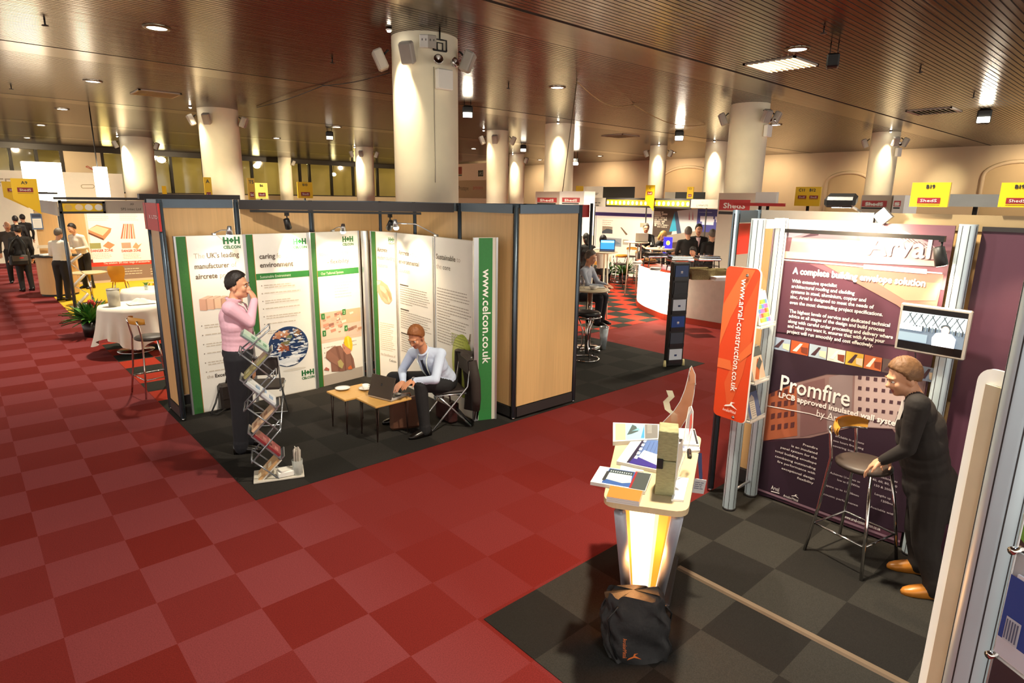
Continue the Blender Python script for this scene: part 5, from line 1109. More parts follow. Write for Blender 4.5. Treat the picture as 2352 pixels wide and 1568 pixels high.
def head_parts(body, parent, c, fwd, up, skin, hair, sc=1.0, line=(-.3, 1.08), bald=False, long=0.0, detail=True, glasses=False):
    r, f, u = orth(fwd, up); ax = Matrix((r, f, u)).transposed(); c = Vector(c); L = lambda x, y, z: c+r*x*sc+f*y*sc+u*z*sc
    E = lambda p, q, m: body.ell(L(*p), tuple(k*sc for k in q), m, ax)
    E((0, -.012, .025), (.076, .096, .098), skin); E((0, .028, -.045), (.058, .066, .08), skin); E((0, .062, -.096), (.028, .028, .022), skin)
    for s_ in (-1, 1):
        E((s_*.078, -.008, -.02), (.011, .022, .034), skin); E((s_*.036, .066, -.03), (.026, .024, .03), skin); E((s_*.045, .01, -.078), (.022, .045, .03), skin)
    E((0, .083, .022), (.055, .016, .012), skin)
    body.cone(L(0, .088, .008), L(0, .112, -.03), .009*sc, .0135*sc, skin); E((.012, .098, -.034), (.009, .01, .008), skin); E((-.012, .098, -.034), (.009, .01, .008), skin)
    E((0, .087, -.062), (.026, .011, .0075), LIPS); E((0, .084, -.073), (.022, .011, .007), LIPS)
    if detail:
        m = MB()
        for s_ in (-1, 1):
            m.ell(tuple(L(s_*.031, .083, .0)), (.013*sc, .009*sc, .0085*sc), EYEW, n=12, k=8, rot=ax.to_euler()); m.ell(tuple(L(s_*.031, .0905, .0)), (.0055*sc, .0035*sc, .0055*sc), EYED, n=10, k=6, rot=ax.to_euler())
        m.build('eyes', parent)
        m = MB()
        for s_ in (-1, 1): m.tube([L(s_*.015, .098, .021), L(s_*.034, .096, .027), L(s_*.05, .084, .02)], [.003*sc, .0045*sc, .0025*sc], hair if hair else HAIRG, n=6)
        m.build('eyebrows', parent)
    if glasses:
        m = MB()
        for s_ in (-1, 1): m.tube([L(s_*.031+.021*math.cos(2*PI*i/12), .103, .014*math.sin(2*PI*i/12)) for i in range(12)], .002, BLACK, n=5, closed=True); m.tube([L(s_*.052, .1, .003), L(s_*.078, .0, .0)], .002, BLACK, n=5)
        m.tube([L(-.01, .104, .004), L(.01, .104, .004)], .002, BLACK, n=5); m.build('glasses', parent)
    if hair and not bald:
        rr = random.Random(3); m = MB(); n, k = 56, 36; vs = []; fs = []
        for i in range(k+1):
            ph = PI*i/k
            for j in range(n):
                t = 2*PI*j/n; d = Vector((math.sin(ph)*math.cos(t), math.sin(ph)*math.sin(t), math.cos(ph)))
                th = line[0]+(line[1]*d.y if d.y > 0 else .65*d.y)+.3*abs(d.x)*max(0, d.y)*(1 if line[0] > -.24 else .3)-(.22 if abs(d.y-.05) < .2 and abs(d.x) > .6 else 0); hh = d.z-th+.05*math.sin(19*t+3*ph)*math.sin(7*t); w = min(1, max(0, (hh+.07)/.13)); w = w*w*(3-2*w)
                q = .88+.235*w+.02*w*math.sin(11*t+9*ph)*math.sin(6*ph)+.022*w*rr.uniform(-1, 1)+(.05*w*max(0, d.z)**2)
                vs.append(L(d.x*.079*q, -.012+d.y*.099*q, .027+d.z*.102*q))
        for i in range(k):
            for j in range(n): fs.append((i*n+j, (i+1)*n+j, (i+1)*n+(j+1) % n, i*n+(j+1) % n))
        m.add(vs, fs, hair, True)
        if long: m.ell(tuple(L(0, -.075, -.07)), (.075*sc, .055*sc, .13*sc*long), hair, n=16, k=10, rot=ax.to_euler())
        m.build('hair', parent)
    elif bald and hair:
        m = MB(); m.tube([L(.083*math.cos(a), -.012+.103*math.sin(a), -.0) for a in [PI+PI*i/10 for i in range(11)]], [.012*sc]+[.024*sc]*9+[.012*sc], hair, n=8); m.build('hair', parent)
def figure(J, label, top, legs, skin=SKIN, hair=HAIRD, voxel=.012, sc=1.0, lg=1.22, shoe=None, facing=None, look=None, hands=None, line=(-.3, 1.08), bald=False, long=0.0, girth=1.0, coat=None, detail=True, sleeve=None, glasses=False, hsc=1.0, group=None, collar=None):
    """J: world joints. The root sits on the floor under the pelvis."""
    root = thing('person', label, 'person', (J['pelvis'].x, J['pelvis'].y, 0.004), 0, group)
    o = Vector(root.location); J = {k: v-o for k, v in J.items()}; B = Body()
    pel, nk, hd = J['pelvis'], J['neck'], J['head']; shL, shR = J['shL'], J['shR']
    up = (nk-pel).normalized(); rt = (shR-shL); rt = (rt-up*rt.dot(up)).normalized(); fw = up.cross(rt); ax = Matrix((rt, fw, up)).transposed(); T = (nk-pel).length; hw = (shR-shL).length/2
    P = lambda t, y=0.0, x=0.0: pel+up*T*t+fw*y+rt*x
    hr = (J['hipR']-J['hipL']); hr = hr.normalized(); hf = Vector((0, 0, 1)).cross(hr); hax = Matrix((hr, hf, hr.cross(hf))).transposed()
    B.ell(P(-.02), (.158*girth, .122*girth, .125), legs, hax)
    B.ell(P(.2, .008), (.15*girth, .118*girth, .12), top, ax); B.ell(P(.42, .012), (.155*girth, .12*girth, .14), top, ax); B.ell(P(.1, .004), (.154*girth, .119*girth, .12), top, ax); B.ell(P(.31, .011), (.153*girth, .12*girth, .14), top, ax); B.ell(P(.54, .008), ((hw*.44+.077)*girth, .12*girth, .15), top, ax); B.ell(P(.66, .0), (hw*.88, .118*girth, .16), top, ax); B.ell(P(.84, -.012), (hw*.8, .095, .1), top, ax)
    B.cone(shL+up*.0, nk-up*.03, .066, .062, top); B.cone(shR, nk-up*.03, .066, .062, top); B.cone(shL, shR, .06, .06, top)
    r_, f_, u_ = orth(look if look is not None else fw, Vector((0, 0, 1)) if look is None or abs(look.normalized().z) < .9 else up)
    B.cone(nk-up*.02, hd-u_*.07-f_*.02, .056, .052, skin)
    sl = sleeve or top
    for s_ in 'LR':
        sh, el, wr = J['sh'+s_], J['el'+s_], J['wr'+s_]; B.cone(sh, el, .06*girth, .05, sl); B.cone(el, wr, .051, .036, sl); B.cone(wr.lerp(el, .02), wr+(wr-el).normalized()*.02, .026, .025, skin)
        hp, kn, an = J['hip'+s_], J['kn'+s_], J['an'+s_]; B.cone(hp, kn, .088*girth*lg**.5, .064*lg, legs); B.cone(kn, an+Vector((0, 0, .02)), .064*lg, .05*lg, legs); B.cone(an-Vector((0, 0, .02)), an+Vector((0, 0, .04)), .052*lg, .054*lg, legs)
        hd_ = (hands or {}).get(s_)
        d = hd_[0] if hd_ else (wr-el); nn = hd_[1] if hd_ else (-fw if abs((wr-el).normalized().dot(fw)) < .8 else Vector((0, 0, -1))); cu = hd_[2] if hd_ else .45
        sd = hd_[3] if hd_ and len(hd_) > 3 else (1 if s_ == 'L' else -1)
        if hd_ != 'none': B.hand(wr+(wr-el).normalized()*.012, d, nn, sd, skin, cu, sc)
        tm = J.get('toe'+s_); fd = ((tm-an) if tm is not None else (fw-up*fw.dot(Vector((0, 0, 1))))); fd = Vector((fd.x, fd.y, 0)).normalized(); zf = max(.0, an.z-.085)
        m = MB(); pr = [(-.075, .03, .045), (-.04, .036, .05), (.02, .04, .048), (.09, .046, .038), (.14, .044, .03), (.18, .03, .022), (.198, .01, .014)]
        lat = Vector((-fd.y, fd.x, 0)); vs = []; nn_ = 12
        for y_, w_, h_ in pr:
            for j in range(nn_):
                a = 2*PI*j/nn_; zz = h_*(1+math.sin(a)) if math.sin(a) > -.2 else 0.0
                vs.append(Vector((an.x, an.y, zf))+fd*y_+lat*(w_*math.cos(a))+Vector((0, 0, zz)))
        m.add(vs, [(i*nn_+j, i*nn_+(j+1) % nn_, (i+1)*nn_+(j+1) % nn_, (i+1)*nn_+j) for i in range(len(pr)-1) for j in range(nn_)]+[tuple(reversed(range(nn_))), tuple(range((len(pr)-1)*nn_, len(pr)*nn_))], shoe or mat('black_leather', '#15110f', rough=.25, var=.03), True)
        m.build('shoe', root)
    if coat:
        B.ell(P(.05, .0), (.178*girth, .14*girth, .2), coat, hax); B.ell(P(-.2, .0), (.172*girth, .138*girth, .13), coat, hax)
    head_parts(B, root, hd, f_, u_, skin, hair, sc*hsc, line, bald, long, detail, glasses)
    B.mesh('body', root, voxel)
    info = dict(root=root, P=P, up=up, fw=fw, rt=rt, nk=nk, T=T, J=J, o=o, f=f_)
    if collar:
        m = MB(); cpt = [nk+up*.012+rt*.066*math.cos(a)+fw*(.062*math.sin(a)+.005)+up*(-.012*math.sin(a)) for a in [2*PI*i/20 for i in range(20)]]
        m.tube(cpt, .014, collar, n=8, closed=True); m.build('collar', root)
    return info
def lanyard(I, col, drop=.42, badge=True, dots=None):
    P, up, fw, rt, nk = I['P'], I['up'], I['fw'], I['rt'], I['nk']; m = MB()
    for s_ in (-1, 1):
        pts = [P(1.0, -.05, s_*.055)+up*.01, P(1.0, .02, s_*.075), P(.9, .11, s_*.07), P(.72, .145, s_*.05), P(1-drop/I['T']*.9, .165, s_*.012)]
        m.tube(pts, .0065, col, n=6)
    m.build('lanyard', I['root'])
    if badge: m = MB(); ax = Matrix((I['rt'], I['fw'], I['up'])).transposed(); m.box(tuple(P(1-drop/I['T']*.9, .172)-up*.06), (.075, .006, .1), WHITE, rot=ax); m.build('badge', I['root'])
def tie(I, col, a=.93, b=.25):
    P = I['P']; m = MB(); w = [.022, .018, .03, .036, .034, .006]; ts = [a, a-.06, a-.25, a-.45, b+.06, b]; ys = [.098, .115, .143, .152, .16, .158]; vs = []
    for t, q, y in zip(ts, w, ys): vs += [P(t, y, -q), P(t, y, q), P(t, y+.008, 0)]
    m.add(vs, [f for i in range(len(ts)-1) for f in ((3*i, 3*i+3, 3*i+5, 3*i+2), (3*i+2, 3*i+5, 3*i+4, 3*i+1))], col); m.build('tie', I['root'])
def belt(I, col):
    P, J = I['P'], I['J']; m = MB(); m.tube([P(.1)+I['rt']*.162*math.cos(a)+I['fw']*.128*math.sin(a) for a in [2*PI*i/28 for i in range(28)]], .012, col, n=6, closed=True); m.build('belt', I['root'])
def vfront(I, col, tcol=None):
    P = I['P']; m = MB(); n = 6; vs = []
    for k in range(n+1): s_ = k/n; w = .062*(1-s_)+.004; t = .97-.5*s_; y = .066+.07*min(1, s_*2.0)-.005*s_; vs += [P(t, y, -w), P(t, y+.012, 0), P(t, y, w)]
    m.add(vs, [q for k in range(n) for q in ((3*k, 3*k+3, 3*k+4, 3*k+1), (3*k+1, 3*k+4, 3*k+5, 3*k+2))], col); m.build('shirt_front', I['root'])
    if tcol: tie(I, tcol, .93, .5)
# ---- the man standing in the pink shirt
d0 = 6.67
J = dict(head=VD(546, 655, d0), neck=VD(535, 690, d0), pelvis=VD(546, 806, d0), shR=VD(528, 708, d0-.2), shL=VD(540, 706, d0+.2), elR=VD(574, 742, d0-.2), wrR=VD(584, 690, d0-.06), elL=VD(540, 785, d0+.26), wrL=VD(575, 835, d0+.2),
         hipR=VD(545, 822, d0-.1), hipL=VD(548, 820, d0+.1), knR=VD(550, 918, d0-.1), knL=VD(560, 916, d0+.1), anR=VD(553, 1012, d0-.1), anL=VD(572, 1010, d0+.08))
for k in ('anR', 'anL'): J[k].z = .09
Rv = Vector((_R.x, _R.y, 0)).normalized(); Fv = Vector((_fw.x, _fw.y, 0)).normalized()
PINK = cloth('pink_shirt', '#e3b4c4')
look = (Rv+Fv*.06+Vector((0, 0, -.04))).normalized()
I = figure(J, 'man in a pink shirt and dark trousers standing with a hand raised to his mouth', PINK, cloth('navy_trousers', '#15151d'), SKIN, HAIRD, .0085, 1.0, look=look, girth=1.26, lg=1.4,
           hands={'R': ((VD(572, 664, d0-.02)-VD(584, 690, d0-.06)), (VD(560, 664, d0)-VD(577, 668, d0-.04)), 1.2), 'L': (Vector((0, 0, -1))+Rv*.3, -Rv, .5)}, line=(-.22, 1.05), collar=PINK, hsc=1.04)
lanyard(I, mat('lanyard_white', '#e4ece2', var=.1, vscale=80), .36); tie(I, cloth('pink_tie', '#a05070', .5)); belt(I, BLACK)
PINKMAN = I
# ---- the seated man at the laptop
J = dict(head=VD(956, 773, 6.66), neck=VD(974, 806, 6.74), pelvis=VD(1024, 872, 6.92), shL=VD(1012, 812, 6.68), shR=VD(948, 810, 6.98), elL=VD(1000, 872, 6.5), wrL=VD(950, 874, 6.56), elR=VD(924, 850, 7.0), wrR=VD(926, 876, 6.72),
         hipL=VD(1022, 884, 6.80), hipR=VD(1008, 870, 7.0), knL=VD(966, 884, 6.56), knR=VD(902, 868, 7.04), anL=VD(976, 975, 6.56), anR=VD(916, 950, 7.02), toeL=VD(952, 990, 6.5), toeR=VD(884, 966, 7.0))
for k in ('anR', 'anL'): J[k].z = .09
BLUE = cloth('pale_blue_shirt', '#c9d6ee')
look = (VD(905, 895, 6.45)-J['head']).normalized(); look.z = -.42; look = (look-Fv*.25).normalized()
hd1 = (VD(918, 892, 6.42)-J['wrL']); hd2 = (VD(906, 893, 6.62)-J['wrR'])
I = figure(J, 'man in a pale blue shirt and dark tie sitting bent over a laptop', BLUE, cloth('black_trousers', '#19181a'), SKIN2, HAIRB, .0085, 1.0, look=look, girth=1.06, hands={'L': (hd1, Vector((0, 0, -1)), .35), 'R': (hd2, Vector((0, 0, -1)), .35)}, line=(-.3, 1.0), collar=BLUE)
lanyard(I, mat('lanyard_white', '#e4ece2'), .4); tie(I, cloth('dark_tie', '#1d2233', .5))
w_ = J['wrL']-I['o']; e_ = J['elL']-I['o']; m = MB(); d_ = (w_-e_).normalized(); x_, y_ = frame_z(d_); m.tube([w_+x_*.034*math.cos(a)+y_*.034*math.sin(a) for a in [2*PI*i/16 for i in range(16)]], .007, BLACK, n=6, closed=True); m.ell(tuple(w_+Vector((0, 0, .036))), (.018, .018, .006), CHROME, n=12, k=6); m.build('wristwatch', I['root'])
SITMAN = I
# ---- the dark suited man leaning over the stool by the purple banner
d0 = 4.86
J = dict(head=VD(2076, 866, 4.72), neck=VD(2102, 908, 4.78), pelvis=VD(2138, 1120, 4.9), shL=VD(2108, 930, 4.58), shR=VD(2098, 935, 4.98), elL=VD(2085, 1030, 4.58), wrL=VD(2030, 1056, 4.60), elR=VD(2082, 1030, 5.02), wrR=VD(2050, 1046, 4.9),
         hipL=VD(2136, 1135, 4.80), hipR=VD(2134, 1130, 5.0), knL=VD(2126, 1250, 4.74), knR=VD(2108, 1210, 4.98), anL=VD(2140, 1372, 4.72), anR=VD(2110, 1290, 5.0), toeL=VD(2090, 1372, 4.66), toeR=VD(2070, 1285, 4.96))
for k in ('anR', 'anL'): J[k].z = .09
SUIT = cloth('charcoal_suit', '#211a16')
lk = (-Rv*.95+Fv*.12+Vector((0, 0, -.35))).normalized()
I = figure(J, 'man in a dark suit and tan shoes leaning over the chrome stool by the banner', SUIT, SUIT, SKIN, mat('hair_sandy', '#7a5534', rough=.6, var=.1, bump=.3), .0095, 1.0, look=lk, girth=1.27, lg=1.35, coat=SUIT, shoe=mat('tan_leather', '#c07a2c', rough=.3, var=.05), line=(-.28, 1.05))
vfront(I, WHITE)
# ---- people further off: standard poses built at true size
def stand(x, y, yaw, label, top, legs, h=1.75, lean=0.0, hair=HAIRD, arms='down', voxel=.016, **kw):
    k = h/1.78; R_ = Matrix.Rotation(yaw, 3, 'Z'); V = lambda a, b, c: R_ @ Vector((a*k, (b+lean*max(0, c-.9))*k, c*k))+Vector((x, y, .004))
    J = dict(head=V(0, .03, 1.665), neck=V(0, 0, 1.49), pelvis=V(0, 0, .97), shL=V(-.19, 0, 1.43), shR=V(.19, 0, 1.43), elL=V(-.25, -.03, 1.14), elR=V(.25, -.03, 1.14), wrL=V(-.25, .06, .9), wrR=V(.25, .06, .9), hipL=V(-.09, 0, .93), hipR=V(.09, 0, .93), knL=V(-.1, .02, .5), knR=V(.1, .02, .5), anL=V(-.11, -.02, .09), anR=V(.11, -.02, .09))
    if arms == 'front': J.update(elL=V(-.24, .03, 1.15), wrL=V(-.1, .24, 1.12), elR=V(.24, .03, 1.15), wrR=V(.08, .25, 1.1))
    if arms == 'right': J.update(elR=V(.26, .1, 1.2), wrR=V(.22, .33, 1.15))
    return figure(J, label, top, legs, hair=hair, voxel=voxel, sc=k, detail=kw.pop('detail', True), **kw)
def sit(x, y, yaw, label, top, legs, seat=.45, h=1.72, lean=.15, hair=HAIRD, voxel=.016, reach=.42, **kw):
    k = h/1.78; R_ = Matrix.Rotation(yaw, 3, 'Z'); V = lambda a, b, c: R_ @ Vector((a*k, b*k, 0))+Vector((x, y, .004+c))
    s = seat+.09; J = dict(pelvis=V(0, 0, s), neck=V(0, lean, s+.53*k), head=V(0, lean+.06, s+.70*k), shL=V(-.19, lean, s+.46*k), shR=V(.19, lean, s+.46*k), elL=V(-.24, lean+.12, s+.22*k), elR=V(.24, lean+.12, s+.22*k), wrL=V(-.1, lean+reach*.85, s+.22), wrR=V(.1, lean+reach*.85, s+.22), hipL=V(-.09, .03, s-.02), hipR=V(.09, .03, s-.02), knL=V(-.12, .42, s), knR=V(.12, .42, s), anL=V(-.12, .38, max(.09, s-.45)), anR=V(.12, .4, max(.09, s-.45)))
    return figure(J, label, top, legs, hair=hair, voxel=voxel, sc=k, **kw)
DK = cloth('dark_suit', '#1a1614'); CREAM = cloth('cream_shirt', '#e6dccb'); DT = cloth('dark_trousers', '#1b1614')
a = G(64, 668); stand(a.x, a.y, 0.25, 'man in a black suit with a shoulder bag, seen from behind, far left aisle', DK, DK, 1.72, coat=DK)
sb = thing('shoulder_bag', 'black shoulder bag with a small red label behind the man in the black suit', 'bag', (a.x-.1, a.y-.26, .86), .25); m = MB(); m.box((0, 0, 0), (.40, .13, .28), BLACK, bev=.03); m.build('body', sb); m = MB(); m.box((0.02, -.068, .05), (.34, .01, .14), mat('bag_grey', '#5a544c'), bev=.003); m.build('flap', sb); m = MB(); m.box((.05, -.075, .06), (.09, .004, .03), RED); m.build('badge', sb)
m = MB(); m.tube([(-.2, 0, .1), (-.12, -.02, .45), (0.1, .1, .64)], .014, BLACK, n=6); m.tube([(.2, 0, .1), (.2, .02, .4), (.1, .1, .64)], .014, BLACK, n=6); m.build('strap', sb)
stand(a.x-.1, a.y+2.1, 3.0, 'balding man in grey beyond the black suited man', cloth('grey_suit', '#4a423c'), DK, 1.76, hair=HAIRG, bald=True)
for px, lab in ((38, 'far dark figure, left of a pair, at the end of the left aisle'), (55, 'far dark figure, right of a pair, at the end of the left aisle')):
    q = VD(px, 520, 27.5 if px < 45 else 29.2); stand(q.x, q.y, .2, lab, DK, DK, 1.78, voxel=.024, detail=False)
a = G(150, 690); stand(a.x, a.y, -.75, 'man in a white shirt seen from behind at the rounded counter far left', CREAM, DT, 1.74, arms='front', lean=.12, hair=HAIRG)
a = G(204, 662); stand(a.x, a.y, yaw_to(-.8, -.6), 'dark haired man in a white shirt leaning forward by the danger zone poster', CREAM, DT, 1.78, arms='front', lean=.3, hair=HAIRD)
# ================================================================== boards on top of the stands
def mini_logo(g, u, v, w, hh):
    g.rect(u, v, u+w, v+hh, DARKRED, 1); g.text('ShedS', u+w/2, v+hh*.26, WPRINT, 3, h=hh*.5, w=w*.72, align='c'); g.rect(u, v-hh*.28, u+w, v-hh*.2, flat('#6a1a20'), 1)
def yboard(px0, py0, px1, py1, pl, val, label, txt=None, logo_=True, m=None, taper=False):
    sh = (lambda w_, h_: [(0, h_*.42), (w_*.98, 0), (w_, h_), (0, h_)]) if taper else None
    t, g, w_, h_ = plate('stand_number_board', label, 'number board', px0, py0, px1, py1, pl, val, m or YELLOW, .03, 'yellow stand number boards', sh)
    if txt:
        if isinstance(txt, str): txt = [(txt, .5)]
        for s_, u in txt: g.text(s_, w_*u, h_*.76 if not taper else h_*.84, INK, 1, h=h_*(.15 if not taper else .09), align='c', bold=.002)
    if logo_:
        n = len(txt) if txt and not isinstance(txt, str) else 1
        if n == 2:
            for u in (.12, .58): mini_logo(g, w_*u, h_*.38, w_*.34, h_*.17)
        else: mini_logo(g, w_*.2, h_*(.14 if not taper else .62), w_*.6, h_*(.24 if not taper else .13))
    if g.v: g.build('print', t)
    z = t.location.z; mp_ = MB()
    if taper and pl == 'y': mp_.cyl((w_, .015, h_*.6), (1.55-t.location.x, .015, h_*.6), .018, DRAIL, n=8); mp_.build('bracket', t)
    elif val not in (5.06, 16.45): mp_.cyl((w_/2, .045, -z+.012), (w_/2, .045, .08), .02, DRAIL, n=8); mp_.build('support_pole', t)
    return t
yboard(30, 410, 90, 492, 'y', 10.9, 'large yellow A9 board with a slanted lower edge at the far left', 'A9', taper=True)
yboard(8, 417, 62, 478, 'y', 12.6, 'yellow board with a slanted lower edge half hidden behind the A9 board', None, taper=True)
yboard(373, 427, 383, 454, 'y', 24, 'tiny narrow yellow board against the far glazing', None, False)
yboard(470, 407, 487, 462, 'y', 6.2, 'narrow yellow board standing against the column over the panel stand', 'A', True)
yboard(570, 409, 586, 460, 'y', 5.2, 'narrow shaded yellow board right of the column over the panel stand', 'T5', True, mat('yellow_shade', '#c99a14', rough=.5))  # shade is put into this board's darker yellow
yboard(587, 420, 615, 456, 'y', 8.0, 'brightly lit yellow board beside a narrow shaded one above the panel stand', 'B6', True, mat('yellow_lit', '#ffe56a', rough=.5, emit='#ffe56a', es=.25))  # lit look put into a paler yellow with a faint glow
yboard(684, 418, 718, 455, 'y', 6.5, 'yellow B10 board above the middle of the panel stand', 'B10')
yboard(1324, 427, 1340, 450, 'y', 9.0, 'small yellow board beside the white bar sign', None, False)
yboard(1482, 425, 1502, 484, 'x', 16.45, 'yellow board with a slanted lower edge over the lattice fascia', 'C', taper=True)
yboard(1578, 429, 1592, 456, 'x', 17.5, 'small yellow board in front of a dark screen over the bar', 'C1')
yboard(1826, 429, 1884, 473, 'x', 8.2, 'yellow board numbered C11 and B12', [('C11', .25), ('B12', .68)])
yboard(2092, 419, 2180, 475, 'x', 5.06, 'left of the two yellow B19 boards', 'B19'); yboard(2296, 419, 2384, 476, 'x', 5.06, 'right of the two yellow B19 boards, cut by the border', 'B19')
# red name board at the left end of the panel stand
t, g, w_, h_ = plate('name_board', 'red name board ending in LTD at the left end of the panel stand', 'name board', 331, 466, 364, 528, 'x', 1.53, RED, .02)
g.text('LTD', w_*.94, h_*.44, WPRINT, 2, h=h_*.13, w=w_*.36, align='r'); g.text('X', w_*.5, h_*.44, WPRINT, 2, h=h_*.13, w=w_*.12, align='r'); g.build('print', t)
# small things lying on top of the walls
t = thing('dark_board', 'dark strip board lying along the back wall top of the panel stand', 'board', (2.2, 3.3, SH+.0)); m = MB(); m.box((0, .4, .03), (1.2, .1, .06), DRAIL); m.build('strip', t)
# ================================================================== stand A9 at the far left
post(1.55, 10.76, 'dark shell post at the near corner of the far left stand', 2.46)
YP = 10.76
t, g, w_, h_ = plate('lattice_fascia', 'black framed yellow fascia with white discs on the far left stand', 'fascia', 135, 462, 241, 490, 'y', YP, YELLOW, .03)
m = MB()
for v in (.02, h_-.02): m.box((w_/2, -.01, v), (w_, .05, .045), DRAIL)
for u in (.02, w_-.02): m.box((u, -.01, h_/2), (.045, .05, h_), DRAIL)
m.build('frame', t)
for i, u in enumerate((.2, .43, .64, .86)): g.disc(w_*u, h_/2, h_*.28, h_*.26, [flat('#d9b25a'), flat('#f3d9b0'), WPRINT, WPRINT][i], 1)
g.build('discs', t)
t, g, w_, h_ = plate('name_fascia', 'grey fascia numbered A9 beside the yellow fascia with discs', 'fascia', 242, 461, 352, 490, 'y', YP, GREYB, .02); g.text('A9', w_*.55, h_*.66, INK, 1, h=h_*.16, align='c'); g.text('SFS intec Ltd', w_*.52, h_*.25, INK, 1, h=h_*.2, w=w_*.42, align='c'); g.build('print', t)
t, g, w_, h_ = plate('name_fascia', 'plain pale fascia left of the far left stand post', 'fascia', 86, 461, 131, 490, 'x', 1.53, GREYB, .02)
t = thing('top_rail', 'long thin rail above the fascias of the far left stand', 'rail', (1.5, YP, 2.50)); m = MB(); m.box((1.3, 0, 0), (2.7, .05, .05), DRAIL); m.build('rail', t)
wall(1.5, 16.6, 2.1, 16.6, 'far left wood wall panel with a small poster on it', 2.2); wall(2.1, 16.6, 2.75, 16.6, 'wood wall panel left of the danger zone poster', 2.2)
post(2.1, 16.6, 'shell post between two wood panels at the back of the far left stand', 2.2)
t, g, w_, h_ = plate('poster', 'small blue edged poster on the far left wood panel', 'poster', 72, 490, 98, 527, 'y', 16.55, flat('#5b7296'), .01); g.rect(w_*.1, h_*.1, w_*.9, h_*.68, WPRINT, 1); g.rect(w_*.1, h_*.75, w_*.9, h_*.95, flat('#2f3a58'), 1)
for k in range(5): g.rect(w_*.2, h_*(.18+.09*k), w_*.8, h_*(.2+.09*k), flat('#b9c0cc'), 2)
g.build('print', t)
for k, z in enumerate((1.1, .72, .35)):
    q = VY(100, 600, 16.3); t = thing('literature_shelf', ['top', 'middle', 'bottom'][k]+' pale literature shelf on the far left wood panel', 'shelf', (q.x, 16.42, z)); m = MB(); m.box((.05, 0, 0), (.26, .22, .015), mat('pale_shelf', '#d9cdb8')); m.box((.05, -.1, .04), (.26, .01, .08), mat('pale_shelf', '#d9cdb8')); m.build('tray', t); m = MB(); m.box((.05, 0, .03), (.2, .16, .05), WPRINT, bev=.004); m.build('leaflets', t)
YG = 16.5
t = thing('poster_wall', 'white graphic wall with red danger zone lettering at the back of the far left stand', 'graphic wall', (2.75, YG, .01)); f = mapper(t, 'y', YG); w_ = 2.6; h_ = f(260, 489)[1]
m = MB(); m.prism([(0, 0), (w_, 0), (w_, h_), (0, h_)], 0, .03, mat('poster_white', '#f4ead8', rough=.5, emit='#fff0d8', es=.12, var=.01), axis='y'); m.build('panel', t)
g = MB(); g.y0 = .001
def pq(pts, c_, l=2): g.poly([f(*p) for p in pts], flat(c_), l)
def pr(x0, y0, x1, y1, c_, l=1): xm = (x0+x1)/2; g.rect(f(x0, y1)[0], f(xm, y1)[1], f(x1, y0)[0], f(xm, y0)[1], flat(c_), l)
pr(190, 600, 372, 609, '#d23a2a', 2); pr(190, 609, 372, 641, '#8a7468', 1); pr(190, 641, 372, 700, '#cdb9a2', 1)
g.text('The solution: SFS intec range of accessories', *f(238, 607), WPRINT, 4, h=.07, w=f(345, 607)[0]-f(238, 607)[0])
pq([(202, 527), (222, 516), (256, 524), (254, 533), (238, 552), (203, 533)], '#c9865e'); pq([(202, 527), (222, 518), (250, 526), (236, 541)], '#e8c8a4', 3); pq([(203, 533), (238, 548), (238, 552), (203, 537)], '#6a3a30', 4)
for k in range(6): pq([(277+6*k, 548), (281+6*k, 548), (286+4*k, 514), (283+4*k, 514)], ['#c46a50', '#d89a7a'][k % 2], 3)
pr(207, 558, 231, 571, '#9a9a62', 2); pq([(236, 565), (248, 554), (264, 562), (252, 572)], '#c98a62'); pr(280, 557, 300, 570, '#b89a86', 2); pq([(304, 568), (312, 556), (318, 563), (326, 558), (316, 572)], '#e0a078')
for x0, x1 in ((209, 260), (280, 324)): g.text('DANGER ZONE', *f(x0, 579), flat('#d04030'), 3, h=.075, w=f(x1, 579)[0]-f(x0, 579)[0], bold=.003)
for x0 in (209, 282, 352):
    a = f(x0, 583); g.lines(a[0], a[1], .55, 4, .045, .012, flat('#c9a88a'), l=2, seed=x0)
    a = f(x0-8, 493); g.lines(a[0], a[1], .55, 4, .05, .012, flat('#e0c8a8'), l=2, seed=x0)
for x0 in (285, 345):
    a = f(x0, 617); g.lines(a[0], a[1], .48, 3, .075, .018, flat('#e8dcc8'), l=3, seed=x0)
pr(251, 612, 270, 633, '#b8ac9a', 3); pr(256, 617, 264, 628, '#6a6058', 4)
g.build('print', t)
spot((3.2, 14.6, 2.4), (3.6, 16.5, 1.3), 40, '#ffe6b8', 110, .8, .06); spot((4.4, 14.6, 2.4), (4.5, 16.5, 1.3), 30, '#ffe6b8', 110, .8, .06); spot((2.0, 13.2, 2.4), (2.0, 16.4, 1.0), 20, '#ffd9a0', 110, .8, .06)
# rounded counter
t = thing('rounded_counter', 'wood fronted rounded counter with a black top at the far left', 'counter', (G(140, 676).x, G(140, 676).y, .004)); m = MB(); m.lathe([(.42, .05), (.42, 1.0)], BEECH, n=28); m.build('front', t); m = MB(); m.lathe([(0, 1.0), (.5, 1.0), (.5, 1.03), (0, 1.03)], BLACK, n=28); m.build('top', t); m = MB(); m.lathe([(.40, 0), (.40, .05)], BLACK, n=28); m.build('plinth', t)
t = thing('paper_stack', 'pale papers lying on the black top of the rounded counter', 'papers', (G(140, 676).x-.15, G(140, 676).y-.1, 1.036)); m = MB(); m.box((0, 0, .02), (.3, .22, .04), WPRINT, rot=(0, 0, .3), bev=.004); m.build('sheets', t)
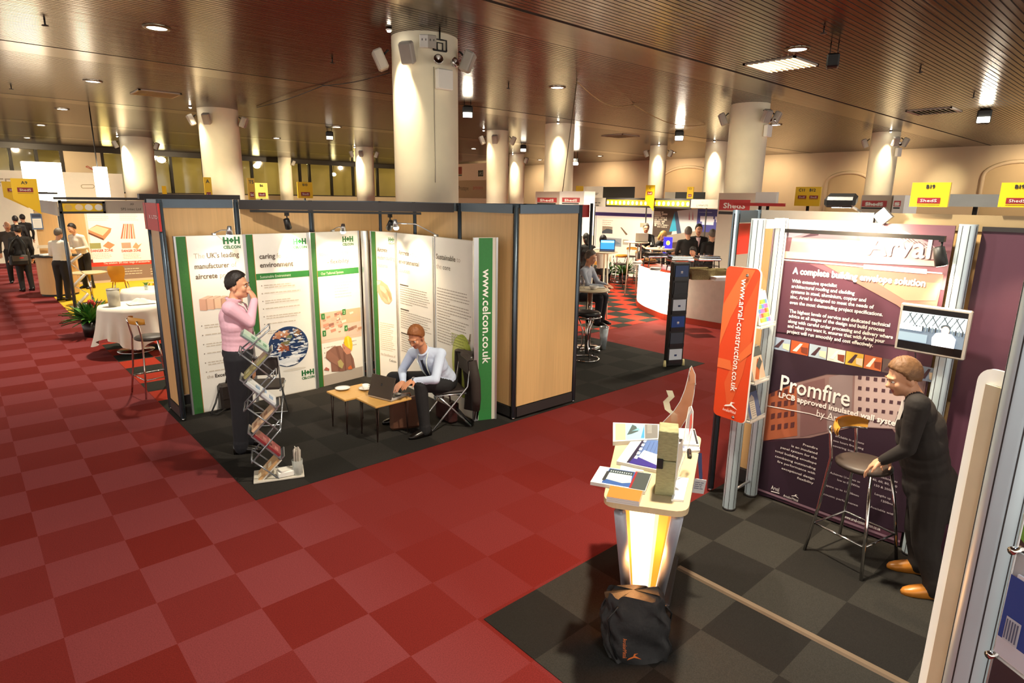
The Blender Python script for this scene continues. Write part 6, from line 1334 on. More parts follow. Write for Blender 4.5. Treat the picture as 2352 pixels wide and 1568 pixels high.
# bent wood chairs and small round table of that stand
WOODC = mat('bent_wood', '#e0a544', rough=.35, var=.05)
def shell_chair(loc, rz, label):
    t = thing('side_chair', label, 'chair', loc, rz, 'bent wood chairs of the far left stand'); m = MB()
    def prof(v): return (-.2+.4*v, .45) if v < .45 else None
    pts = [(.22, .44), (.1, .44), (-.05, .435), (-.17, .45), (-.22, .52), (-.24, .64), (-.26, .8), (-.27, .86)]; wd = [.19, .21, .2, .17, .14, .18, .19, .15]
    vs = []
    for (y, z), w in zip(pts, wd):
        for k in range(5): u = -1+k*.5; vs.append((w*u, y-.02*(1-u*u) if z > .5 else y, z-.012*(1-u*u)))
    m.add(vs, [(i*5+j, (i+1)*5+j, (i+1)*5+j+1, i*5+j+1) for i in range(len(pts)-1) for j in range(4)], WOODC, True); m.build('seat_shell', t)
    for sx in (-1, 1):
        for sy in (-1, 1): m = MB(); m.tube([(sx*.2, sy*.2, 0), (sx*.13, sy*.12, .43)], .012, CHROME, n=8); m.build('leg', t)
    return t
a = G(238, 690); C1_ = shell_chair((a.x+.42, a.y+.1, .004), yaw_to(.35, .9), 'bent wood chair with its back to the camera, by the danger zone poster'); dup(C1_, (a.x+1.1, a.y-.55, .004), yaw_to(-.9, -.1), 'bent wood chair seen side on, right of the other bent wood chair')
a = G(195, 690); t = thing('round_table', 'small round wood table on a chrome pole at the far left', 'table', (a.x+.1, a.y-.5, .004)); m = MB(); m.lathe([(0, .72), (.36, .72), (.38, .735), (.36, .75), (0, .75)], mat('table_cream', '#e0c090', rough=.4), n=32); m.build('top', t); m = MB(); m.cyl((0, 0, .02), (0, 0, .72), .03, CHROME, n=12); m.build('pole', t); m = MB(); m.lathe([(0, .03), (.22, .015), (.22, 0), (0, 0)], CHROME, n=24); m.build('base', t)
# folding zigzag rack by the post
q0 = G(182, 705); t = thing('zigzag_rack', 'silver zigzag literature rack beside the post of the far left stand', 'rack', (q0.x, q0.y, .004)); dq = math.hypot(q0.x-CAM.x, q0.y-CAM.y)
pts = [(176, 703), (203, 674), (170, 656), (195, 630), (161, 604), (188, 584)]
Z3 = [VD(*p, dq)-Vector((q0.x, q0.y, .004)) for p in pts]
for i in range(len(Z3)-1):
    m = MB(); a, b = Z3[i], Z3[i+1]; w = .06 if i % 2 == 0 else .015; m.tube([a, b], w*.55, ALU if i % 2 else mat('rack_tray', '#e4e0d6', rough=.3, metal=.2), n=8); m.build('tray' if i % 2 == 0 else 'link', t)
m = MB(); m.box((0, 0, .01), (.26, .36, .02), ALU, rot=(0, 0, .3)); m.build('base', t)
# tables under white cloths
TC = mat('white_tablecloth', '#efe6d8', rough=.8, var=.03, bump=.15, bscale=6)
def cloth_table(loc, r, h, label, lab2, corner=.25, seed=1):
    t = thing('round_table', label, 'table', loc); m = MB(); m.lathe([(0, h-.03), (r-.02, h-.03), (r-.02, h), (0, h)], WHITE, n=32); m.build('top', t); m = MB(); m.cyl((0, 0, .02), (0, 0, h-.03), .04, CHROME, n=12); m.build('pole', t); m = MB(); m.lathe([(0, .04), (.28, .02), (.28, 0), (0, 0)], CHROME, n=24); m.build('base', t)
    m = MB(); n, k = 96, 14; R_ = random.Random(seed); vs = [(0, 0, .012)]; fs = []
    for j in range(k+1):
        for i in range(n):
            a = 2*PI*i/n; drop = (h-.08)*(.8+corner*math.cos(4*a+.6)); f_ = .5+.5*math.sin(15*a+1.3*math.sin(3*a))
            if j <= 4: rr = r*(j+1)/5; z = .012-.004*math.sin(9*a)*j/4
            else: s_ = (j-4)/(k-4); rr = r+.012+s_*(.05+.1*f_*s_); z = .008-drop*s_
            vs.append((rr*math.cos(a), rr*math.sin(a), z))
    fs = [(0, 1+i, 1+(i+1) % n) for i in range(n)]+[(1+j*n+i, 1+(j+1)*n+i, 1+(j+1)*n+(i+1) % n, 1+j*n+(i+1) % n) for j in range(k) for i in range(n)]
    m.add(vs, fs, TC, True); o = single('tablecloth', m, lab2, 'tablecloth', (loc[0], loc[1], h+.006)); return t
a = G(300, 702, .78); cloth_table((a.x, a.y, .004), .47, .78, 'round table under the near white cloth at the left', 'near white tablecloth hanging in folds to the carpet at the left', .13)
b = G(330, 668, .78); cloth_table((b.x+.1, b.y+.15, .004), .45, .78, 'round table under the far white cloth at the left', 'far white tablecloth on the table behind the nearer clothed one', .06, 2)
c_ = G(262, 704, .80); t = thing('ice_bucket', 'grey white straight sided bucket on the near white tablecloth', 'bucket', (c_.x+.02, c_.y+.06, .80)); m = MB(); m.lathe([(0, 0), (.085, 0), (.095, .28), (.09, .28), (.082, .02), (0, .02)], mat('bucket_grey', '#b9b2a0', rough=.4), n=28); m.build('shell', t); m = MB(); m.lathe([(.094, .275), (.1, .285), (.094, .29)], mat('bucket_rim', '#d8d2c4'), n=28); m.build('rim', t)
t = thing('crumpled_cloth', 'crumpled white cloth heap on the near table', 'cloth', (a.x+.16, a.y+.02, .80)); m = MB(); R_ = random.Random(2)
m.sheet(lambda u, v: (-.2+.4*u, -.15+.3*v, .01+.07*math.sin(PI*u)*math.sin(PI*v)*(1+.5*math.sin(11*u+5*v)+.4*math.sin(9*v))), 26, 20, TC); m.build('sheet', t)
t = thing('flower_vase', 'small green sprig in a glass on the far tablecloth', 'vase', (b.x+.05, b.y, .80)); m = MB(); m.lathe([(0, 0), (.03, 0), (.035, .1)], mat('vase_glass', '#cfe0d8', rough=.1, alpha=.5), n=14); m.build('glass', t); m = MB()
for i in range(8): a_ = i*.8; m.tube([(0, 0, .05), (.03*math.cos(a_), .03*math.sin(a_), .13), (.06*math.cos(a_), .06*math.sin(a_), .15)], [.003, .008, .002], mat('leaf_green', '#5f8f2f', rough=.5), n=5)
m.build('sprig', t)
# potted palm
def palm(loc, h, n, label, seed, red=True, spread=1.0):
    t = thing('potted_plant', label, 'plant', loc); m = MB(); m.lathe([(0, 0), (.13, 0), (.16, .28), (.14, .28), (.13, .05), (0, .05)], mat('dark_pot', '#1c1512', rough=.4), n=20); m.build('pot', t)
    R_ = random.Random(seed); m = MB(); LG = [mat('leaf_dark', '#1f4a1c', rough=.5, var=.1), mat('leaf_mid', '#35702a', rough=.5, var=.1), mat('leaf_light', '#5d943a', rough=.5, var=.1)]
    for i in range(n):
        a = R_.uniform(0, 2*PI); el = R_.uniform(.25, 1.3); L_ = h*R_.uniform(.6, 1.0)*.75; w = R_.uniform(.02, .045); g_ = R_.choice(LG); vs = []
        for k in range(7):
            s_ = k/6; rr = L_*s_*math.cos(el)*spread*(1+.2*s_); z = .28+L_*s_*math.sin(el)-.35*L_*s_*s_*math.cos(el); x, y = rr*math.cos(a), rr*math.sin(a); ww = w*math.sin(PI*min(1, s_*.9+.1))+.002
            vs += [(x-ww*math.sin(a), y+ww*math.cos(a), max(.05, z)), (x, y, max(.04, z-.012)), (x+ww*math.sin(a), y-ww*math.cos(a), max(.05, z))]
        m.add(vs, [q for k in range(6) for q in ((3*k, 3*k+3, 3*k+4, 3*k+1), (3*k+1, 3*k+4, 3*k+5, 3*k+2))], g_, True)
    m.build('foliage', t)
    if red:
        m = MB()
        for i in range(5): m.ell((R_.uniform(-.12, .12), R_.uniform(-.12, .12), .28+h*R_.uniform(.3, .55)), (.03, .03, .05), mat('red_bloom', '#b02a1c', rough=.5), n=8, k=6)
        m.build('blooms', t)
    return t
a = G(214, 772); palm((a.x, a.y, .004), .72, 120, 'bushy potted plant with red blooms beside the near white tablecloth', 3)
# white hoardings, hanging lanterns and door in the far left background
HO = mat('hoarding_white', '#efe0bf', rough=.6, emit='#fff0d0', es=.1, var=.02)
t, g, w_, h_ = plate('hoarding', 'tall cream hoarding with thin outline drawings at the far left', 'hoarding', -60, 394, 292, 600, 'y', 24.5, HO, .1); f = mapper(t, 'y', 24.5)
def outline(pts, c_, th=.03, l=2):
    q = [f(*p) for p in pts]
    for a, b in zip(q, q[1:]+q[:1]):
        d = Vector((b[0]-a[0], b[1]-a[1])); n_ = Vector((-d.y, d.x)).normalized()*th/2; g.poly([(a[0]+n_.x, a[1]+n_.y), (a[0]-n_.x, a[1]-n_.y), (b[0]-n_.x, b[1]-n_.y), (b[0]+n_.x, b[1]+n_.y)], flat(c_), l)
outline([(186, 427), (189, 424), (214, 424), (217, 428), (214, 432), (189, 432)], '#c9b48a'); outline([(197, 383), (201, 381), (216, 391)], '#c05a3a'); g.text('FE', *f(-2, 428), flat('#b9a680'), 2, h=.3); g.build('drawing', t)
t, g, w_, h_ = plate('lantern_box', 'large glowing white box hanging over the far left stands', 'lantern', 57, 372, 146, 462, 'y', 20.0, glow('#fff6e4', 1.6), .5)
t, g, w_, h_ = plate('lantern_box', 'slim glowing white lantern hanging from a chain right of the large white box', 'lantern', 222, 383, 250, 452, 'y', 20.0, glow('#fff6e4', 2.2), .4)
m = MB(); q = VY(229, 383, 20.1); m.cyl((w_*.3, .2, h_), (w_*.3, .2, HC-q.z+h_), .02, BLACK, n=6); m.build('chain', t)
fr = MB(); q0, q1 = VY(-40, 600, 26), VY(26, 600, 26); DG = mat('door_green', '#2f3a26', rough=.5); DW = mat('door_wood', '#6e4520', rough=.45, var=.1, stretch=(6, 6, .5))
zt = VY(10, 458, 26).z; fr.box((q1.x, 26, zt/2), (.3, .2, zt), DG); fr.box(((q0.x+q1.x)/2, 26, zt), (q1.x-q0.x+.3, .2, .3), DG); d1_ = struct('door_1', fr, 'dark green framed wooden doorway at the far left border'); m = MB(); m.box(((q0.x+q1.x)/2, 26.1, zt/2), (q1.x-q0.x, .06, zt), DW); m.build('leaf', d1_)
spot((3.0, 18.5, 3.6), (3.0, 21, 0), 400, '#fff0d0', 150, .8, .3)  # unseen spot added to brighten the far left stands
# the stool at the left edge of the panel stand
q = G(362, 905); dup(STOOL, (q.x+.02, q.y+.12, .004), math.radians(100), 'bar stool half hidden behind the left end post of the panel stand')
# ================================================================== furniture and things on the panel stand
# zigzag literature rack
q0 = G(600, 1105); q1 = G(672, 1095); ux = Vector((q1.x-q0.x, q1.y-q0.y, 0)); ux.normalize(); vy = Vector((-ux.y, ux.x, 0))
dz = math.hypot((q0.x+q1.x)/2-CAM.x, (q0.y+q1.y)/2-CAM.y)+.08
zr = thing('zigzag_literature_rack', 'silver folding zigzag rack of brochures standing at the front of the panel stand', 'literature rack', ((q0.x+q1.x)/2, (q0.y+q1.y)/2, .006))
oz = Vector(zr.location); depth = vy*.12
nodes = [(588, 1108), (646, 1045), (578, 992), (636, 930), (560, 872), (620, 808), (553, 764)]
N3 = [VD(*p, dz)-oz for p in nodes]; STEEL = mat('rack_steel', '#9aa0a8', rough=.3, metal=.7)
TRAYC = [('#c9a070', 'pale_tan'), ('#8f3038', 'maroon'), ('#d9b898', 'beige'), ('#dfe6ee', 'ice'), ('#a9a26a', 'olive'), ('#b8d8c8', 'mint')]
for i in range(len(N3)-1):
    a, b = N3[i], N3[i+1]; m = MB(); d_ = (b-a); L_ = d_.length; x_ = d_.normalized(); nrm = x_.cross(vy).normalized()
    if nrm.z < 0: nrm = -nrm
    ax = Matrix((x_, vy, nrm)).transposed()
    c = a.lerp(b, .5)
    m.box(tuple(c), (L_, .235, .012), STEEL if i else mat('tray_clear', '#d8d2c6', rough=.2), rot=ax); m.box(tuple(c+(-x_*(L_/2-.008) if b.z > a.z else x_*(L_/2-.008))+nrm*.02), (.012, .235, .05), STEEL, rot=ax)
    m.build('tray', zr)
    m = MB(); m.box(tuple(c+nrm*.018+x_*(.01)), (L_*.86, .205, .022), mat('rack_'+TRAYC[i][1], TRAYC[i][0], rough=.35), rot=ax)
    br = thing('brochure', ['tan brochure in the lowest sloping tray of the zigzag rack', 'maroon brochure in the second tray of the zigzag rack from the floor', 'beige brochure in the third tray of the zigzag rack from the floor', 'pale blue and white brochure in the fourth tray of the zigzag rack from the floor', 'olive brochure in the fifth tray of the zigzag rack from the floor', 'mint green brochures in the top tray of the zigzag rack'][i], 'brochure', oz, 0, 'brochures in the zigzag rack')
    m.build('cover', br)
    g = MB()
    for k in range(3): g.box(tuple(c+nrm*.0305+x_*(L_*(-.25+.2*k))+vy*(.03 if k % 2 else -.03)), (L_*.12, .09, .002), mat('rack_print_%d' % i, ['#e8d8b8', '#b86a6a', '#a8785a', '#8fb0d8', '#d8d4a8', '#4f9a78'][i], rough=.4), rot=ax)
    g.build('print', br)
    # crossing lattice arms: one on each side, leaning the other way, joined at their ends
    mid = a.lerp(b, .5); h = ux*(-(b-a).dot(ux)); e = Vector((0, 0, (b-a).z)); a2 = mid-(h+e)*.56; b2 = mid+(h+e)*.56
    if a2.z < .03: a2 = mid-(h+e)*.42
    for s_ in (-1, 1): m = MB(); m.tube([a2+vy*(.13*s_)+Vector((0, 0, .03)), b2+vy*(.13*s_)+Vector((0, 0, .03))], .0075, STEEL, n=6); m.build('lattice_arm', zr)
    for q_ in (a2, b2): m = MB(); m.tube([q_+vy*.13+Vector((0, 0, .03)), q_-vy*.13+Vector((0, 0, .03))], .006, STEEL, n=6); m.build('cross_bar', zr)
m = MB(); m.box(tuple(N3[0]+ux*.21+Vector((0, 0, -N3[0].z+.012))), (.45, .27, .02), mat('tray_clear', '#d8d2c6', rough=.2), rot=(0, 0, math.atan2(ux.y, ux.x)), bev=.004); m.build('base_tray', zr)
c = G(656, 1086, .05); t = thing('card_pack', 'white pack of cards on the base tray of the zigzag rack', 'card pack', (c.x, c.y, .032), math.atan2(ux.y, ux.x)+.2); m = MB(); m.box((0, 0, .025), (.15, .1, .05), WPRINT, bev=.006); m.build('stack', t); m = MB(); m.box((0.0, 0.0, .058), (.12, .08, .012), WHITE, rot=(.1, .1, .3)); m.build('top_card', t)
c = G(685, 1094, 0); t = thing('glass_vase', 'tall clear glass packed with grey white paper sticks on the black carpet', 'vase', (c.x, c.y, .006)); m = MB(); m.lathe([(0, .004), (.042, .004), (.048, .17), (.051, .17), (.045, 0), (0, 0)], mat('vase_clear', '#dfe6e2', rough=.06, alpha=.35), n=20); m.build('glass', t)
R_ = random.Random(8); m = MB()
for i in range(9): a_ = i*.7; r0 = .022; m.box((r0*math.cos(a_), r0*math.sin(a_), .135+.01*(i % 3)), (.022, .006, .25+.02*(i % 4)), mat('paper_stick', '#cfcac0', rough=.6), rot=(R_.uniform(-.08, .08), R_.uniform(-.08, .08), a_))
m.build('paper_sticks', t)
# low tables
def low_table(cx_, cy_, rz, label):
    t = thing('low_table', label, 'table', (cx_, cy_, .006), rz, 'low square wood tables on hairpin legs'); m = MB(); m.box((0, 0, .435), (.46, .42, .022), mat('table_beech', '#d3a25a', rough=.4, var=.06, stretch=(2, 10, 2)), bev=.004); m.build('top', t)
    for sx in (-1, 1):
        for sy in (-1, 1):
            m = MB(); x, y = sx*.185, sy*.165; m.tube([(x-sx*.0, y-.03, .424), (x+sx*.01, y, .02), (x+sx*.012, y, .02), (x, y+.03, .424)], .005, mat('hairpin_rod', '#3a2620', rough=.4, metal=.5), n=6); m.build('leg', t)
    return t
def tcorn(L_, F_, R_): l, f, r = [G(*p, .446) for p in (L_, F_, R_)]; c = (l+r)/2; e = r-f; return c, math.atan2(e.y, e.x)
TB, rt_ = tcorn((822, 913), (865, 934), (941, 915)); TA, _ra = tcorn((755, 896), (793, 919), (871, 903))
T1_ = low_table(TB.x, TB.y, rt_, 'low wood table on dark hairpin legs carrying the laptop'); T2_ = dup(T1_, (TA.x, TA.y, .006), rt_, 'low wood table on dark hairpin legs carrying a saucer and a cup')
ZT2 = .446+.008
def saucer(px, py, r, label, cup=False):
    c = G(px, py, ZT2); t = thing('saucer', label, 'plate', (c.x, c.y, ZT2)); m = MB(); m.lathe([(0, .004), (r*.55, .004), (r, .02), (r*1.02, .023), (r*.6, 0), (0, 0)], mat('porcelain', '#f4f1ea', rough=.2, var=0), n=32); m.build('dish', t)
    if cup:
        k = thing('coffee_cup', 'white cup half hidden behind the laptop lid', 'cup', (c.x, c.y, ZT2+.006)); m = MB(); m.lathe([(0, .003), (.022, .003), (.036, .055), (.039, .055), (.026, 0), (0, 0)], mat('porcelain', '#f4f1ea'), n=24); m.build('bowl', k); m = MB(); m.tube([(.034, 0, .045), (.055, 0, .042), (.052, 0, .02), (.03, 0, .016)], .004, mat('porcelain', '#f4f1ea'), n=6); m.build('handle', k)
saucer(787, 894, .085, 'empty white saucer on the farther low table'); saucer(840, 894, .08, 'white saucer under the cup behind the laptop lid', True)
# laptop
lk = SITMAN['J']; hA, hB = G(854, 912, ZT2), G(890, 921, ZT2); LPX = (hA-hB).normalized(); LPY = Vector((-LPX.y, LPX.x, 0))
if LPY.dot(G(935, 910, ZT2)-hB) > 0: LPX = -LPX; LPY = -LPY
LC = (hA+hB)/2-LPY*.125
t = thing('laptop', 'open dark laptop on the nearer low table, its lid towards the left', 'laptop', LC); LAPM = mat('laptop_bronze', '#4a3f34', rough=.35, metal=.4); LAPG = mat('laptop_silver', '#b9b2a8', rough=.4, metal=.3)
ang = math.atan2(LPX.y, LPX.x); t.rotation_euler = (0, 0, ang)
# local x runs along the hinge, local y from the hinge towards the typist
m = MB(); m.box((0, -.0, .012), (.35, .25, .022), LAPG, bev=.005); m.build('keyboard_base', t); m = MB(); m.box((0, -.03 if False else .0, .0245), (.30, .11, .003), BLACK); m.build('keys', t)
m = MB(); R2 = Matrix.Rotation(math.radians(20), 3, 'X'); m.box(tuple(Vector((0, .125, .022))+R2 @ Vector((0, 0, .12))), (.35, .014, .24), LAPM, rot=R2, bev=.004); m.box(tuple(Vector((0, .125, .022))+R2 @ Vector((0, -.0085, .12))), (.31, .002, .2), glow('#8fa8c8', .6), rot=R2); m.box(tuple(Vector((0, .125, .022))+R2 @ Vector((0, .008, .14))), (.02, .002, .026), CHROME, rot=R2); m.build('lid', t)
# folding chairs
def fold_chair(loc, rz, label):
    t = thing('folding_chair', label, 'chair', loc, rz, 'folding chairs with silver tube frames'); TUBE = mat('chair_tube', '#c2c6ca', rough=.25, metal=.85); PAD = mat('chair_pad', '#2a1f1c', rough=.6)
    m = MB(); m.box((0, .0, .445), (.40, .40, .03), PAD, bev=.012); m.build('seat', t); m = MB(); m.box((0, -.225, .72), (.40, .025, .2), PAD, bev=.01, rot=(-.12, 0, 0)); m.build('backrest', t)
    m = MB(); m.tube([(-.2, .2, .42), (-.205, .0, .425), (-.2, -.2, .42)], .01, TUBE, n=8); m.tube([(.2, .2, .42), (.205, .0, .425), (.2, -.2, .42)], .01, TUBE, n=8); m.build('seat_rail', t)
    m = MB(); m.tube([(-.21, -.25, .84), (-.21, -.2, .5), (-.21, .02, .25), (-.21, .22, .012), (.21, .22, .012), (.21, .02, .25), (.21, -.2, .5), (.21, -.25, .84), (-.21, -.25, .84)], .011, TUBE, n=8); m.build('front_frame', t)
    m = MB(); m.tube([(-.19, .15, .42), (-.19, -.02, .25), (-.19, -.24, .012), (.19, -.24, .012), (.19, -.02, .25), (.19, .15, .42)], .011, TUBE, n=8); m.build('rear_frame', t)
    return t
pr_ = SITMAN['root'].location; fd = SITMAN['P'](.0)-SITMAN['P'](.0); hf = (lk['knL']+lk['knR']-lk['hipL']-lk['hipR']); crz = math.atan2(-hf.x, hf.y)
FC = fold_chair((pr_.x, pr_.y, .006), crz, 'silver framed folding chair under the man at the laptop')
c = G(612, 886, .44); dup(FC, (c.x, c.y+.05, .006), math.radians(-30), 'empty silver framed folding chair behind the zigzag rack')
# jacket over the chair back
JK = cloth('brown_black_jacket', '#2a201b'); bx = Matrix.Rotation(crz, 3, 'Z')
t = thing('jacket', 'dark jacket hung over the back of the seated man\'s chair', 'jacket', (pr_.x, pr_.y, .006), crz); m = MB()
def jf(u, v):
    x = -.26+.52*u; s_ = v*1.25
    if s_ < .08: y = -.2-.06*s_/.08; z = .86+.02*math.sin(PI*s_/.08)
    else: y = -.27-.05*math.sin(2.5*(s_-.08))-.03*(s_-.08)+.03*math.sin(9*u+2*s_); z = .87-(s_-.08)*.62
    x *= (1+.12*math.sin(PI*v)); return (x, y-.02*math.sin(14*u+3*v), max(.1, z-.05*abs(2*u-1)**2))
m.sheet(jf, 30, 26, JK); m.sheet(lambda u, v: Vector(jf(u, 1-v))+Vector((0, .03 if True else 0, 0)), 30, 26, JK); m.build('body', t)
m = MB(); m.tube([(.26, -.24, .82), (.31, -.26, .6), (.31, -.27, .38), (.29, -.27, .24)], [.05, .06, .055, .05], JK, n=12); m.build('sleeve', t); m = MB(); m.tube([(-.26, -.24, .82), (-.31, -.26, .6), (-.31, -.27, .38), (-.29, -.27, .24)], [.05, .06, .055, .05], JK, n=12); m.build('sleeve', t)
# bags
def briefcase(loc, rz, label, c_, w=.4, h=.32):
    t = thing('briefcase', label, 'bag', loc, rz); M_ = mat('case_'+c_.lstrip('#'), c_, rough=.45, var=.08, bump=.2); m = MB(); m.box((0, 0, h/2), (w, .13, h), M_, bev=.03); m.build('body', t); m = MB(); m.box((0, -.068, h*.68), (w*.9, .012, h*.5), M_, bev=.005); m.build('flap', t)
    m = MB(); m.tube([(-.08, 0, h), (-.07, 0, h+.06), (.07, 0, h+.06), (.08, 0, h)], .01, M_, n=8); m.build('handle', t)
    m = MB(); m.tube([(-w/2, -.02, h*.8), (-w/2-.08, -.08, h*.4), (-w/2-.16, -.12, .03), (-w/2-.1, -.16, .02), (-w/2+.02, -.12, .05)], .012, BLACK, n=6); m.build('strap', t); return t
c = G(528, 942); briefcase((c.x+.08, c.y+.06, .006), .1, 'dark shoulder bag with a trailing strap on the floor behind the standing man', '#241c18', .36, .34)
c = G(1000, 972); briefcase((pr_.x+.08, pr_.y+.1, .006), crz+.3, 'dark reddish bag on the floor under the folding chair', '#3a1a18', .34, .26)
c = VD(1056, 892, 6.75); t = thing('briefcase', 'brown leather case standing between the laptop table and the seated man', 'bag', (lk['knL'].x+SITMAN['o'].x-.02, lk['knL'].y+SITMAN['o'].y+.3, .006), crz); m = MB(); m.box((0, 0, .2), (.1, .36, .38), mat('brown_leather', '#5a3a2a', rough=.4, var=.1, bump=.2), bev=.03); m.build('body', t); m = MB(); m.tube([(0, -.07, .38), (0, -.06, .43), (0, .06, .43), (0, .07, .38)], .01, mat('brown_leather', '#5a3a2a'), n=8); m.build('handle', t)
# ================================================================== the bar and the stands beyond the storage cubicle
post(8.85, 2.62, 'dark shell post with a red name board beyond the storage cubicle')
t, g, w_, h_ = plate('name_board', 'red name board beside the storage cubicle', 'name board', 1318, 470, 1354, 499, 'y', 2.66, RED, .02)
# tall literature stand
a, b = G(1524, 841), G(1566, 838); rz = math.atan2(b.y-a.y, b.x-a.x); ls = thing('literature_stand', 'tall narrow black literature stand with pockets before the bar', 'literature stand', ((a.x+b.x)/2, (a.y+b.y)/2, .006), rz); m = MB(); H_ = 1.68
m.box((0, 0, H_/2), (.30, .10, H_), BLACK, bev=.012); m.build('body', ls)
for i in range(6):
    m = MB(); m.box((0, -.062, .05+.27*i+.03), (.26, .02, .06), mat('pocket_grey', '#2a2c30', rough=.25)); m.build('pocket', ls)
for s_ in (-1, 1): m = MB(); m.tube([(s_*.17, -.03, 0), (s_*.17, -.03, .10)], [.03, .018], mat('foot_glow_cream', '#e8dca0', rough=.4), n=10); m.build('foot', ls)  # cream puts the yellow-white glow at the feet into colour
for i, (c_, nm) in enumerate((('#d9e6f2', 'white booklet with a small blue square in the lowest pocket of the black literature stand'), ('#3c4654', 'dark grey booklet in the second pocket from the bottom of the black literature stand'), ('#1d4a9c', 'bright blue booklet with a small white crest in the black literature stand'), ('#dce8f4', 'white booklet with a small blue square in the middle of the black literature stand'), ('#2b2e34', 'near black booklet in the black literature stand'), ('#3a568c', 'slate blue booklet with a white crest in the top pocket of the black literature stand'))):
    z = .05+.27*i; t = thing('booklet', nm, 'booklet', (ls.location.x, ls.location.y, .006), rz, 'booklets in the black literature stand'); m = MB(); m.box((0, -.056, z+.12), (.23, .008, .235), flat(c_)); m.build('cover', t); g = MB(); g.y0 = .0745 if False else .061
    if c_ in ('#d9e6f2', '#dce8f4'): g.rect(-.025, z+.12, .02, z+.15, flat('#24406e'), 1)
    elif c_ in ('#1d4a9c', '#3a568c'): g.disc(0, z+.14, .022, .012, WPRINT, 1); g.rect(-.02, z+.115, .02, z+.122, WPRINT, 1)
    if g.v: g.build('print', t)
# bar counter: glowing curved front then a straight white run
base = [(1462, 694), (1464, 703), (1478, 714), (1500, 724), (1526, 734), (1566, 741), (1612, 749), (1700, 764)]
B3 = [G(*p) for p in base]; o_ = Vector((B3[3].x, B3[3].y, .006)); HB = 1.12
bc = thing('bar_counter', 'curved bar counter with glowing white front panels and a red top and plinth', 'bar counter', o_)
# smooth the curve
def crv(P, n):
    out = []
    for i in range(len(P)-1):
        p0, p1, p2, p3 = P[max(0, i-1)], P[i], P[i+1], P[min(len(P)-1, i+2)]
        for k in range(n): t = k/n; out.append(.5*((2*p1)+(p2-p0)*t+(2*p0-5*p1+4*p2-p3)*t*t+(3*p1-p0-3*p2+p3)*t**3))
    return out+[P[-1]]
K = crv([Vector((p.x-o_.x, p.y-o_.y, 0)) for p in B3], 5)
def wallstrip(m, i0, i1, z0, z1, mm, off=0.0):
    for i in range(i0, i1):
        a, b = K[i], K[i+1]; d = (b-a).normalized(); n = Vector((-d.y, d.x, 0))
        if n.dot(Vector((CAM.x, CAM.y, 0))-o_-a) < 0: n = -n
        a, b = a+n*off, b+n*off; m.add([(a.x, a.y, z0), (b.x, b.y, z0), (b.x, b.y, z1), (a.x, a.y, z1)], [(0, 1, 2, 3)], mm)
m = MB(); wallstrip(m, 0, 21, .12, HB-.05, glow('#fff4dc', 1.9)); m.build('glowing_front', bc)
m = MB(); wallstrip(m, 21, 22, .12, HB-.05, glow('#fff0b8', 3.5)); m.build('light_strip', bc)
m = MB(); wallstrip(m, 22, len(K)-1, .12, HB-.05, mat('bar_white', '#e4ddd2', rough=.4)); m.build('white_front', bc)
m = MB(); wallstrip(m, 0, len(K)-1, 0, .13, mat('plinth_red', '#b03a22', rough=.5), .02); m.build('plinth', bc)
cen = sum(K, Vector())/len(K); back = [(k+(Vector((cen.x+2.6, cen.y+2.2, 0))-k)*.32) for k in K]; RT = mat('bar_top_red', '#c24a30', rough=.3, var=.03)
m = MB(); n_ = len(K); vs = []
for i in range(n_):
    d = (K[min(i+1, n_-1)]-K[max(0, i-1)]).normalized(); nn = Vector((-d.y, d.x, 0)); nn = nn if nn.dot(Vector((CAM.x, CAM.y, 0))-o_-K[i]) > 0 else -nn; f_ = K[i]+nn*.06; vs += [(f_.x, f_.y, HB-.05), (f_.x, f_.y, HB), (back[i].x, back[i].y, HB), (back[i].x, back[i].y, HB-.05)]
m.add(vs, [q for i in range(n_-1) for q in ((4*i, 4*i+4, 4*i+5, 4*i+1), (4*i+1, 4*i+5, 4*i+6, 4*i+2), (4*i+3, 4*i+2, 4*i+6, 4*i+7), (4*i, 4*i+3, 4*i+7, 4*i+4))]+[(0, 1, 2, 3), (4*n_-4, 4*n_-1, 4*n_-2, 4*n_-3)], RT); m.build('top', bc)
g = MB()
lo = K[12]; point((o_.x+lo.x-.6, o_.y+lo.y-.6, .6), 22, '#fff0d0', .2)
# things on the bar
ZB = HB+.008
SIL = mat('polished_steel', '#c9ccd2', rough=.12, metal=1.0, var=0); WICK = mat('wicker', '#8a7a52', rough=.9, var=.25, vscale=60, bump=.8, bscale=70)
def on_bar(px, py, dz=0.0): q = G(px, py, ZB); return q
def basket(px, py, w, d, h, label, rz=-.6):
    q = on_bar(px, py); t = thing('wicker_basket', label, 'basket', (q.x, q.y, ZB), rz); m = MB()
    for s_ in (-1, 1): m.box((s_*(w/2-.012), 0, h/2), (.024, d, h), WICK, rot=(0, s_*.1, 0)); m.box((0, s_*(d/2-.012), h/2), (w-.03, .024, h), WICK)
    m.box((0, 0, .012), (w-.03, d-.03, .02), WICK); m.build('body', t); m = MB(); m.tube([(-w/2, -d/2, h), (w/2, -d/2, h), (w/2, d/2, h), (-w/2, d/2, h)], .014, WICK, n=6, closed=True); m.build('rim', t)
basket(1606, 640, .46, .34, .2, 'wicker basket standing on the bar left of the grey tower'); basket(1650, 638, .36, .3, .17, 'smaller wicker basket on the bar with white napkins in front')
q = on_bar(1648, 642); t = thing('napkin_stack', 'flat stack of white napkins on the bar beside the baskets', 'napkins', (q.x-.05, q.y-.1, ZB), -.6); m = MB()
for i in range(4): m.box((0, 0, .012+.018*i), (.36, .26, .016), WPRINT, rot=(0, 0, .04*i))
m.build('sheets', t)
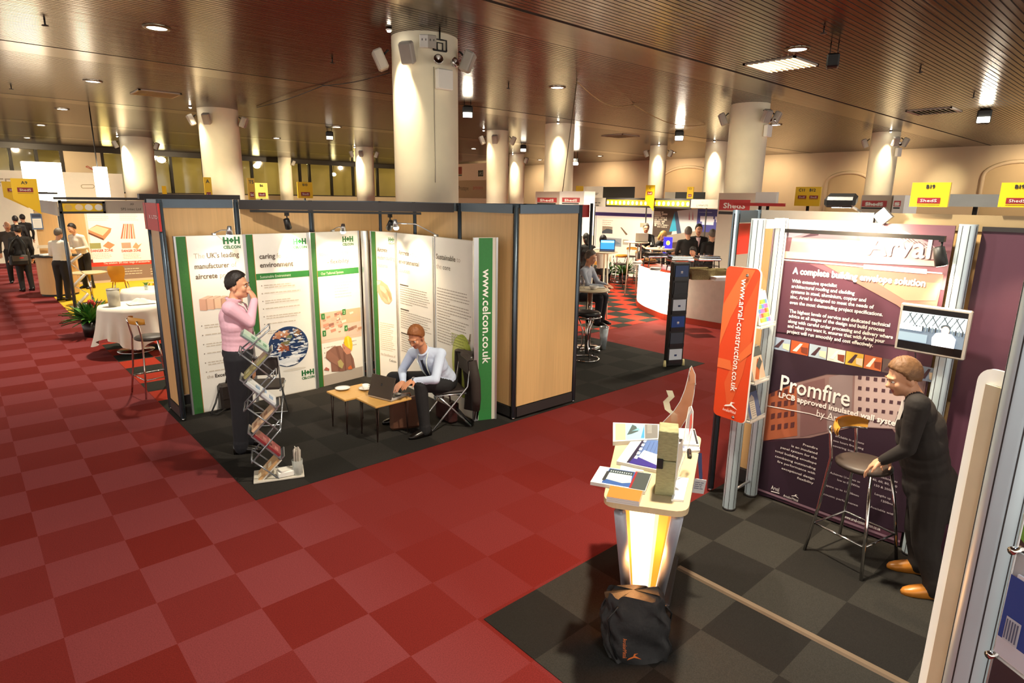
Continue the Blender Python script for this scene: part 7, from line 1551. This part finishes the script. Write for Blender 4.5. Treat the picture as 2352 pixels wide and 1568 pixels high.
def chafing(px, py, label, rz):
    q = on_bar(px, py); t = thing('chafing_dish', label, 'serving dish', (q.x, q.y, ZB), rz); m = MB()
    for sx in (-1, 1):
        for sy in (-1, 1): m.tube([(sx*.24, sy*.14, 0), (sx*.22, sy*.13, .22)], .012, BLACK, n=6)
    m.tube([(-.22, -.13, .1), (.22, -.13, .1), (.22, .13, .1), (-.22, .13, .1)], .008, BLACK, n=6, closed=True); m.build('stand', t)
    m = MB(); m.box((0, 0, .25), (.54, .34, .07), SIL, bev=.02); m.build('pan', t)
    m = MB(); m.box((0, 0, .305), (.5, .3, .04), SIL, bev=.018); m.tube([(-.06, 0, .33), (-.05, 0, .36), (.05, 0, .36), (.06, 0, .33)], .008, BLACK, n=6); m.build('lid', t)
chafing(1505, 612, 'steel chafing dish with black legs at the left of the bar top', -.5); chafing(1560, 622, 'blue reflecting steel chafing dish behind the black literature stand', -.6); chafing(1622, 620, 'steel chafing dish standing behind the wicker basket', -.65)
for i, (px, py, lab) in enumerate(((1470, 611, 'pile of white plates at the left end of the bar'), (1513, 626, 'pile of white plates in front of the left chafing dish'))):
    q = on_bar(px, py); t = thing('plate_stack', lab, 'plates', (q.x, q.y, ZB)); m = MB()
    for k in range(5): m.lathe([(0, .006+.012*k), (.08, .006+.012*k), (.125, .02+.012*k), (.128, .024+.012*k), (.08, .012*k), (0, .012*k)], mat('porcelain', '#f4f1ea'), n=24)
    m.build('plates', t); t.location.x += .24; t.location.y += .26
q = on_bar(1484, 606); t = thing('copper_dish', 'low copper brown dish of pastries at the left of the bar', 'dish', (q.x+.2, q.y+.1, ZB)); m = MB(); m.lathe([(0, .01), (.16, .01), (.24, .06), (.25, .06), (.17, 0), (0, 0)], mat('copper', '#8a5a34', rough=.3, metal=.6), n=24); m.build('bowl', t); m = MB(); R_ = random.Random(4)
for i in range(14): m.ell((R_.uniform(-.14, .14), R_.uniform(-.14, .14), .06+R_.uniform(0, .04)), (.05, .035, .03), mat('pastry', '#a8743c', rough=.7, var=.2), n=8, k=6, rot=(0, 0, R_.uniform(0, 3)))
m.build('pastries', t)
q = on_bar(1578, 640); t = thing('coffee_jug', 'small dark jug on the bar left of the wicker basket', 'jug', (q.x, q.y, ZB)); m = MB(); m.lathe([(0, 0), (.06, 0), (.07, .08), (.045, .16), (.05, .18), (0, .18)], BLACK, n=18); m.build('body', t); m = MB(); m.tube([(.05, 0, .15), (.1, 0, .12), (.09, 0, .05), (.065, 0, .04)], .008, BLACK, n=6); m.build('handle', t)
# chequered carpet furniture: tall table, chrome stool
tt = G(1350, 798); t = thing('bar_table', 'tall round cream table on a chrome pole beyond the storage cubicle', 'table', (tt.x, tt.y, .01)); dt_ = math.hypot(tt.x-CAM.x, tt.y-CAM.y); zt = VD(1350, 664, dt_).z
m = MB(); m.lathe([(0, zt-.03), (.33, zt-.03), (.35, zt-.015), (.33, zt), (0, zt)], mat('table_cream2', '#dcc9a8', rough=.35), n=36); m.build('top', t); m = MB(); m.cyl((0, 0, .02), (0, 0, zt-.03), .045, CHROME, n=16); m.build('pole', t); m = MB(); m.lathe([(0, .04), (.2, .02), (.24, 0), (0, 0)], CHROME, n=24); m.build('base', t)
q = Vector((tt.x, tt.y, zt+.012)); u_ = Vector((.74, -.67, 0))
k = thing('glass_rack', 'small wire rack of glasses on the tall cream table', 'rack', q-u_*.17); m = MB()
for j in range(5): a_ = 2*PI*j/5; m.tube([(.07*math.cos(a_), .07*math.sin(a_), 0), (.07*math.cos(a_), .07*math.sin(a_), .14), (.035*math.cos(a_), .035*math.sin(a_), .21), (0, 0, .23)], .005, CHROME, n=6)
m.tube([(.07*math.cos(2*PI*j/14), .07*math.sin(2*PI*j/14), .06) for j in range(14)], .004, CHROME, n=5, closed=True); m.build('wire_frame', k)
k = thing('paper_napkin', 'white folded paper lying on the tall cream table', 'paper', q+u_*.1+Vector((.1, .05, 0))); m = MB(); m.box((0, 0, .01), (.26, .12, .018), WPRINT, rot=(0, .0, -.6), bev=.003); m.build('sheet', k)
k = thing('white_bowl', 'white bowl in the middle of the tall cream table', 'bowl', q+u_*.05-Vector((.04, .05, 0))); m = MB(); m.lathe([(0, .005), (.05, .005), (.08, .06), (.084, .06), (.055, 0), (0, 0)], mat('porcelain', '#f4f1ea'), n=24); m.build('bowl', k)
s_ = G(1345, 826); t = thing('gas_lift_stool', 'chrome stool with a thick black round seat in front of the tall cream table', 'bar stool', (s_.x, s_.y, .01)); ds = math.hypot(s_.x-CAM.x, s_.y-CAM.y); zs = VD(1348, 716, ds).z
m = MB(); m.lathe([(0, zs-.07), (.19, zs-.07), (.21, zs-.05), (.21, zs-.015), (.19, zs), (0, zs+.004)], mat('black_vinyl', '#15171a', rough=.35), n=32); m.build('seat', t); m = MB(); m.tube([(.225*math.cos(2*PI*j/28), .225*math.sin(2*PI*j/28), zs-.085) for j in range(28)], .014, CHROME, n=8, closed=True); m.build('seat_ring', t)
m = MB(); m.cyl((0, 0, .1), (0, 0, zs-.07), .028, CHROME, n=14); m.build('column', t)
for a_ in (0, 2.1, 4.2): m = MB(); m.tube([(.16*math.cos(a_), .16*math.sin(a_), zs-.09), (.07*math.cos(a_), .07*math.sin(a_), .5), (.07*math.cos(a_), .07*math.sin(a_), .25), (.2*math.cos(a_), .2*math.sin(a_), .03)], .012, CHROME, n=8); m.build('leg', t)
m = MB(); m.tube([(.22*math.cos(2*PI*j/28), .22*math.sin(2*PI*j/28), .015) for j in range(28)], .014, CHROME, n=8, closed=True); m.build('base_ring', t)
q_ = G(1385, 796); t = thing('foot_rail', 'chrome foot of a second stool lying in view beside the black seated stool', 'stool base', (s_.x+.55, s_.y+.35, .012)); m = MB(); m.tube([(-.3, 0, .03), (.28, 0, .03)], .014, CHROME, n=8); m.tube([(0, -.2, .02), (0, .2, .02)], .014, CHROME, n=8); m.build('cross_bars', t)
t = thing('waste_bin', 'pale tapered metal bin behind the black seated stool', 'bin', (tt.x+.12, tt.y-.26, .01)); m = MB(); m.lathe([(0, 0), (.05, 0), (.085, .40), (.078, .40), (.045, .02), (0, .02)], mat('bin_metal', '#c2ccd2', rough=.4, metal=.3), n=24); m.build('shell', t); m = MB(); m.lathe([(.078, .395), (.09, .405), (.078, .415)], CHROME, n=24); m.build('rim', t)
# high stools around the tables further in
for px, py, rz, lab in ((1420, 664, 2.6, 'bar stool with a yellow wood back standing alone on the chequered carpet'), (1362, 690, 2.4, 'bar stool with a yellow wood back behind the tall cream table'), (1445, 640, -1.2, 'dark seated bar stool behind the lone one with the yellow back'), (1468, 652, 2.2, 'bar stool partly hidden by the left end of the bar'), (1395, 640, 1.0, 'bar stool under the table with the glowing laptop')):
    q = G(px, py); dup(STOOL, (q.x, q.y, .01), rz, lab)
def high_table(px, py, legs3, r, label):
    q = VD(px, py, legs3); zt = q.z; t = thing('bar_table', label, 'table', (q.x, q.y, .01)); m = MB(); m.lathe([(0, zt-.04), (r-.02, zt-.04), (r, zt-.025), (r-.02, zt-.01), (0, zt-.01)], mat('table_cream2', '#dcc9a8'), n=28); m.build('top', t)
    for k in range(3): a_ = k*2.09+.4; m = MB(); m.tube([(r*.7*math.cos(a_), r*.7*math.sin(a_), 0), (r*.5*math.cos(a_), r*.5*math.sin(a_), zt-.04)], .018, mat('leg_cream', '#e6dcc4', rough=.3), n=8); m.build('leg', t)
    return q
ta = high_table(1383, 577, 14.0, .36, 'tall table carrying the laptop with a glowing blue screen'); tb = high_table(1516, 570, 17.0, .40, 'tall round table carrying the lit blue box'); tc = high_table(1462, 555, 17.6, .36, 'tall table under the grey laptop of the man in glasses')
def far_laptop(q, rz, label, scr):
    t = thing('laptop', label, 'laptop', (q.x, q.y, q.z), rz); m = MB(); m.box((0, -.0, .01), (.34, .24, .02), LAPM, bev=.004); m.build('keyboard_base', t); m = MB(); R2 = Matrix.Rotation(math.radians(-18), 3, 'X'); m.box(tuple(Vector((0, .12, .02))+R2 @ Vector((0, 0, .12))), (.34, .014, .24), LAPM if scr else GREYB, rot=R2)
    if scr: m.box(tuple(Vector((0, .12, .02))+R2 @ Vector((0, -.008, .12))), (.31, .003, .21), glow('#2a6ab0', 1.6), rot=R2); m.box(tuple(Vector((0, .12, .02))+R2 @ Vector((0, -.0095, .19))), (.29, .003, .05), glow('#7ad0e8', 1.6), rot=R2)
    m.build('lid', t)
far_laptop(ta+Vector((.1, -.06, 0)), -.9, 'laptop with a glowing blue screen on a tall table by the seated women', True); far_laptop(tc+Vector((.1, -.1, 0)), 2.2, 'grey laptop seen from behind in front of the man in glasses', False)
t = thing('lit_box', 'small glowing blue box with a yellow spot on the tall round table', 'display box', (tb.x+.2, tb.y-.1, tb.z-.006), -.9); m = MB(); m.box((0, 0, .15), (.22, .1, .3), glow('#3028d8', 1.2)); m.build('case', t); m = MB(); m.y0 = .051; m.disc(0, .15, .05, .06, glow('#ffd84a', 1.5), 1); m.build('spot', t)
for i, (dx, lab) in enumerate(((-.15, 'small white cup at the left of the tall round table'), (-.02, 'small white cup in the middle of the tall round table'))):
    k = thing('cup', lab, 'cup', (tb.x+dx*.8, tb.y-dx*.5-.12, tb.z-.008)); m = MB(); m.lathe([(0, .003), (.025, .003), (.04, .07), (.043, .07), (.03, 0), (0, 0)], mat('porcelain', '#f4f1ea'), n=16); m.build('bowl', k); m = MB(); m.tube([(.038, 0, .06), (.06, 0, .05), (.032, 0, .02)], .005, mat('porcelain', '#f4f1ea'), n=5); m.build('handle', k)
for px, py, sd, lab in ((1412, 650, 5, 'dark leafy potted plant behind the lone bar stool'), (1450, 652, 6, 'dark leafy potted plant behind the dark seated bar stool')):
    q = G(px, py); palm((q.x-.1, q.y+.25, .01), .9, 60, lab, sd, False)
# people around the bar
def at_head(px, py, dist): return VD(px, py, dist)
q = VD(1338, 600, 11.8); sit(q.x, q.y, yaw_to(-.1, -1)+.4, 'man in a grey blue shirt with a white lanyard sitting beyond the storage cubicle', cloth('grey_blue_shirt', '#aab0bc'), cloth('navy_trousers', '#15151d'), .74, 1.85, .1, HAIRG)
q = VD(1388, 560, 14.8); sit(q.x, q.y, yaw_to(.6, .8), 'dark haired woman with a ponytail in a cream top at the glowing laptop', CREAM, DT, .9, 1.75, .1, HAIRD, long=.9, line=(-.25, .3))
q = VD(1350, 560, 15.7); sit(q.x, q.y, yaw_to(.5, .85), 'dark haired person in black beside the woman with the ponytail', DK, DT, .9, 1.72, .1, HAIRD, long=.8, line=(-.25, .3))
q = VD(1482, 550, 18.8); I = sit(q.x, q.y, yaw_to(-.75, -.6), 'man in glasses and a dark jacket sitting behind the grey laptop', DK, DT, 1.02, 1.85, .05, HAIRG, glasses=True); vfront(I, WHITE, cloth('dark_tie', '#1d2233'))
q = VD(1502, 565, 17.75); sit(q.x, q.y, yaw_to(.2, -.95), 'blonde woman in black bent over the tall round table', DK, DT, .92, 1.72, .2, HAIRY, long=.8, line=(-.25, .35))
q = VD(1579, 560, 17.0); stand(q.x, q.y, yaw_to(.75, .6), 'man in a black suit seen from behind, talking beyond the bar', DK, DK, 1.95, hair=HAIRG, coat=DK, voxel=.018, arms='front')
q = VD(1602, 560, 17.9); I = stand(q.x, q.y, yaw_to(-.75, -.62), 'smiling man in a pink shirt and black jacket facing the camera beyond the bar', DK, DK, 2.0, hair=HAIRD, coat=DK, voxel=.018, arms='front')
vfront(I, cloth('pink_grey_shirt', '#e8c4c0'))
q = VD(1600, 590, 15.6); stand(q.x, q.y, yaw_to(-.9, .1), 'dark haired person in black bending behind the bar', DK, DK, 1.55, lean=.2, voxel=.018, long=.4, line=(-.15, .4))
q = VD(1634, 570, 17.0); stand(q.x, q.y, yaw_to(.7, .7), 'man in dark clothes half hidden by the grey tower beyond the bar', DK, DK, 1.9, voxel=.018, hair=HAIRG)
# graphic walls behind
XG = 17.4
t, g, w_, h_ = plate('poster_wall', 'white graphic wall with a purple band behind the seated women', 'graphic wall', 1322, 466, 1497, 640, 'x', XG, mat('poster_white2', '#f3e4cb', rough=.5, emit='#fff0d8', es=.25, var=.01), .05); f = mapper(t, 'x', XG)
def fr4(x0, y0, x1, y1, c_, l=1): xm = (x0+x1)/2; g.rect(f(x0, y1)[0], f(xm, y1)[1], f(x1, y0)[0], f(xm, y0)[1], flat(c_) if isinstance(c_, str) else c_, l)
PB = flat('#5a4ab0'); g.poly([f(1352, 486), f(1497, 491), f(1497, 499), f(1352, 494)], PB, 2); fr4(1365, 492, 1370, 620, '#5a4ab0', 2); fr4(1345, 490, 1350, 620, '#6a5ab8', 2); g.poly([f(1356, 512), f(1360, 502), (f(1364, 512))], flat('#c43a30'), 3)
fr4(1383, 520, 1407, 536, '#b8ae9c', 2); g.poly([f(1383, 531), f(1395, 524), f(1407, 528), f(1407, 536), f(1383, 536)], flat('#5f6a72'), 3); g.poly([f(1425, 522), f(1428, 522), f(1442, 538), f(1438, 540)], flat('#8a7458'), 3); fr4(1380, 546, 1428, 565, '#b9c2cc', 2); g.poly([f(1384, 556), f(1410, 550), f(1426, 560), f(1400, 564)], flat('#8fa4b8'), 3); fr4(1430, 550, 1444, 562, '#d8d4c4', 2); fr4(1470, 512, 1484, 522, '#e4cfae', 2)
a = f(1384, 505); g.lines(a[0], a[1], .5, 5, .07, .02, flat('#d8c8ac'), l=3); g.build('print', t)
t, g, w_, h_ = plate('poster_wall', 'dark graphic wall with a blue glass corner and a purple notice', 'graphic wall', 1497, 479, 1656, 640, 'x', XG, mat('poster_dark', '#5e5048', rough=.45, var=.08), .05); f = mapper(t, 'x', XG)
g.poly([f(1540, 548), f(1556, 484), f(1606, 478), f(1606, 560), f(1560, 560)], flat('#d9d8dc'), 2); g.poly([f(1537, 532), f(1550, 486), f(1556, 530)], flat('#3fa8cc'), 3); g.poly([f(1549, 486), f(1556, 486), f(1566, 540), f(1556, 545)], flat('#4a5a78'), 3); g.poly([f(1500, 545), f(1600, 530), f(1600, 552), f(1500, 560)], flat('#a89a8c'), 4)
for u in (1582, 1590): g.poly([f(u, 505), f(u+1.5, 483), f(u+3, 505)], flat('#b0586a'), 4)
fr4(1599, 480, 1656, 533, '#40408f', 5); fr4(1606, 487, 1636, 487.8, '#b8b8d8', 6); fr4(1606, 512, 1636, 512.8, '#b8b8d8', 6)
for k, (y, w__) in enumerate(((494, 24), (500, 24), (507, 16))): a = f(1621-w__/2, y+2); g.lines(a[0], a[1], .6*w__/24, 1, .1, .09, flat('#e4e0ec'), l=6, ragged=0, seed=k)
for k in range(7): a = f(1503, 485+k*4.2); g.lines(a[0], a[1], .55, 1, .1, .05, flat('#e4dccc'), l=3, ragged=.4, seed=k)
fr4(1503, 514, 1508, 519, '#e8e0d0', 3); a = f(1510, 515); g.lines(a[0], a[1], .45, 2, .06, .035, flat('#d8ccb8'), l=3); g.poly([f(1500, 553), f(1656, 548), f(1656, 640), f(1500, 640)], flat('#5a4a40'), 3); g.build('print', t)
for y_ in (8.2, 6.4, 5.2): spot((15.6, y_, 2.9), (XG, y_, 1.6), 60, '#fff0d0', 110, .8, .08)
spot((14.0, 6.0, 3.3), (14.5, 6.2, 0), 300, '#fff0d4', 150, .8, .3); spot((12.0, 9.0, 3.3), (12.5, 8.5, 0), 250, '#fff0d4', 150, .8, .3)  # unseen spots added to brighten the stands around the bar
XF = 16.6
t, g, w_, h_ = plate('name_fascia', 'grey fascia at the left end of the lattice fascia over the bar stands', 'fascia', 1340, 454, 1391, 474, 'x', XF, GREYB, .03); g.lines(w_*.2, h_*.5, w_*.6, 2, .09, .04, flat('#6a645c'), l=2); g.build('print', t)
t, g, w_, h_ = plate('name_fascia', 'grey fascia reading LJ WRAP LTD over the purple notice', 'fascia', 1587, 458, 1658, 478, 'x', XF, GREYB, .03); g.text('LJ WRAP LTD', w_*.38, h_*.2, INK, 2, h=h_*.22, w=w_*.38, align='c'); g.text('C1', w_*.38, h_*.62, INK, 2, h=h_*.15, align='c'); g.build('print', t)
t, g, w_, h_ = plate('lattice_fascia', 'dark lattice fascia with a long yellow strip of pale discs over the bar stands', 'fascia', 1391, 455, 1587, 477, 'x', XF, DRAIL, .04); g.rect(.05, h_*.2, w_-.05, h_*.8, YELLOW, 1)
for k in range(19): g.disc(w_*(k+.6)/19.2, h_*.47, w_*.016, h_*.22, WPRINT if k % 3 else flat('#d9d4e8'), 2, 12)
g.build('discs', t)
# bar sign, dark screens, grey boxes and red logos above the stands
t, g, w_, h_ = plate('bar_sign', 'white sign ending in eds Bar above the lattice fascia', 'sign', 1336, 428, 1385, 454, 'x', 18.5, WHITE, .05); g.text('eds Bar', w_*.3, h_*.25, INK, 2, h=h_*.3, w=w_*.5); g.build('print', t)
t, g, w_, h_ = plate('dark_screen', 'black screen right of the white bar sign', 'screen', 1385, 429, 1456, 455, 'x', 18.5, BLACK, .05); t, g, w_, h_ = plate('dark_screen', 'black screen behind a small yellow board over the bar', 'screen', 1551, 441, 1618, 457, 'x', 18.5, BLACK, .05); t, g, w_, h_ = plate('grey_board', 'small grey board left of a black screen over the bar', 'board', 1527, 441, 1551, 456, 'x', 18.5, GREYB, .05)
def sheds_box(px0, py0, px1, py1, x, label, lx0, lx1, ly0, ly1, name='grey_tower', m=None, txt='ShedS', deep=.5):
    t, g, w_, h_ = plate(name, label, 'tower', px0, py0, px1, py1, 'x', x, m or mat('tower_grey', '#cfc4b2', rough=.55, var=.02), deep); f = mapper(t, 'x', x); a = f(lx0, ly1); b = f(lx1, ly0); g.rect(a[0], a[1], b[0], b[1], flat('#c23a3a'), 1); hh = b[1]-a[1]; g.text(txt, (a[0]+b[0])/2, a[1]+hh*.2, WPRINT, 3, h=hh*.5, w=(b[0]-a[0])*.7, align='c', bold=.006); g.rect(a[0], a[1]-hh*.4, a[0]+(b[0]-a[0])*.95, a[1]-hh*.12, INK, 1); g.build('print', t); return t
sheds_box(1642, 443, 1730, 660, 13.9, 'tall grey tower with a red logo panel beside the bar', 1651, 1724, 459, 482)
sheds_box(1229, 440, 1284, 540, 14.2, 'grey box with a red logo top over the storage cubicle', 1234, 1279, 454, 464, 'grey_box'); sheds_box(1284, 439, 1340, 540, 14.0, 'white box with the top of a red logo over the storage cubicle', 1291, 1332, 454, 464, 'white_box', WHITE)
sheds_box(1975, 448, 2044, 520, 8.4, 'grey box with a red logo behind the wood fascia', 1979, 2038, 461, 474, 'grey_box'); sheds_box(2048, 448, 2074, 520, 8.2, 'small white box with a red square left of the first B19 board', 2052, 2070, 461, 474, 'white_box', WHITE, 'S')
t, g, w_, h_ = plate('white_board', 'blank white board above the blue grey rail right of the grey tower', 'board', 1735, 441, 1783, 468, 'x', 7.6, WHITE, .06); t, g, w_, h_ = plate('grey_board', 'pale blue grey board between the two B19 boards', 'board', 2180, 446, 2300, 475, 'x', 7.0, mat('board_bluegrey', '#a9b2b8', rough=.5), .06)
t, g, w_, h_ = plate('red_strip', 'red strip board seen above the blue grey rail of the purple stand', 'board', 1684, 466, 1800, 473, 'x', 7.4, RED, .05)
# hoardings on the far side between the big column and the next one
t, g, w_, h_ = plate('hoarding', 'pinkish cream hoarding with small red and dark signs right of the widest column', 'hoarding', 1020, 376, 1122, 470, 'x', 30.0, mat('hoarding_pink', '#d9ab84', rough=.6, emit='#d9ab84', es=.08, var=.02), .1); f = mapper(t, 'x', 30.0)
def sg(x0, y0, x1, y1, c_, l=1): xm = (x0+x1)/2; g.rect(f(x0, y1)[0], f(xm, y1)[1], f(x1, y0)[0], f(xm, y0)[1], flat(c_), l)
sg(1052, 383, 1061, 400, '#b03028'); sg(1052, 401, 1061, 404, '#4a3a34'); sg(1098, 391, 1110, 405, '#3a322e'); g.text('IAS', *f(1099.5, 402), WPRINT, 2, h=.25, w=.5)
sg(1020, 414, 1122, 455, '#e2bc98'); g.text('Protape', *f(1053, 437), flat('#8a6a58'), 3, h=.35, w=1.3); g.text('process', *f(1087, 434), flat('#d05a40'), 3, h=.25, w=1.2); sg(1087, 427, 1105, 436, '#e8b49c', 2); g.build('print', t)
# ================================================================== world and render look
w = bpy.data.worlds.new('world'); SC.world = w; w.use_nodes = True
w.node_tree.nodes['Background'].inputs[0].default_value = lin('#fff4e6'); w.node_tree.nodes['Background'].inputs[1].default_value = 0.8
SC.view_settings.view_transform = 'Standard'; SC.view_settings.look = 'None'
SC.view_settings.exposure = 1.1; SC.view_settings.gamma = 1.0
cy = SC.cycles
cy.use_denoising = True; cy.use_adaptive_sampling = True; cy.adaptive_threshold = 0.05; cy.adaptive_min_samples = 16; cy.time_limit = 750
cy.max_bounces = 5; cy.diffuse_bounces = 3; cy.glossy_bounces = 2; cy.transmission_bounces = 4; cy.transparent_max_bounces = 12
cy.sample_clamp_indirect = 4.0; cy.caustics_reflective = False; cy.caustics_refractive = False
